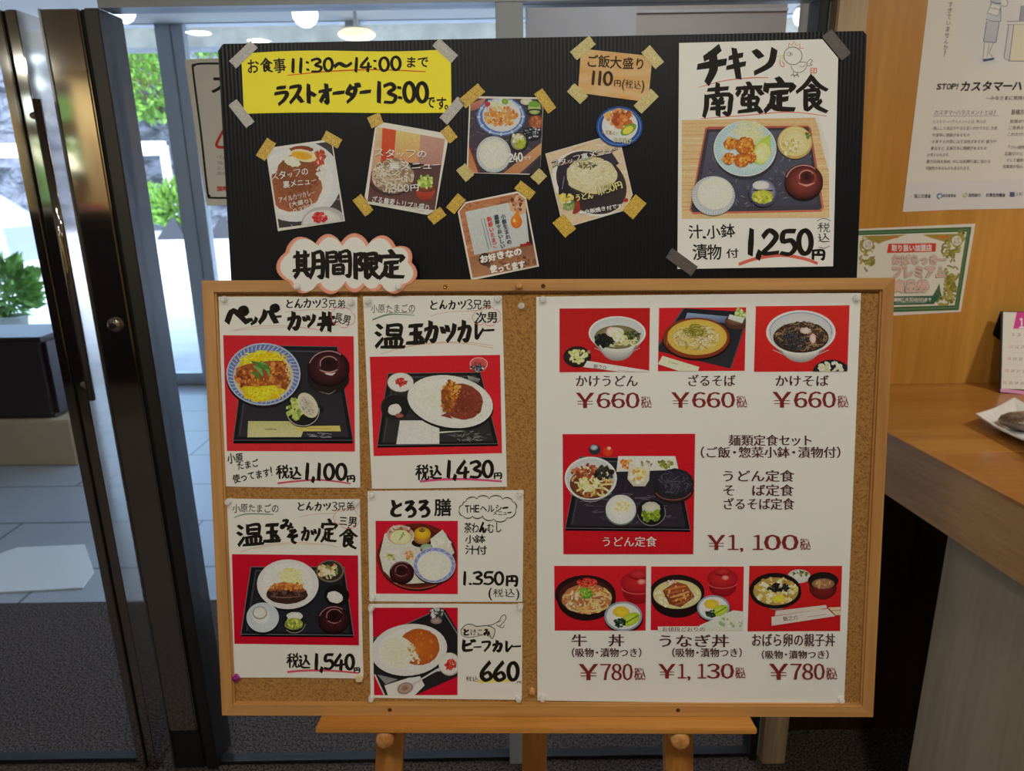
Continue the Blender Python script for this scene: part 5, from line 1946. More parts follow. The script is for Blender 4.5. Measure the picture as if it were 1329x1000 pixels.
def photo_base(k, q, c=RED, c2=RED2, edge=True):
    k.window(q)
    if edge:
        k.clip = None
        cx, cy = sum(p[0] for p in q) / 4, sum(p[1] for p in q) / 4
        k.poly([(cx + (p[0] - cx) * 1.012, cy + (p[1] - cy) * 1.012) for p in q], (232, 190, 186))
        k.window(q)
    k.poly(q, c, c2)


def pickles(k, cx, cy, r, g_only=False, plate=(44, 40, 40)):
    k.ell(cx, cy, r, r * .95, plate, tuple(t * .6 for t in plate))
    k.ring(cx, cy, r * .95, r * .9, r * .06, tuple(min(255, t * 2 + 20) for t in plate), a0=.2, a1=2.8)
    k.ell(cx - r * .25, cy + r * .1, r * .5, r * .5, (150, 170, 90), (120, 140, 60), wob=.2)
    k.blobs(cx - r * .3, cy + r * .2, r * .42, r * .45, 26, r * .13, ((156, 176, 84), (120, 146, 60), (186, 196, 120), (96, 120, 50)))


# ---- pepper cutlet bowl
p1 = sheet('menu_poster', quad_pts([(283.5, 385), (463.6, 385.5), (467.5, 632.5), (292.6, 631)], 8, .6), NC, 'paper',
           'white poster with a yellow egg and cutlet rice bowl, top left sheet on the cork', 'poster', PG)
KT1, KB1 = (285, 380, .14296), (285, 570, .14296)
k = ink(p1, KT1)
k.text('ペ', 55, 110, 215, 195, INK, 'brush', jit=.1)
k.text('ッ', 225, 175, 135, 120, INK, 'brush', jit=.1)
k.text('パ', 345, 115, 195, 175, INK, 'brush', jit=.1)
k.text('ー', 495, 175, 70, 80, INK, 'brush', jit=.1)
k.text('カ', 610, 170, 145, 175, INK, 'brush', jit=.1)
k.text('ツ', 750, 185, 125, 135, INK, 'brush', jit=.1)
k.text('丼', 880, 170, 175, 185, INK, 'brush', bold=.034)
k.done('title', p1, label='thick black brush lettering')
k = ink(p1, KT1).split('note_line', p1)
k.text('とんカツ3兄弟', 592, 52, 556, 88, INK, 'marker', bold=.012)
k.text('長男', 1050, 165, 160, 105, INK, 'marker', rot=.22, bold=.014)
k.cloud([(1035, 165), (1110, 150), (1200, 185), (1222, 240), (1180, 285), (1080, 285), (1025, 230)], 5, (206, 90, 90), .3)
k.crop(KB1)
k.text('小原', 66, 128, 145, 95, INK, 'marker', rot=-.1)
k.text('たまご', 150, 210, 200, 76, INK, 'marker', rot=-.2)
k.text('使ってます!', 110, 322, 370, 84, INK, 'marker', rot=-.2)
k.done('note_line', p1)
k = ink(p1, KT1).split('underline', p1, label='red pencil underline')
k.stroke([(590, 172), (760, 155), (1050, 150)], 6, PINK_L)
k.stroke([(105, 345), (330, 303), (600, 298), (860, 325), (1020, 365)], 6, PINK_L); k.stroke([(140, 342), (400, 318), (700, 312), (900, 338)], 4, PINK_L)
k.crop(KB1)
k.stroke([(525, 398), (700, 378), (900, 366), (1090, 385), (1190, 402)], 17, (170, 70, 90), (1, 1, .7))
k.done('underline', p1)
k = ink(p1, KB1, lift=.0001)
k.text('税込', 512, 235, 235, 130, INK, 'brush', bold=.016)
k.text('1,100', 760, 218, 400, 148, INK, 'brush', jit=.3)
k.text('円', 1148, 318, 88, 70, INK, 'brush')
k.done('price', p1, label='brush written price')
k = ink(p1, (285, 425, .16493))
photo_base(k, [(28, 60), (1055, 68), (1065, 975), (58, 970)])
k.tray([(205, 140), (925, 150), (1050, 885), (108, 885)], (34, 32, 38), (78, 76, 84))
k.poly([(225, 735), (690, 735), (640, 860), (218, 862)], (170, 164, 110), (186, 180, 130))
k.poly([(600, 775), (945, 770), (955, 815), (600, 815)], (196, 170, 96))
k.stroke([(360, 798), (450, 800)], 8, (110, 104, 76)); k.stroke([(690, 790), (880, 795)], 5, (150, 126, 70))
k.strands(800, 845, 120, 20, 14, 60, 6, ((120, 120, 130), (90, 90, 100)), curl=.2, flat=.3)
k.ell(350, 385, 300, 250, (24, 22, 26))
k.ell(345, 366, 292, 246, (176, 184, 206), (150, 160, 192))
k.ell(345, 366, 280, 235, (112, 126, 170), (84, 100, 150))
for j in range(48):
    t = j * math.pi / 24
    k.stroke([(345 + 236 * math.cos(t), 366 + 196 * math.sin(t)), (345 + 276 * math.cos(t + .06), 366 + 231 * math.sin(t + .06))], 7, (160, 170, 200))
k.ell(345, 385, 238, 200, (206, 196, 170), (170, 164, 160))
k.ell(345, 380, 215, 198, (222, 180, 20), (206, 160, 24), wob=.06)
k.strands(345, 255, 190, 75, 70, 80, 9, ((240, 206, 30), (206, 160, 20), (250, 222, 70)), curl=1.2)
k.strands(345, 515, 165, 72, 70, 90, 9, ((240, 200, 30), (210, 160, 24), (250, 220, 60)), curl=1.5)
k.poly([(130, 320), (200, 290), (390, 260), (500, 260), (560, 420), (520, 490), (430, 450), (300, 460), (190, 460), (125, 420)], (140, 76, 36), (120, 60, 32))
k.blobs(195, 385, 72, 72, 70, 17, ((170, 96, 46), (130, 66, 34), (196, 120, 60), (106, 50, 30)))
k.blobs(465, 370, 90, 100, 100, 17, ((176, 100, 46), (140, 74, 36), (200, 126, 66), (110, 54, 30)))
k.blobs(330, 430, 110, 30, 40, 14, ((186, 116, 40), (150, 84, 36)))
k.strands(545, 340, 24, 70, 26, 40, 6, ((226, 200, 150), (206, 176, 120)))
for a, b in (((250, 265), (370, 340)), ((265, 300), (340, 380)), ((320, 260), (395, 380)), ((250, 350), (310, 405)), ((300, 300), (400, 330))):
    k.stroke([a, ((a[0] + b[0]) / 2 + 12, (a[1] + b[1]) / 2 - 8), b], 34, k.r.choice(((70, 110, 50), (96, 140, 70), (56, 92, 44))), (.3, 1, .3))
k.ell(760, 640, 60, 30, (26, 24, 28))
k.ell(855, 400, 165, 120, (30, 22, 24)); k.lid_bowl(857, 312, 165, (66, 30, 34), (150, 116, 116), 138, .42, .02, -.2)
k.stroke([(830, 360), (880, 368), (910, 352)], 16, (206, 190, 190), (.3, 1, .3))
k.stroke([(780, 500), (860, 520), (915, 490)], 9, (110, 96, 100), (.3, 1, .3))
k.ell(655, 660, 134, 122, (26, 24, 26)); k.ring(655, 655, 128, 118, 7, (150, 146, 140), a0=-.2, a1=2.9)
k.blobs(590, 645, 62, 75, 44, 20, ((150, 166, 80), (120, 140, 60), (180, 190, 110)))
k.ell(695, 610, 70, 108, (206, 196, 170), (186, 176, 146), rot=-.55); k.ell(690, 615, 50, 84, (160, 152, 140), (176, 170, 156), rot=-.55)
k.blobs(690, 612, 42, 76, 40, 7, ((120, 112, 100), (190, 182, 166)), rot=-.55)
k.clip = None
k.done('food_photo', p1, 'ink_gloss')

# ---- soft egg cutlet curry
p2 = sheet('menu_poster', quad_pts([(471, 384.6), (651.3, 383.6), (658, 631.3), (482.8, 634)], 8, .5), NC, 'paper',
           'white poster with cutlet curry on an oval white plate, top middle sheet on the cork', 'poster', PG)
KT2, KB2 = (470, 380, .14673), (460, 360, .28986)
k = ink(p2, KT2)
k.text('温', 105, 255, 275, 245, INK, 'brush', bold=.036, rot=-.03)
k.text('玉', 375, 252, 185, 218, INK, 'brush', bold=.036, rot=-.06)
k.text('カ', 545, 245, 145, 205, INK, 'brush', jit=.2)
k.text('ツ', 690, 255, 145, 190, INK, 'brush', jit=.2)
k.text('カ', 840, 240, 140, 205, INK, 'brush', jit=.2)
k.text('レ', 985, 245, 100, 180, INK, 'brush', jit=.2)
k.text('ー', 1070, 290, 105, 80, INK, 'brush', jit=.1)
k.done('title', p2, label='thick black brush lettering')
k = ink(p2, KT2).split('note_line', p2)
k.text('小原たまごの', 72, 98, 400, 85, (70, 66, 62), 'marker', bold=.006, rot=-.01)
k.text('とんカツ3兄弟', 592, 58, 550, 92, INK, 'marker', bold=.012)
k.text('次男', 1005, 165, 195, 100, INK, 'marker', bold=.02)
k.cloud([(990, 190), (1060, 160), (1170, 150), (1220, 210), (1180, 260), (1080, 262), (985, 240)], 5, (206, 90, 90), .3)
k.done('note_line', p2)
k = ink(p2, KT2).split('underline', p2, label='pencil underline')
k.stroke([(90, 238), (250, 190), (465, 198)], 10, GREEN_L, (1.2, 1, .6)); k.stroke([(100, 228), (260, 178), (455, 178)], 5, GREEN_L)
k.stroke([(600, 205), (750, 170), (1010, 156)], 6, PINK_L)
k.stroke([(165, 538), (420, 472), (700, 442), (940, 450), (1160, 488)], 7, PINK_L); k.stroke([(300, 490), (600, 440), (900, 434), (1160, 465)], 5, (170, 150, 130))
k.crop(KB2)
k.stroke([(293, 912), (400, 903), (520, 903), (660, 912)], 11, (186, 70, 110), (1, 1, .8))
k.done('underline', p2)
k = ink(p2, KB2, lift=.0001)
k.text('税込', 272, 832, 122, 74, INK, 'brush', bold=.016)
k.text('1,430', 405, 820, 220, 76, INK, 'brush', jit=.3)
k.text('円', 622, 872, 42, 32, INK, 'brush')
k.done('price', p2, label='brush written price')
k = ink(p2, (475, 455, .14005))
photo_base(k, [(35, 55), (1242, 38), (1260, 948), (72, 975)], (186, 28, 38), (196, 34, 42))
k.tray([(205, 210), (1060, 200), (1225, 860), (105, 875)], (36, 34, 36), (84, 82, 84))
k.ell(270, 520, 135, 120, (30, 28, 30)); k.ring(270, 520, 130, 115, 6, (64, 60, 60), a0=2.8, a1=5)
k.ell(265, 545, 62, 52, (222, 216, 204), (206, 196, 182), rot=-.3, wob=.1); k.ell(310, 600, 40, 20, (150, 90, 70), (110, 60, 50))
k.ell(320, 300, 122, 92, (60, 54, 54)); k.ell(320, 292, 120, 88, (226, 220, 212), (206, 198, 190))
k.blobs(325, 290, 52, 36, 50, 13, ((176, 50, 44), (206, 80, 66), (140, 34, 34)))
k.poly([(315, 645), (680, 645), (680, 862), (280, 865)], (206, 200, 194), (216, 212, 206))
k.stroke([(612, 660), (612, 860)], 6, (186, 180, 174)); k.stroke([(620, 760), (900, 742)], 14, (196, 190, 186), (1, .8, .4))
k.strands(950, 790, 210, 50, 40, 60, 6, ((84, 84, 88), (120, 120, 122)), curl=.4, flat=.3)
k.ell(785, 490, 402, 245, (24, 22, 22), rot=.17)
k.ell(780, 470, 400, 240, (234, 228, 220), (216, 208, 200), rot=.17); k.ell(775, 462, 330, 190, (222, 216, 206), (232, 226, 218), rot=.17)
k.rice(610, 430, 140, 140, 130, tone=((226, 220, 186), (236, 230, 204), (216, 208, 170)))
k.ell(890, 470, 195, 165, (104, 46, 34), (120, 56, 42), rot=.2, wob=.05)
k.poly([(690, 600), (760, 570), (800, 630)], (116, 54, 40))
k.blobs(910, 490, 170, 140, 90, 12, ((120, 56, 42), (92, 40, 30), (140, 70, 52)))
k.poly([(770, 285), (860, 320), (850, 430), (800, 570), (745, 580), (700, 480), (695, 370)], (150, 84, 34), (104, 54, 28))
k.blobs(790, 370, 80, 90, 90, 17, ((190, 116, 44), (156, 86, 32), (120, 62, 28), (206, 140, 66)))
k.blobs(765, 500, 55, 80, 60, 16, ((130, 74, 34), (106, 56, 30), (160, 96, 48)))
k.ell(1045, 130, 82, 70, (176, 60, 62), (190, 80, 80)); k.ring(1045, 120, 80, 56, 6, (220, 170, 170)); k.blobs(1035, 150, 62, 38, 44, 14, ((40, 50, 60), (190, 196, 200), (80, 110, 130), (130, 60, 60)))
k.poly([(940, 230), (1060, 260), (1040, 300), (950, 270)], (140, 140, 140), (60, 60, 62))
k.clip = None
k.done('food_photo', p2, 'ink_gloss')

# ---- miso cutlet set
p3 = sheet('menu_poster', quad_pts([(293.4, 646.6), (467, 647.4), (471.8, 880.4), (301, 879)], 8, -.7), NC, 'paper',
           'white poster with dark miso cutlet on a white plate, bottom left sheet on the cork', 'poster', PG)
KT3, KF3 = (285, 640, .14296), (295, 715, .16997)
k = ink(p3, KT3)
k.text('温', 160, 265, 250, 225, INK, 'brush', bold=.04, rot=-.02)
k.text('玉', 390, 258, 170, 205, INK, 'brush', bold=.04)
k.text('み', 548, 235, 130, 105, INK, 'brush', bold=.03)
k.text('そ', 610, 325, 115, 145, INK, 'brush', bold=.04)
k.text('カツ', 735, 300, 185, 140, INK, 'brush', jit=.5)
k.text('定', 910, 225, 165, 240, INK, 'brush', bold=.036)
k.text('食', 1070, 295, 185, 215, INK, 'brush', bold=.04)
k.done('title', p3, label='thick black brush lettering')
k = ink(p3, KT3).split('note_line', p3)
k.text('小原たまごの', 115, 92, 425, 84, (60, 56, 54), 'marker', bold=.01)
k.text('とんカツ3兄弟', 698, 75, 530, 86, INK, 'marker', bold=.014)
k.text('三男', 1085, 195, 170, 95, INK, 'brush', bold=.02, rot=.06)
k.cloud([(1050, 190), (1110, 165), (1250, 190), (1262, 260), (1090, 275), (1045, 240)], 5, (206, 100, 100), .3)
k.done('note_line', p3)
k = ink(p3, KT3).split('underline', p3, label='pencil underline')
k.stroke([(130, 220), (250, 186), (490, 190)], 11, GREEN_L, (.6, 1, .8))
k.stroke([(720, 212), (880, 186), (1050, 180)], 6, PINK_L)
k.stroke([(190, 530), (420, 470), (700, 446), (950, 462), (1080, 490)], 6, PINK_L); k.stroke([(300, 500), (600, 462), (900, 464)], 5, (190, 160, 130))
k.crop(KF3)
k.stroke([(458, 922), (600, 910), (800, 912), (1005, 930)], 16, (190, 70, 90), (1, 1, .8))
k.done('underline', p3)
k = ink(p3, KF3, lift=.0001)
k.text('税込', 450, 780, 190, 118, INK, 'brush', bold=.018)
k.text('1,540', 655, 785, 320, 120, INK, 'brush', jit=.3)
k.text('円', 962, 885, 56, 48, INK, 'brush')
k.done('price', p3, label='brush written price')
k = ink(p3, KF3)
photo_base(k, [(35, 22), (998, 32), (1005, 718), (55, 706)], (170, 12, 36), (164, 10, 36))
k.tray([(180, 120), (890, 120), (965, 640), (105, 632)], (26, 26, 32), (90, 92, 100))
k.ell(465, 265, 240, 195, (18, 18, 20))
k.ell(462, 252, 236, 190, (222, 216, 210), (204, 196, 194)); k.ell(462, 245, 190, 150, (216, 210, 202), (226, 220, 214))
k.strands(485, 190, 100, 62, 90, 60, 7, ((222, 216, 120), (232, 226, 160), (206, 200, 110)))
k.strands(540, 240, 50, 26, 30, 40, 6, ((206, 200, 110), (222, 216, 140)))
k.ell(455, 330, 158, 72, (40, 26, 26), (56, 34, 30), wob=.05)
k.poly([(305, 300), (350, 255), (430, 232), (560, 262), (600, 300), (560, 315), (450, 300), (340, 310)], (176, 96, 46), (120, 62, 36))
k.blobs(450, 270, 120, 30, 60, 12, ((196, 116, 56), (150, 80, 40), (206, 130, 70)))
k.blobs(455, 325, 140, 34, 60, 12, ((70, 46, 40), (36, 24, 24), (96, 66, 58)))
k.stroke([(330, 345), (450, 352), (590, 340)], 9, (110, 84, 76), (.3, 1, .3))
k.ell(785, 152, 106, 86, (130, 120, 100), (90, 80, 70)); k.ell(785, 150, 92, 74, (54, 46, 40), (40, 34, 30))
k.blobs(770, 150, 74, 54, 60, 17, ((196, 150, 110), (150, 96, 70), (206, 186, 130), (110, 120, 60), (222, 196, 160)))
k.ell(835, 340, 95, 84, (16, 16, 18)); k.ell(822, 350, 62, 44, (222, 214, 206), (200, 190, 182), rot=.3, wob=.1)
k.lid_bowl(812, 520, 118, (58, 22, 28), (160, 110, 112), 104, .5, .05, -.25)
k.ell(270, 520, 126, 116, (16, 16, 18)); k.ell(270, 505, 124, 114, (214, 218, 222), (176, 186, 198))
for j in range(46):
    t = .1 + j * math.pi * 2 / 46
    k.stroke([(258 + 70 * math.cos(t), 490 + 62 * math.sin(t)), (270 + 120 * math.cos(t), 505 + 110 * math.sin(t))], 4, (150, 164, 186))
k.ell(248, 470, 56, 50, (130, 116, 104)); k.ell(248, 468, 48, 42, (216, 212, 206), (200, 194, 188))
k.ell(512, 545, 88, 82, (24, 24, 26)); k.ring(512, 545, 84, 78, 5, (130, 130, 124), a0=.1, a1=2.4)
k.ell(515, 495, 62, 32, (214, 206, 196), (190, 184, 174), wob=.1); k.ell(508, 555, 70, 44, (156, 164, 70), (120, 130, 56), wob=.1)
k.blobs(508, 555, 62, 38, 40, 14, ((176, 180, 80), (130, 140, 60), (196, 190, 90), (96, 106, 44)))
k.clip = None
k.done('food_photo', p3, 'ink_gloss')

# ---- tororo set
p4 = sheet('menu_poster', quad_pts([(477, 637), (679.6, 636), (678, 780.5), (479.6, 780)], 8, .4), NC, 'paper',
           'wide white poster with a round tray of small bowls, above the beef curry poster', 'poster', PG)
KP4 = (465, 625, .28995)
KD4 = (590, 635, .14493)
k = ink(p4, KP4)
k.text('とろろ', 140, 78, 185, 84, INK, 'brush', jit=.4)
k.text('膳', 336, 70, 86, 88, INK, 'brush', bold=.022)
k.done('title', p4, label='thick black brush lettering')
k = ink(p4, KD4).split('note_line', p4)
k.text('THEヘルシー', 90, 135, 390, 75, INK, 'brush', jit=.6, bold=.02, rot=-.02)
k.text('メニュー', 340, 185, 170, 46, INK, 'brush', bold=.02)
k.cloud([(75, 140), (100, 110), (200, 85), (310, 85), (430, 88), (520, 110), (545, 180), (470, 250), (350, 262), (250, 232), (160, 235), (80, 235), (45, 180)], 9, (60, 52, 44), .28)
k.text('茶わんむし', 85, 290, 340, 100, INK, 'brush', bold=.014)
k.text('小鉢', 90, 405, 185, 76, INK, 'brush', bold=.014)
k.text('汁付', 92, 500, 200, 84, INK, 'brush', bold=.014)
k.done('note_line', p4)
k = ink(p4, KD4)
k.text('1.350', 60, 735, 385, 118, INK, 'brush', jit=.3)
k.text('円', 455, 760, 115, 105, INK, 'brush', bold=.022)
k.text('(税込)', 300, 878, 285, 88, INK, 'marker', bold=.016)
k.done('price', p4, label='brush written price')
k = ink(p4, (480, 665, .11505))
photo_base(k, [(65, 92), (992, 92), (992, 918), (70, 912)], (178, 22, 42), (182, 22, 38))
k.ell(530, 520, 440, 365, (30, 16, 16)); k.ell(530, 490, 452, 372, (110, 44, 32), (84, 30, 26)); k.ell(530, 500, 410, 330, (96, 40, 30), (66, 26, 24))
k.ring(530, 490, 446, 366, 14, (140, 66, 46), a0=.3, a1=2.2)
k.poly([(165, 240), (300, 160), (480, 200), (560, 340), (620, 790), (480, 800), (300, 800), (150, 650), (110, 480)], (206, 200, 186), (190, 186, 170))
k.poly([(680, 300), (820, 190), (890, 300), (955, 450), (880, 520), (720, 420)], (206, 204, 190), (180, 178, 160))
k.stroke([(740, 330), (830, 220), (880, 300)], 8, (170, 176, 160)); k.blobs(800, 350, 110, 60, 30, 26, ((222, 216, 200), (196, 190, 170), (230, 216, 186)))
k.ell(340, 250, 150, 112, (150, 110, 96), (176, 150, 130)); k.blobs(330, 200, 130, 50, 30, 18, ((170, 70, 56), (206, 180, 160), (110, 70, 60)))
k.ell(345, 275, 116, 82, (222, 214, 160), (206, 196, 130)); k.stroke([(330, 310), (365, 260), (380, 215)], 22, (120, 140, 56), (.4, 1, .5)); k.stroke([(350, 250), (400, 250)], 12, (140, 156, 70))
k.ell(580, 340, 110, 50, (26, 18, 20)); k.ell(590, 290, 96, 66, (170, 120, 60), (120, 84, 44)); k.ell(592, 235, 95, 72, (222, 164, 36), (176, 120, 24)); k.ell(590, 192, 36, 26, (60, 44, 30)); k.ell(590, 185, 34, 20, (190, 150, 70), (120, 90, 40)); k.ell(590, 186, 16, 9, (40, 30, 24))
k.ell(245, 490, 105, 92, (222, 214, 206), (200, 190, 184)); k.blobs(245, 490, 96, 82, 20, 9, ((190, 120, 130), (150, 160, 190), (200, 150, 150))); k.ell(240, 495, 62, 52, (216, 206, 186)); k.blobs(240, 495, 52, 44, 40, 13, ((150, 150, 80), (176, 170, 110), (110, 110, 60), (206, 190, 140)))
k.ell(455, 465, 100, 84, (216, 206, 190), (190, 180, 164)); k.ell(450, 470, 78, 64, (200, 186, 166)); k.blobs(445, 475, 52, 46, 46, 13, ((206, 120, 66), (176, 90, 50), (222, 156, 100), (150, 110, 70)))
k.ell(640, 390, 70, 40, (140, 160, 140), (120, 140, 120))
k.lid_bowl(360, 670, 138, (70, 26, 32), (150, 104, 110), 122, .5, -.02, -.15)
k.ell(730, 610, 240, 200, (40, 24, 24)); k.ell(728, 590, 238, 200, (214, 216, 222), (196, 200, 210)); k.ring(728, 590, 214, 178, 34, (110, 120, 176)); k.ring(728, 592, 196, 162, 7, (150, 160, 200))
for j in range(18):
    t = j * .349
    k.stroke([(728 + 204 * math.cos(t), 590 + 168 * math.sin(t)), (728 + 224 * math.cos(t + .16), 590 + 186 * math.sin(t + .16))], 9, (160, 168, 206))
k.ell(718, 610, 176, 156, (222, 218, 192), (214, 208, 182)); k.blobs(718, 610, 160, 140, 40, 15, ((228, 224, 200), (214, 208, 180)))
k.clip = None
k.done('food_photo', p4, 'ink_gloss')

# ---- beef curry
p5 = sheet('menu_poster', quad_pts([(479, 783.2), (678, 784), (677.3, 907.7), (481, 905)], 8, .3), NC, 'paper',
           'wide white poster with beef curry and rice, lowest sheet in the middle column', 'poster', PG)
K5b = (480, 780, .15801)
k = ink(p5, K5b)
k.text('ビ', 752, 315, 112, 100, INK, 'brush', jit=.2)
k.text('ー', 848, 350, 72, 50, INK, 'brush', jit=.1)
k.text('フ', 915, 320, 80, 95, INK, 'brush', jit=.2)
k.text('カ', 1005, 320, 95, 98, INK, 'brush', jit=.2)
k.text('レ', 1105, 320, 75, 100, INK, 'brush', jit=.2)
k.text('ー', 1170, 340, 75, 60, INK, 'brush', jit=.1)
k.done('title', p5, label='thick black brush lettering')
k = ink(p5, K5b).split('note_line', p5)
k.poly([(755, 215), (820, 188), (880, 205), (950, 215), (1015, 225), (1022, 290), (980, 285), (900, 280), (790, 296), (752, 270)], (200, 186, 170))
k.text('とけこみ', 762, 222, 230, 62, INK, 'brush', bold=.01)
k.text('。', 985, 250, 40, 40, INK, 'marker')
k.stroke([(748, 235), (790, 192), (840, 190), (880, 205), (960, 200), (1020, 222), (1025, 260), (1005, 305), (985, 282)], 7, (50, 44, 40))
k.stroke([(748, 235), (760, 280), (820, 295), (900, 282)], 5, (70, 60, 54))
k.stroke([(970, 196), (1010, 190), (1060, 160), (1085, 120), (1110, 112), (1118, 140), (1090, 180), (1060, 205), (1040, 190)], 6, (60, 52, 48))
k.stroke([(1060, 205), (1090, 216), (1105, 195)], 6, (60, 52, 48)); k.stroke([(1030, 180), (1080, 160)], 4, (60, 52, 48))
k.done('note_line', p5)
k = ink(p5, K5b).split('underline', p5, label='yellow marker underline')
k.stroke([(890, 658), (1020, 650), (1155, 648)], 30, (222, 196, 90), (1, 1, .8))
k.done('underline', p5)
k = ink(p5, K5b, lift=.0001)
k.text('660', 905, 498, 325, 155, INK, 'brush', jit=.2)
k.text('税込', 785, 612, 108, 46, INK, 'marker')
k.text('円', 1205, 652, 40, 26, INK, 'marker')
k.done('price', p5, label='brush written price')
k = ink(p5, K5b)
photo_base(k, [(22, 52), (722, 52), (720, 770), (35, 770)], (168, 14, 36), (176, 16, 40))
k.poly([(0, 310), (590, 60), (620, 70), (760, 300), (760, 600), (330, 790), (120, 790), (0, 520)], (26, 24, 28), (34, 30, 34))
k.stroke([(0, 322), (500, 95)], 7, (90, 86, 90)); k.stroke([(610, 90), (740, 300)], 8, (110, 106, 110)); k.stroke([(40, 600), (120, 770)], 12, (176, 170, 168))
k.poly([(60, 600), (230, 640), (130, 680)], (120, 116, 120))
k.poly([(120, 690), (405, 600), (450, 690), (370, 770), (150, 775)], (206, 200, 194), (216, 210, 204))
k.ell(550, 110, 60, 70, (60, 60, 62), (30, 30, 32)); k.blobs(550, 90, 50, 50, 30, 14, ((150, 150, 150), (40, 40, 42), (190, 186, 184))); k.ell(545, 160, 48, 26, (150, 130, 130), (110, 90, 92))
k.ell(325, 410, 318, 216, (20, 18, 20), rot=-.12)
k.ell(322, 398, 314, 212, (222, 216, 212), (204, 196, 194), rot=-.12); k.ell(325, 392, 262, 168, (212, 206, 200), (224, 218, 214), rot=-.12)
k.ell(405, 375, 168, 150, (170, 88, 34), (150, 72, 26), wob=.04)
k.blobs(410, 380, 140, 125, 50, 14, ((184, 100, 42), (156, 78, 30)))
k.rice(225, 415, 136, 130, 170, tone=((222, 214, 170), (232, 226, 196), (210, 200, 150)))
k.blobs(360, 430, 34, 90, 40, 12, ((206, 160, 110), (186, 120, 66), (226, 210, 176)), rot=-.4)
k.ell(655, 515, 90, 95, (170, 150, 140)); k.ell(650, 512, 84, 88, (222, 214, 206), (204, 194, 186)); k.blobs(668, 518, 48, 44, 60, 12, ((186, 50, 40), (206, 84, 66), (150, 36, 34)))
k.stroke([(330, 690), (420, 640), (540, 570), (575, 560)], 20, (176, 172, 172), (.8, .6, 1.6))
k.ell(290, 712, 66, 46, (150, 140, 134), (110, 100, 96), rot=-.3); k.ell(290, 712, 50, 34, (120, 84, 60), (160, 140, 126), rot=-.3)
k.clip = None
k.done('food_photo', p5, 'ink_gloss')

# ---- the large printed noodle and rice bowl menu
p6 = sheet('menu_poster', quad_pts([(696, 385), (1117.5, 380), (1095.5, 912.5), (697.5, 908.5)], 10, .6), NC, 'paper_big',
           'large printed noodle and rice bowl menu with seven red photos, right half of cork', 'poster')
KA, KBg, Km1, Km2, Km3, Km4, Km5 = (690, 370, .3386), (690, 550, .37007), (715, 390, .19564), (975, 380, .15993), (720, 555, .16995), (715, 725, .19564), (960, 725, .19493)
MR = (104, 34, 32)
MK = (66, 34, 34)
k = ink(p6, Km1).split('lettering_line', p6, label='dark red printed lettering')


def price(k, x, y, wd, ht, s, unit):
    """yen sign, digits and the small tax-included mark"""
    k.each = None
    k.text('￥', x - ht * .03, y, ht * 1.2, ht * 1.03, MR, 'mincho')
    k.text(s, x + ht * 1.26, y + ht * .02, wd - ht * 1.95, ht, MR, 'mincho')
    k.text('税込', x + wd - ht * .62, y + ht * .24, ht * .66, ht * .78, MR, 'mincho_light', bold=.004)
    k.each = ('price_line', p6, 'ink', 'dark red printed price')
    k.flush()
    k.each = ('lettering_line', p6, 'ink', 'dark red printed lettering')


k.text('かけうどん', 160, 490, 420, 84, MK, 'mincho_light')
price(k, 165, 605, 500, 108, '660', 0)
k.text('ざるそば', 900, 488, 325, 84, MK, 'mincho_light')
price(k, 798, 602, 500, 108, '660', 0)
k.crop(Km2)
k.text('かけそば', 190, 662, 440, 100, MK, 'mincho_light')
price(k, 172, 795, 612, 136, '660', 0)
k.crop(KBg)
k.text('麺類定食セット', 690, 36, 298, 42, MK, 'mincho_light')
k.text('（ご飯・惣菜小鉢・漬物付）', 562, 78, 552, 42, MK, 'mincho_light')
k.text('うどん定食', 664, 160, 258, 44, MK, 'mincho_light')
k.text('そ', 668, 210, 48, 44, MK, 'mincho_light'); k.text('ば定食', 770, 210, 150, 44, MK, 'mincho_light')
k.text('ざるそば定食', 668, 258, 254, 44, MK, 'mincho_light')
price(k, 616, 386, 360, 56, '1, 100', 0)
k.text('牛', 138, 735, 58, 46, MK, 'mincho_light'); k.text('丼', 268, 735, 58, 46, MK, 'mincho_light')
k.text('（吸物・漬物つき）', 118, 784, 290, 34, MK, 'mincho_light', bold=.002)
price(k, 165, 838, 232, 60, '780', 0)
k.text('うなぎ丼', 438, 736, 256, 48, MK, 'mincho_light')
k.text('（吸物・漬物つき）', 470, 784, 290, 34, MK, 'mincho_light', bold=.002)
price(k, 444, 838, 304, 54, '1, 130', 0)
k.crop(Km5)
k.text('おばら卵の親子丼', 76, 492, 562, 94, MK, 'mincho_light')
k.text('（吸物・漬物つき）', 105, 606, 530, 60, MK, 'mincho_light', bold=.002)
price(k, 196, 692, 450, 112, '780', 0)
k.done('lettering_line', p6)

pr = (186, 34, 34)


def noodle_bowl(k, cx, cy, rx, ry, depth, soup):
    k.ell(cx, cy + depth * .95, rx * .62, ry * .5, (90, 24, 24))
    k.bowl_top(cx, cy, rx, ry, (216, 214, 212), (196, 198, 202), .07, (170, 172, 180), depth=depth, body=(206, 200, 194))
    k.stroke([(cx - rx * .8, cy + ry * .62 + depth * .28), (cx, cy + ry + depth * .36), (cx + rx * .8, cy + ry * .62 + depth * .28)], rx * .02, (150, 150, 160))
    k.ell(cx, cy + ry * .24, rx * .80, ry * .70, soup, tuple(t * .7 for t in soup))


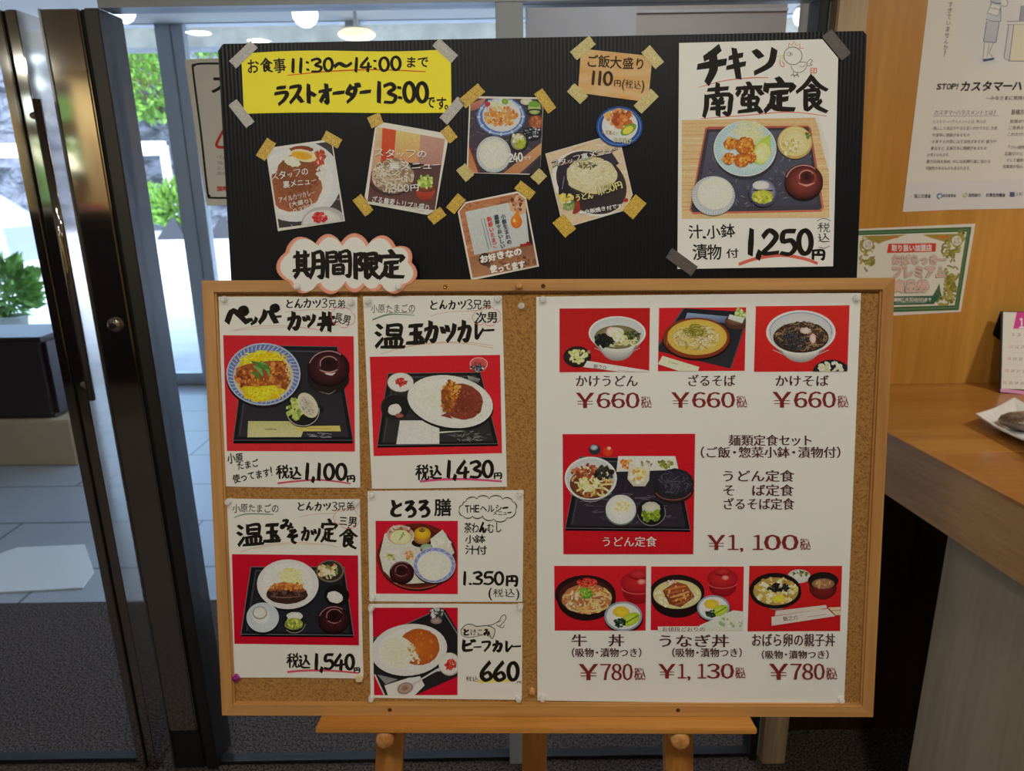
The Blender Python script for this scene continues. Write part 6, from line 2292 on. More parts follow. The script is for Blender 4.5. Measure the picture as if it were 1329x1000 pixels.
# kake udon
k = ink(p6, Km1)
photo_base(k, [(57, 52), (657, 48), (652, 470), (57, 475)], (160, 26, 28), (166, 30, 32))
noodle_bowl(k, 440, 215, 190, 112, 105, (140, 130, 92))
k.strands(470, 270, 120, 40, 40, 60, 7, ((206, 200, 150), (186, 176, 120)))
k.blobs(355, 262, 64, 38, 46, 18, ((34, 32, 28), (50, 48, 40), (24, 24, 24)))
k.blobs(535, 225, 54, 26, 40, 13, ((66, 76, 50), (44, 54, 36), (90, 96, 60)))
k.ell(425, 210, 60, 34, (226, 216, 196), (220, 190, 180)); k.ring(410, 205, 40, 30, 8, (220, 140, 140), a0=2.2, a1=4.6)
k.blobs(455, 240, 44, 34, 40, 13, ((220, 222, 180), (186, 200, 120), (232, 230, 200)))
k.ell(175, 372, 92, 70, (36, 28, 26)); k.ell(175, 366, 78, 56, (60, 46, 40), (40, 32, 28)); k.blobs(180, 365, 58, 44, 60, 13, ((206, 206, 130), (176, 186, 96), (226, 222, 170)))
k.ell(250, 340, 12, 12, (150, 120, 96))
k.poly([(240, 398), (660, 465), (660, 490), (600, 490), (215, 440)], (222, 214, 208), (232, 226, 220))
k.text('飯之介', 285, 418, 90, 34, (110, 90, 84), 'pen', rot=.14)
k.stroke([(440, 460), (560, 472)], 4, (170, 150, 144))
k.clip = None
k.done('food_photo', p6, 'ink_gloss')
# zaru soba
k = ink(p6, Km1)
photo_base(k, [(718, 48), (1295, 44), (1285, 465), (710, 468)], (186, 30, 36), (176, 26, 32))
k.poly([(880, 50), (1310, 75), (1190, 450), (690, 330)], (30, 30, 40), (40, 40, 46))
k.poly([(905, 80), (1180, 105), (1160, 150), (890, 120)], (120, 140, 180), (70, 80, 110))
k.stroke([(880, 52), (690, 330)], 9, (70, 70, 84)); k.stroke([(1190, 450), (1290, 160)], 8, (60, 60, 72))
k.ell(965, 260, 226, 138, (24, 16, 16)); k.ell(965, 248, 222, 136, (130, 60, 34), (110, 46, 28)); k.ell(970, 242, 198, 118, (206, 166, 84), (190, 150, 66))
for j in range(14): k.stroke([(780 + j * 28, 170 + abs(j - 7) * 4), (770 + j * 29, 320 - abs(j - 7) * 4)], 2.5, (176, 136, 60))
k.strands(965, 245, 150, 84, 150, 70, 6, ((186, 164, 110), (206, 190, 140), (150, 126, 80), (220, 206, 164)), curl=1.3)
k.strands(955, 200, 76, 44, 60, 50, 6, ((120, 116, 40), (150, 140, 56), (96, 90, 34)))
k.ell(1235, 145, 80, 46, (70, 44, 34)); k.ell(1225, 130, 70, 36, (120, 84, 66), (70, 46, 40)); k.blobs(1260, 85, 44, 30, 30, 13, ((150, 180, 90), (190, 206, 140), (120, 150, 70))); k.poly([(1185, 90), (1285, 115), (1270, 150), (1175, 120)], (200, 206, 200), (180, 190, 190))
k.poly([(740, 365), (985, 440), (975, 470), (860, 470), (710, 420)], (216, 206, 160), (222, 214, 176)); k.stroke([(780, 405), (840, 422)], 5, (150, 150, 100))
k.clip = None
k.done('food_photo', p6, 'ink_gloss')
# kake soba
k = ink(p6, Km2)
photo_base(k, [(38, 108), (798, 100), (780, 635), (22, 640)], (196, 40, 34), (176, 30, 32))
noodle_bowl(k, 403, 318, 282, 178, 120, (70, 52, 44))
k.ring(403, 310, 250, 150, 5, (96, 110, 160), a0=2.9, a1=6.5)
k.strands(405, 350, 210, 118, 190, 90, 7, ((110, 86, 66), (140, 112, 84), (70, 54, 46), (50, 40, 40)), curl=1.3)
k.strands(360, 380, 110, 84, 90, 60, 8, ((40, 38, 44), (60, 60, 66), (28, 26, 30)))
k.ell(440, 305, 44, 26, (216, 196, 180), (190, 150, 140), wob=.2); k.ell(500, 370, 26, 42, (220, 196, 184), (196, 140, 130), wob=.2)
k.ell(650, 640, 150, 100, (34, 30, 34)); k.blobs(650, 610, 100, 54, 60, 17, ((200, 196, 160), (176, 176, 130), (216, 212, 186)))
k.clip = None
k.done('food_photo', p6, 'ink_gloss')
# udon set
k = ink(p6, Km3)
photo_base(k, [(60, 48), (1072, 45), (1058, 965), (66, 965)], (178, 22, 34), (166, 20, 32))
k.tray([(190, 220), (930, 240), (1035, 775), (80, 765)], (34, 30, 38), (84, 80, 88))
k.strands(560, 620, 420, 130, 80, 90, 8, ((60, 54, 66), (46, 42, 52), (76, 70, 80)), curl=.2, flat=.2)
k.poly([(485, 215), (920, 215), (945, 320), (470, 335)], (222, 218, 206), (206, 202, 190)); k.stroke([(610, 218), (605, 328)], 5, (190, 186, 176)); k.stroke([(770, 218), (775, 325)], 5, (190, 186, 176))
k.blobs(545, 275, 44, 34, 40, 14, ((206, 120, 56), (226, 150, 84), (180, 96, 44)))
k.blobs(700, 280, 44, 26, 34, 12, ((170, 160, 140), (120, 110, 96), (196, 186, 166)))
k.blobs(845, 275, 52, 28, 40, 13, ((110, 120, 50), (86, 96, 40), (150, 150, 80)))
k.ell(305, 165, 44, 40, (40, 44, 54)); k.ell(300, 150, 30, 22, (170, 180, 190), (90, 100, 116)); k.ell(405, 180, 40, 40, (220, 60, 36), (190, 40, 30)); k.ell(415, 155, 14, 12, (250, 170, 130))
noodle_bowl(k, 275, 385, 200, 165, 40, (120, 66, 40))
k.strands(290, 410, 155, 120, 60, 90, 14, ((206, 186, 120), (180, 150, 90), (150, 84, 52), (222, 206, 150)), curl=1.3)
k.blobs(240, 340, 110, 60, 50, 16, ((150, 70, 44), (176, 100, 66), (120, 56, 40)))
k.blobs(375, 345, 70, 50, 60, 17, ((40, 38, 38), (56, 56, 54), (26, 26, 28)))
k.blobs(265, 425, 70, 50, 40, 17, ((206, 206, 130), (180, 190, 96), (226, 222, 170)))
k.poly([(570, 260), (640, 300), (730, 270), (720, 400), (690, 445), (600, 445), (555, 390)], (206, 196, 176), (176, 166, 150)); k.blobs(635, 365, 56, 50, 40, 17, ((226, 206, 140), (206, 170, 90), (232, 224, 186), (190, 140, 66)))
k.ell(910, 475, 150, 100, (50, 40, 44), (30, 26, 30)); k.ring(905, 470, 140, 80, 9, (110, 60, 56), a0=.3, a1=2.8); k.ell(915, 420, 148, 110, (44, 42, 54), (30, 28, 36), wob=.06); k.strands(915, 420, 130, 90, 60, 70, 5, ((60, 58, 74), (76, 74, 88), (30, 28, 36)), curl=.8)
k.ell(505, 640, 118, 105, (90, 96, 96)); k.ell(505, 622, 116, 112, (212, 216, 214), (190, 196, 196)); k.ell(508, 615, 92, 84, (222, 222, 216), (206, 208, 204)); k.blobs(515, 605, 64, 46, 70, 9, ((226, 206, 130), (236, 226, 170), (206, 180, 100)))
k.ell(738, 650, 110, 104, (24, 22, 26)); k.ring(738, 645, 106, 100, 7, (110, 106, 110), a0=-.4, a1=3)
k.ell(735, 615, 70, 52, (190, 186, 170), (160, 156, 140), wob=.1); k.blobs(735, 670, 66, 40, 46, 18, ((120, 140, 40), (156, 170, 60), (90, 110, 36)))
k.clip = None
k.text('うどん定食', 352, 826, 428, 84, (240, 214, 200), 'plain')
k.done('food_photo', p6, 'ink_gloss')
# beef bowl
k = ink(p6, Km4)
photo_base(k, [(22, 46), (632, 46), (628, 475), (25, 475)], (186, 26, 36), (168, 20, 32))
def red_bowl(k, cx, cy, s):
    k.ell(cx, cy + 70 * s, 95 * s, 74 * s, (140, 20, 28), (110, 14, 22)); k.ell(cx, cy + 14 * s, 108 * s, 66 * s, (170, 34, 40), (136, 20, 28)); k.ring(cx, cy + 40 * s, 104 * s, 44 * s, 5, (206, 84, 84), a0=.3, a1=2.8)
    k.ell(cx, cy - 30 * s, 58 * s, 30 * s, (120, 16, 24)); k.ell(cx, cy - 36 * s, 54 * s, 26 * s, (176, 44, 46), (140, 26, 32)); k.ell(cx + 20 * s, cy + 10 * s, 26 * s, 18 * s, (222, 140, 130), (176, 60, 60))
red_bowl(k, 580, 140, 1.1)
k.ell(235, 260, 196, 150, (26, 14, 16)); k.ell(228, 235, 202, 128, (44, 24, 26), (30, 16, 18)); k.ell(232, 245, 180, 108, (60, 26, 26))
k.ell(238, 265, 165, 100, (176, 120, 76), (150, 96, 60), wob=.05)
k.strands(240, 265, 160, 96, 120, 80, 10, ((206, 150, 90), (170, 104, 60), (222, 176, 110), (140, 84, 54), (196, 160, 120)), curl=1.2)
k.blobs(150, 270, 60, 60, 40, 15, ((206, 190, 150), (176, 130, 90), (150, 90, 60)))
k.strands(240, 155, 66, 26, 36, 46, 8, ((206, 44, 40), (180, 30, 34), (226, 80, 60)))
k.blobs(232, 228, 44, 30, 40, 11, ((96, 150, 40), (130, 180, 60), (70, 120, 36)))
def side_dish(k, cx, cy, s):
    k.ell(cx + 4 * s, cy + 16 * s, 128 * s, 96 * s, (60, 10, 16)); k.ell(cx, cy, 126 * s, 98 * s, (150, 160, 176), (120, 130, 150)); k.ell(cx, cy, 112 * s, 86 * s, (222, 224, 222), (204, 208, 210))
    k.ell(cx - 14 * s, cy - 30 * s, 56 * s, 36 * s, (222, 176, 50), (206, 150, 40), wob=.1); k.ell(cx + 50 * s, cy + 20 * s, 66 * s, 40 * s, (176, 196, 60), (130, 160, 40), rot=-.4, wob=.1); k.stroke([(cx + 10 * s, cy + 46 * s), (cx + 100 * s, cy - 6 * s)], 10 * s, (90, 120, 34)); k.blobs(cx - 20 * s, cy + 42 * s, 36 * s, 28 * s, 26, 12 * s, ((24, 40, 30), (40, 56, 40), (16, 28, 24)))
side_dish(k, 480, 380, 1.0)
k.clip = None
k.done('food_photo', p6, 'ink_gloss')
# eel bowl
k = ink(p6, Km4)
photo_base(k, [(665, 50), (1280, 50), (1272, 475), (662, 472)], (190, 28, 38), (170, 20, 32))
red_bowl(k, 1138, 115, .95)
k.ell(840, 260, 176, 130, (26, 14, 16)); k.ell(838, 220, 182, 116, (44, 26, 28), (28, 18, 20)); k.ell(838, 235, 160, 96, (206, 190, 140), (186, 170, 120))
k.blobs(838, 240, 148, 84, 70, 13, ((222, 206, 150), (196, 176, 116), (232, 220, 176)))
k.poly([(740, 210), (830, 150), (900, 170), (955, 250), (860, 320), (785, 300)], (130, 66, 36), (104, 48, 28))
for j in range(5):
    k.stroke([(758 + j * 16, 208 + j * 24), (830 + j * 12, 190 + j * 24), (898 + j * 10, 180 + j * 18)], 17, ((176, 100, 56), (150, 80, 44), (196, 126, 76))[j % 3], (.5, 1, .5))
k.blobs(850, 240, 90, 60, 30, 9, ((206, 140, 90), (96, 44, 26)))
k.blobs(800, 150, 30, 14, 10, 10, ((216, 200, 190), (190, 120, 110)))
side_dish(k, 1078, 325, .86)
k.poly([(985, 440), (1080, 400), (1210, 340), (1290, 350), (1290, 480), (1000, 480)], (206, 206, 194), (186, 190, 170)); k.blobs(1200, 420, 80, 40, 18, 12, ((130, 150, 110), (220, 220, 210)))
k.clip = None
k.poly([(708, 448), (1010, 446), (1040, 478), (712, 478)], (206, 198, 186))
k.text('お値段どおりの', 735, 450, 290, 32, MK, 'plain')
k.done('food_photo', p6, 'ink_gloss')
# chicken and egg bowl
k = ink(p6, Km5)
photo_base(k, [(65, 46), (682, 46), (668, 480), (52, 482)], (176, 30, 28), (160, 20, 26))
k.ell(395, 115, 76, 46, (200, 196, 186), (170, 166, 160)); k.blobs(405, 100, 46, 22, 30, 12, ((70, 90, 44), (110, 120, 66), (206, 206, 190)))
k.ell(555, 190, 92, 80, (110, 30, 28), (70, 18, 18)); k.ell(556, 145, 102, 58, (34, 26, 26), (24, 18, 18)); k.ell(556, 165, 76, 36, (150, 110, 76), (110, 76, 52)); k.blobs(556, 165, 60, 26, 20, 12, ((170, 130, 90), (130, 96, 64)))
k.ell(245, 320, 50, 20, (110, 100, 96)); k.ell(240, 225, 170, 105, (22, 14, 14)); k.ell(236, 208, 172, 116, (36, 24, 24), (24, 16, 18)); k.ell(240, 215, 150, 92, (176, 150, 84), (150, 124, 66))
k.blobs(240, 212, 142, 84, 130, 17, ((206, 180, 96), (222, 204, 140), (176, 146, 70), (232, 222, 176), (150, 120, 60)))
k.blobs(255, 190, 74, 28, 60, 11, ((26, 26, 30), (40, 40, 44), (18, 18, 20)))
k.ell(260, 265, 46, 26, (226, 196, 60), (206, 170, 50), wob=.1)
k.poly([(240, 345), (575, 306), (582, 325), (520, 340), (235, 378)], (200, 180, 172), (190, 170, 160))
k.poly([(212, 385), (590, 330), (640, 380), (212, 445)], (206, 190, 180), (196, 178, 168)); k.stroke([(590, 332), (640, 380)], 5, (120, 50, 44)); k.poly([(590, 322), (670, 320), (672, 372), (640, 375)], (206, 176, 140)); k.stroke([(600, 345), (670, 340)], 5, (150, 110, 90))
k.text('飯之介', 285, 382, 105, 34, (90, 70, 66), 'pen', rot=-.1); k.stroke([(450, 385), (580, 368)], 4, (150, 120, 110))
k.clip = None
k.done('food_photo', p6, 'ink_gloss')

# ---- push pins
nt = NC + .0008
T_ = 'clear push pin at the %s corner of the %s'
for px, py, c_, s_ in ((290, 388, 'top left', 'cutlet rice bowl poster'), (455, 392, 'top right', 'cutlet rice bowl poster'),
                       (477, 390.5, 'top left', 'cutlet curry poster'), (645.5, 388, 'top right', 'cutlet curry poster'),
                       (296, 651, 'top left', 'miso cutlet poster'), (461.5, 652, 'top right', 'miso cutlet poster'),
                       (482, 641.5, 'top left', 'round tray poster'), (675.5, 640, 'top right', 'round tray poster'), (483, 776, 'bottom left', 'round tray poster'),
                       (481.5, 789, 'top left', 'beef curry poster'), (675, 787, 'top right', 'beef curry poster'), (482, 906, 'bottom left', 'beef curry poster'), (673, 906.5, 'bottom right', 'beef curry poster'),
                       (704.5, 388.5, 'top left', 'large printed menu'), (1112, 386.5, 'top right', 'large printed menu'), (704, 906, 'bottom left', 'large printed menu'), (1092, 908, 'bottom right', 'large printed menu')):
    tack(px, py, nt, T_ % (c_, s_))
tack(305, 880, nt, 'purple flower push pin at the bottom left corner of the miso cutlet poster', 'tack_purple', 'coloured push pins', 'flower')
tack(466, 880.5, nt, 'beige square push pin at the bottom right corner of the miso cutlet poster', 'tack_beige', 'coloured push pins', 'square')
tack(676.5, 397, N_CORK, 'clear push pin alone on bare cork beside the curry poster top')
tack(690.5, 897, N_CORK, 'wooden push pin alone on bare cork left of the large menu bottom', 'tack_wood', 'coloured push pins')
tack(673.5, 371, .0002, 'wooden push pin in the top bar of the cork board frame', 'tack_wood', 'coloured push pins')

# ================================================================== right side: posters, counter, things on it
WP = Plane((1.0, YW, 1.6), (1, 0, 0), (0, 0, 1))

hp = sheet('notice_poster', [(1209.5, -40), (1420, -40), (1420, 262.5), (1329, 268), (1171.5, 275)], .0003, 'paper', 'large pale poster about customer conduct high on the honey timber wall', 'poster', pl=WP)
KH1, KH2 = (1165, 0, .15005), (1165, 130, .15501)
k = ink(hp, KH1, WP)
k.window([(305, -260), (1700, -260), (1700, 1740), (60, 1800)])
k.ell(830, 230, 330, 380, (206, 206, 212), (222, 216, 210))
k.clip = None
k.done('background_tint', hp)
k = ink(hp, KH1, WP, .00005)
ln = (86, 88, 110)
bl = (166, 172, 200)
k.ell(770, 525, 100, 42, (186, 190, 216), (210, 208, 214))
k.poly([(735, 510), (780, 508), (838, 496), (830, 518), (740, 534)], (60, 64, 96))
k.poly([(752, 372), (790, 372), (775, 500), (738, 505)], (228, 222, 214)); k.poly([(805, 372), (830, 368), (800, 460), (820, 495), (775, 500), (788, 455)], (228, 222, 214))
k.stroke([(752, 372), (738, 505)], 5, ln); k.stroke([(790, 375), (775, 490)], 4, ln); k.stroke([(830, 370), (795, 450), (820, 492)], 5, ln)
k.poly([(770, 180), (880, 188), (850, 368), (742, 362)], (170, 172, 190), (160, 162, 184))
for a in (((770, 180), (742, 362)), ((880, 188), (850, 368)), ((742, 362), (850, 368))): k.stroke(a, 6, ln)
k.poly([(770, 125), (890, 60), (892, 180), (764, 165)], (180, 184, 206)); k.stroke([(764, 165), (820, 182), (890, 184)], 6, ln); k.stroke([(892, 50), (892, 184)], 6, ln)
k.poly([(808, 35), (892, 60), (868, 140), (775, 112)], (232, 226, 216)); k.stroke([(808, 35), (775, 112), (868, 140), (892, 60)], 6, ln, raw=True); k.stroke([(804, 68), (880, 84)], 4, ln); k.ell(842, 64, 8, 8, (206, 160, 120))
k.poly([(800, -60), (900, -60), (892, 50), (808, 36)], bl); k.stroke([(800, -60), (808, 36)], 6, ln); k.stroke([(815, 14), (850, 28), (905, 30)], 10, ln)
k.ell(925, 24, 30, 34, (232, 226, 218)); k.ring(925, 24, 28, 32, 5, ln, a0=-1.6, a1=2.6)
k.poly([(945, 186), (1300, 176), (1300, 210), (950, 212)], (222, 214, 202)); k.stroke([(1300, 176), (945, 186), (950, 212), (1300, 212)], 6, ln, raw=True)
k.poly([(960, 212), (1005, 212), (965, 528), (920, 500)], (186, 188, 200)); k.poly([(1005, 212), (1300, 212), (1300, 530), (965, 528)], (226, 206, 170))
for a in (((960, 212), (920, 500), (965, 528), (1300, 530)), ((1005, 212), (965, 528))): k.stroke(a, 6, ln, raw=True)
k.poly([(1070, 50), (1140, 30), (1300, 20), (1300, 180), (1050, 180)], (150, 152, 170))
for j in range(7): k.stroke([(1068 - j * 2, 64 + j * 17), (1150, 60 + j * 17)], 5, (110, 112, 134))
k.stroke([(1070, 50), (1052, 180)], 5, ln)
k.done('drawing', hp, label='line drawing of a person in a skirt by a desk')
k = ink(hp, KH1, WP, .00006).split('title_line', hp)
k.text('すぎていませんか?', 440, 10, 42, 480, (96, 92, 92), 'pen', rot=.115, vert=True, jit=0)
BK = (44, 40, 40)
k.text('STOP!', 338, 722, 190, 52, BK, 'bold', shear=.22, rot=-.02)
k.text('カスタマーハラスメント', 540, 700, 1010, 94, BK, 'bold', shear=.22, rot=-.012)
k.text('―みなさまに気持ちよく', 760, 826, 440, 40, (70, 66, 66), 'plain', shear=.15)
k.done('title', hp, label='bold slanted black print')
k = ink(hp, KH2, WP, .00005).split('small_print_line', hp)
GT = (104, 98, 96)
k.text('カスタマーハラスメントとは?', 305, 80, 522, 44, (70, 66, 66), 'plain', shear=.15); k.stroke([(295, 132), (845, 130)], 3, GT)
for j, (t_, x, wd) in enumerate((('カスタマーハラスメントとは、例えば', 290, 450), ('・購入した商品や不当な言いがかりなど、主張', 282, 552), ('内容等に問題があるもの', 290, 316), ('・主張する内容には正当性があるが、暴力や', 268, 560), ('暴言など、主張方法に問題があるもの', 276, 472), ('が考えられます。', 246, 190), ('暴力行為を始め、中には犯罪行為に当たる', 240, 540), ('可能性のあるものも含まれます。', 234, 380))):
    k.text(t_, x, 164 + j * 55.5, wd, 32, GT, 'plain', shear=.12, rot=-.004)
k.text('皆様方に', 950, 74, 150, 48, (70, 66, 66), 'plain', shear=.15)
for j, (t_, x) in enumerate((('皆様がサー', 938), ('ご意見をお', 926), ('これだけど', 916), ('', 0), ('「つい感情', 906), ('正直だけど、', 894), ('そして優良な', 910), ('従業員が安心', 880))):
    if t_: k.text(t_, x, 160 + j * 54, 170, 32, GT, 'plain', shear=.12)
k.done('small_print_line', hp)
k = ink(hp, KH2, WP, .00003)
k.poly([(75, 690), (1060, 655), (1060, 905), (42, 925)], (206, 204, 212))
k.text('国土交通省', 138, 785, 140, 34, (76, 76, 86), 'bold'); k.ell(116, 802, 9, 9, (196, 170, 150))
k.stroke([(368, 782), (335, 790), (335, 815), (352, 824)], 12, (60, 110, 150)); k.stroke([(352, 780), (372, 800), (360, 820)], 9, (90, 130, 160)); k.text('経済産業省', 375, 784, 115, 28, (96, 96, 106), 'bold')
k.stroke([(545, 810), (560, 785), (580, 780), (572, 805), (548, 812)], 7, (130, 160, 90)); k.text('国際銀行', 592, 780, 104, 30, (96, 96, 106), 'bold')
k.text('IY厚生労働省', 742, 778, 160, 32, (70, 70, 82), 'bold')
k.rect(938, 768, 980, 808, (76, 80, 116)); k.text('上町', 984, 768, 66, 32, (96, 96, 106), 'plain')
k.done('logo_strip', hp, label='pale blue strip of small logos')

# gift voucher certificate
cf = sheet('certificate', [(1105, 297.5), (1266, 290), (1247, 404.5), (1095, 413)], .0003, 'paper', 'green bordered gift voucher certificate on the timber wall, half behind the cork board', 'certificate', pl=WP)
KCf = (1105, 280, .13503)
k = ink(cf, KCf, WP)
GRN, GLD, CRM = (60, 92, 60), (130, 122, 56), (226, 218, 196)
k.poly([(-20, 145), (1155, 105), (1030, 905), (-60, 940)], GRN)
k.poly([(-20, 165), (1130, 126), (1012, 884), (-60, 918)], (96, 120, 90))
k.poly([(-20, 172), (1122, 134), (1006, 876), (-60, 908)], GRN)
k.poly([(-20, 190), (1108, 152), (992, 858), (-60, 888)], CRM, (222, 216, 190))
k.done('border', cf, label='dark green double border')
k = ink(cf, KCf, WP, .00005)
k.poly([(95, 195), (530, 180), (300, 250), (260, 270), (180, 225)], (140, 120, 60)); k.poly([(680, 180), (1085, 170), (1075, 240), (900, 250), (760, 210)], (140, 124, 60)); k.stroke([(330, 215), (450, 205)], 14, (186, 96, 50)); k.stroke([(820, 200), (930, 205)], 14, (186, 96, 50))
for (cx1, cy1, rx1, ry1, n1) in ((150, 290, 66, 100, 16), (150, 420, 70, 110, 18), (960, 330, 90, 110, 26), (960, 560, 70, 90, 18), (950, 720, 60, 120, 30), (880, 820, 60, 40, 12), (1040, 200, 50, 60, 10)):
    k.strands(cx1, cy1, rx1, ry1, n1, 90, 16, ((130, 126, 60), (150, 140, 76), (110, 110, 56)), curl=1.6)
for cx1, cy1 in ((158, 275), (1012, 238)):
    k.ell(cx1, cy1, 52, 52, (226, 218, 196)); k.ring(cx1, cy1, 52, 52, 9, (120, 116, 60)); k.text('小原', cx1 - 34, cy1 - 34, 68, 34, (120, 116, 60), 'plain'); k.text('商会', cx1 - 34, cy1, 68, 34, (120, 116, 60), 'plain')
k.poly([(900, 600), (990, 610), (960, 760), (920, 740)], (120, 116, 56)); k.blobs(945, 660, 50, 90, 20, 24, ((130, 126, 60), (110, 106, 50), (150, 140, 70)))
k.poly([(845, 650), (860, 740), (870, 770), (780, 770), (820, 700)], (70, 92, 66))
k.poly([(330, 775), (860, 765), (790, 848), (300, 860)], (50, 88, 74))
k.done('ornament', cf, label='olive scroll ornament')
k = ink(cf, KCf, WP, .0006)
k.poly([(358, 268), (815, 262), (808, 342), (342, 356)], (190, 56, 40))
k.text('取り扱い加盟店', 385, 276, 390, 66, (246, 236, 220), 'bold', rot=-.01)
for t_, a in (('おばらっきー', (385, 372, 520, 100)), ('プレミアム', (385, 476, 530, 125)), ('商品券', (400, 612, 345, 125))):
    k.text(t_, *a, (110, 100, 76), 'bold', bold=.085); k.text(t_, *a, (232, 222, 200), 'bold', bold=.05); k.text(t_, *a, (206, 130, 120), 'plain', bold=.0)
k.text('有効期限11月30日(日)まで', 340, 785, 430, 40, (226, 226, 206), 'bold')
k.stroke([(420, 838), (710, 830)], 9, (120, 150, 130))
k.done('lettering', cf)

# white warning sign stuck on the glass, half behind the black panel
GP = Plane((0, YP + .025, 1.5), (1, 0, 0), (0, 0, 1))
ws = sheet('warning_sign', [(239.5, 77), (420, 71), (424, 262), (268, 267)], .0004, 'paper', 'white warning sign with a rounded black border on the glass, half behind the black panel', 'sign', pl=GP)
KW = (230, 70, .20513)
k = ink(ws, KW, GP)
k.stroke([(600, 58), (300, 60), (140, 62), (108, 75), (100, 105), (150, 500), (190, 860), (205, 895), (240, 910), (700, 905)], 13, (30, 28, 28), per=6)
k.done('border', ws, label='rounded black border line')
k = ink(ws, KW, GP)
k.text('ス', 205, 130, 150, 125, (30, 28, 28), 'bold')
k.stroke([(470, 590), (290, 590), (255, 585), (252, 560), (300, 470), (360, 370), (470, 560)], 18, (190, 50, 46), per=5)
for j, (t_, wd) in enumerate((('・Ta', 62), (' No', 60), ('立入', 66), ('関係', 66))):
    k.text(t_[:10], 245 + j * 2, 640 + j * 34, wd, 26, (130, 124, 118), 'plain')
k.text('国際', 250, 836, 72, 32, (186, 50, 46), 'bold')
k.done('print', ws)

# ---- counter
ZC = float(hit(1230, 497, 1, YW)[2])
ea, eb = hit(1150, 560, 2, ZC), hit(1329, 655, 2, ZC)
ed = (eb - ea) / np.linalg.norm(eb - ea)
e0 = ea + ed * ((YW - ea[1]) / ed[1])          # where the edge meets the wall
e1 = eb + ed * .5
ct = empty('reception_counter', (e0[0] + .4, 1.3, 0), 'honey wood counter with deep edge board and grey base, right of the cork board', 'counter')
TH = .006
tp = [e0, np.array([2.6, YW, ZC]), np.array([2.6, e1[1], ZC]), e1]
MB().prism([tp[3], tp[2], tp[1], tp[0]], [p - np.array([0, 0, TH]) for p in (tp[3], tp[2], tp[1], tp[0])]).build('counter_top', M['counter'], ct)
nin = np.array([-ed[1], ed[0], 0])
if nin[0] < 0: nin = -nin
zb1 = float(ZC - .133)
a0, a1 = e0 + nin * .002, e1 + nin * .002
fr = [np.array([p[0], p[1], z]) for p, z in ((a0, zb1), (a1, zb1), (a1, ZC - TH), (a0, ZC - TH))]
am = MB(); am.prism([fr[3], fr[2], fr[1], fr[0]][::-1], [p + nin * .03 for p in (fr[3], fr[2], fr[1], fr[0])][::-1])
am.build('edge_board', M['apron'], ct)
xS = .882
pS = hit(1204, 850, 0, xS)
MB().box((xS, e1[1] + .05, 0), (xS + .7, float(pS[1]), ZC - TH)).build('base_panel', M['grey_board'], ct)

# clear desk mat
dm_ = sheet('desk_mat', [(1226, 594), (1231, 588.5), (1340, 586), (1420, 586), (1420, 700), (1344, 662)], .0002, 'film', 'clear plastic desk mat on the counter top', 'desk mat', thick=.0012, pl=Plane((1, 1.3, ZC), (1, 0, 0), (0, 1, 0)))

# desk calendar
M['pink'] = mat('magenta_print', (196, 60, 130), 0.5)
cb0 = hit(1296, 516, 2, ZC)
yaw = math.radians(-14)
CU = np.array([math.cos(yaw), math.sin(yaw), 0])
CBk = np.array([-math.sin(yaw), math.cos(yaw), 0])
lean = math.radians(20)
CV = np.array([0, 0, math.cos(lean)]) + CBk * math.sin(lean)
pL = hit(1297, 510, 2, ZC)
CPl = Plane(pL, CU, CV)
hh = float(CPl.uv(1319, 404)[1])
uu = float(CPl.uv(1319, 404)[0])
cal = empty('desk_calendar', CPl.frame(CPl.O), 'small desk calendar with a magenta header at the right edge of the counter', 'calendar')
CM = CPl.frame(CPl.O)
MB().box((0, 0, -.004), (.17, hh, -.0006), M=CM).build('stand', M['gasket'], cal)
bf = CPl.at(0, hh, -.004)
br_ = [np.array([0, 0, 0])]
foot = bf + CBk * .07; foot[2] = ZC
foot2 = foot + CU * .17
MB().prism([bf, bf + CU * .17, foot2, foot], [p + CBk * .003 for p in (bf, bf + CU * .17, foot2, foot)]).build('back_leg', M['gasket'], cal)
pg = MB().box((.004, .012, -.0006), (.166, hh - .002, 0), M=CM).build('page', M['paper'], cal)
pg['_top'] = INKLIFT
KCal = (1230, 390, .2102)
k = ink(pg, KCal, CPl)
k.poly([(426, 70), (700, 78), (700, 180), (405, 172)], (190, 60, 130))
k.text('1', 440, 108, 34, 62, (250, 236, 240), 'bold')
k.stroke([(325, 552), (600, 580)], 22, (214, 130, 170))
for r_ in range(5):
    y = 200 + r_ * 74
    k.stroke([(405 - r_ * 18, y + 46), (700, y + 56)], 2.5, (206, 190, 190))
    for c_ in range(4):
        k.text(str(1 + r_ * 7 + c_ + (3 if r_ else 0)), 392 - r_ * 13 + c_ * 36, y + c_ * 2, 24, 17, (110, 96, 92) if c_ else (196, 80, 90), 'plain')
k.done('print', pg)

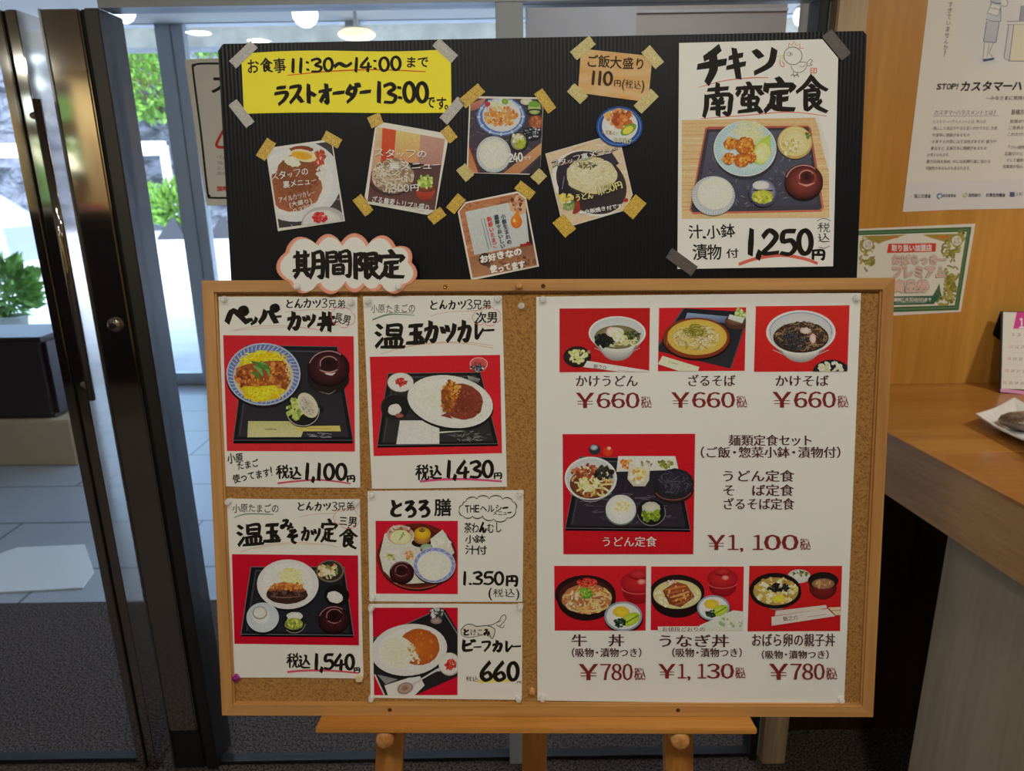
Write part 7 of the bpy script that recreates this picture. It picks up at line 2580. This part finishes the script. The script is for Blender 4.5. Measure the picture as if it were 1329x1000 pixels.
# square white dish with a wrapped sweet
M['china'] = mat('white_glaze', (226, 226, 224), 0.2, coat=.3)
pc = hit(1266, 536, 2, ZC + .03)
pc2 = hit(1329, 510, 2, ZC + .03)
pd1 = hit(1345, 575, 2, ZC + .03)
d1 = (pc2 - pc) / np.linalg.norm(pc2 - pc)
d2 = (pd1 - pc) / np.linalg.norm(pd1 - pc)
S_ = .19
dish = MB()
def dq(a, b, z): return pc + d1 * S_ * a + d2 * S_ * b + np.array([0, 0, z])
def ringq(t, z, nn=6):
    out = []
    for (a0_, b0_, a1_, b1_) in ((t, t, 1 - t, t), (1 - t, t, 1 - t, 1 - t), (1 - t, 1 - t, t, 1 - t), (t, 1 - t, t, t)):
        for j in range(nn):
            f = j / nn
            sag = -.006 * math.sin(math.pi * f) if t < .2 else 0
            out.append(dq(a0_ + (a1_ - a0_) * f, b0_ + (b1_ - b0_) * f, z + sag))
    return out
rs = [ringq(.3, -.0295), ringq(.2, -.022), ringq(0, -.003), ringq(0, 0), ringq(.02, -.0005), ringq(.2, -.018), ringq(.28, -.0245)]
n24 = 24
vv = [p for r in rs for p in r]
ff = [tuple(range(n24)), tuple(len(vv) - n24 + i for i in range(n24 - 1, -1, -1))]
for i in range(len(rs) - 1):
    for j in range(n24):
        ff.append((i * n24 + j, i * n24 + (j + 1) % n24, (i + 1) * n24 + (j + 1) % n24, (i + 1) * n24 + j))
dish.add(vv, ff, False)
do = dish.build('square_dish', M['china'], M=Matrix.Translation(Vector((pc[0] + .09, pc[1], ZC))))
tag(do, 'square white china dish on the counter at the right edge', 'dish')
bmm = bmesh.new(); bmm.from_mesh(do.data); bmesh.ops.recalc_face_normals(bmm, faces=bmm.faces); bmm.to_mesh(do.data); bmm.free()
M['sweet'] = mat('brown_sweet', (120, 96, 78), 0.35, noise=((70, 54, 46), (60, 60, 60), 4, .4, .6), coat=.8)
sc_ = dq(.52, .5, .0)
sw = MB()
TS = Matrix.Translation(Vector((sc_[0], sc_[1], ZC + .0056)))
rx, ry, rz = .05, .036, .019
rings = []
for i in range(9):
    ph = -math.pi / 2 + math.pi * i / 8
    rings.append([(sc_[0] + rx * math.cos(ph) * math.cos(a) * (1 + .08 * math.sin(3 * a)), sc_[1] + ry * math.cos(ph) * math.sin(a), ZC + .0056 + rz + rz * math.sin(ph)) for a in [j * math.pi / 10 for j in range(20)]])
vv = [p for r in rings for p in r]
ff = [(i * 20 + j, i * 20 + (j + 1) % 20, (i + 1) * 20 + (j + 1) % 20, (i + 1) * 20 + j) for i in range(8) for j in range(20)]
sw.add(vv, ff, True)
so = sw.build('wrapped_sweet', M['sweet'], M=TS)
tag(so, 'brown oval sweet in clear wrap lying on the square white dish', 'sweet')

bpy.data.objects.remove(_fo)
for o in bpy.data.objects:
    for kk in ('_m', '_top'):
        if kk in o: del o[kk]
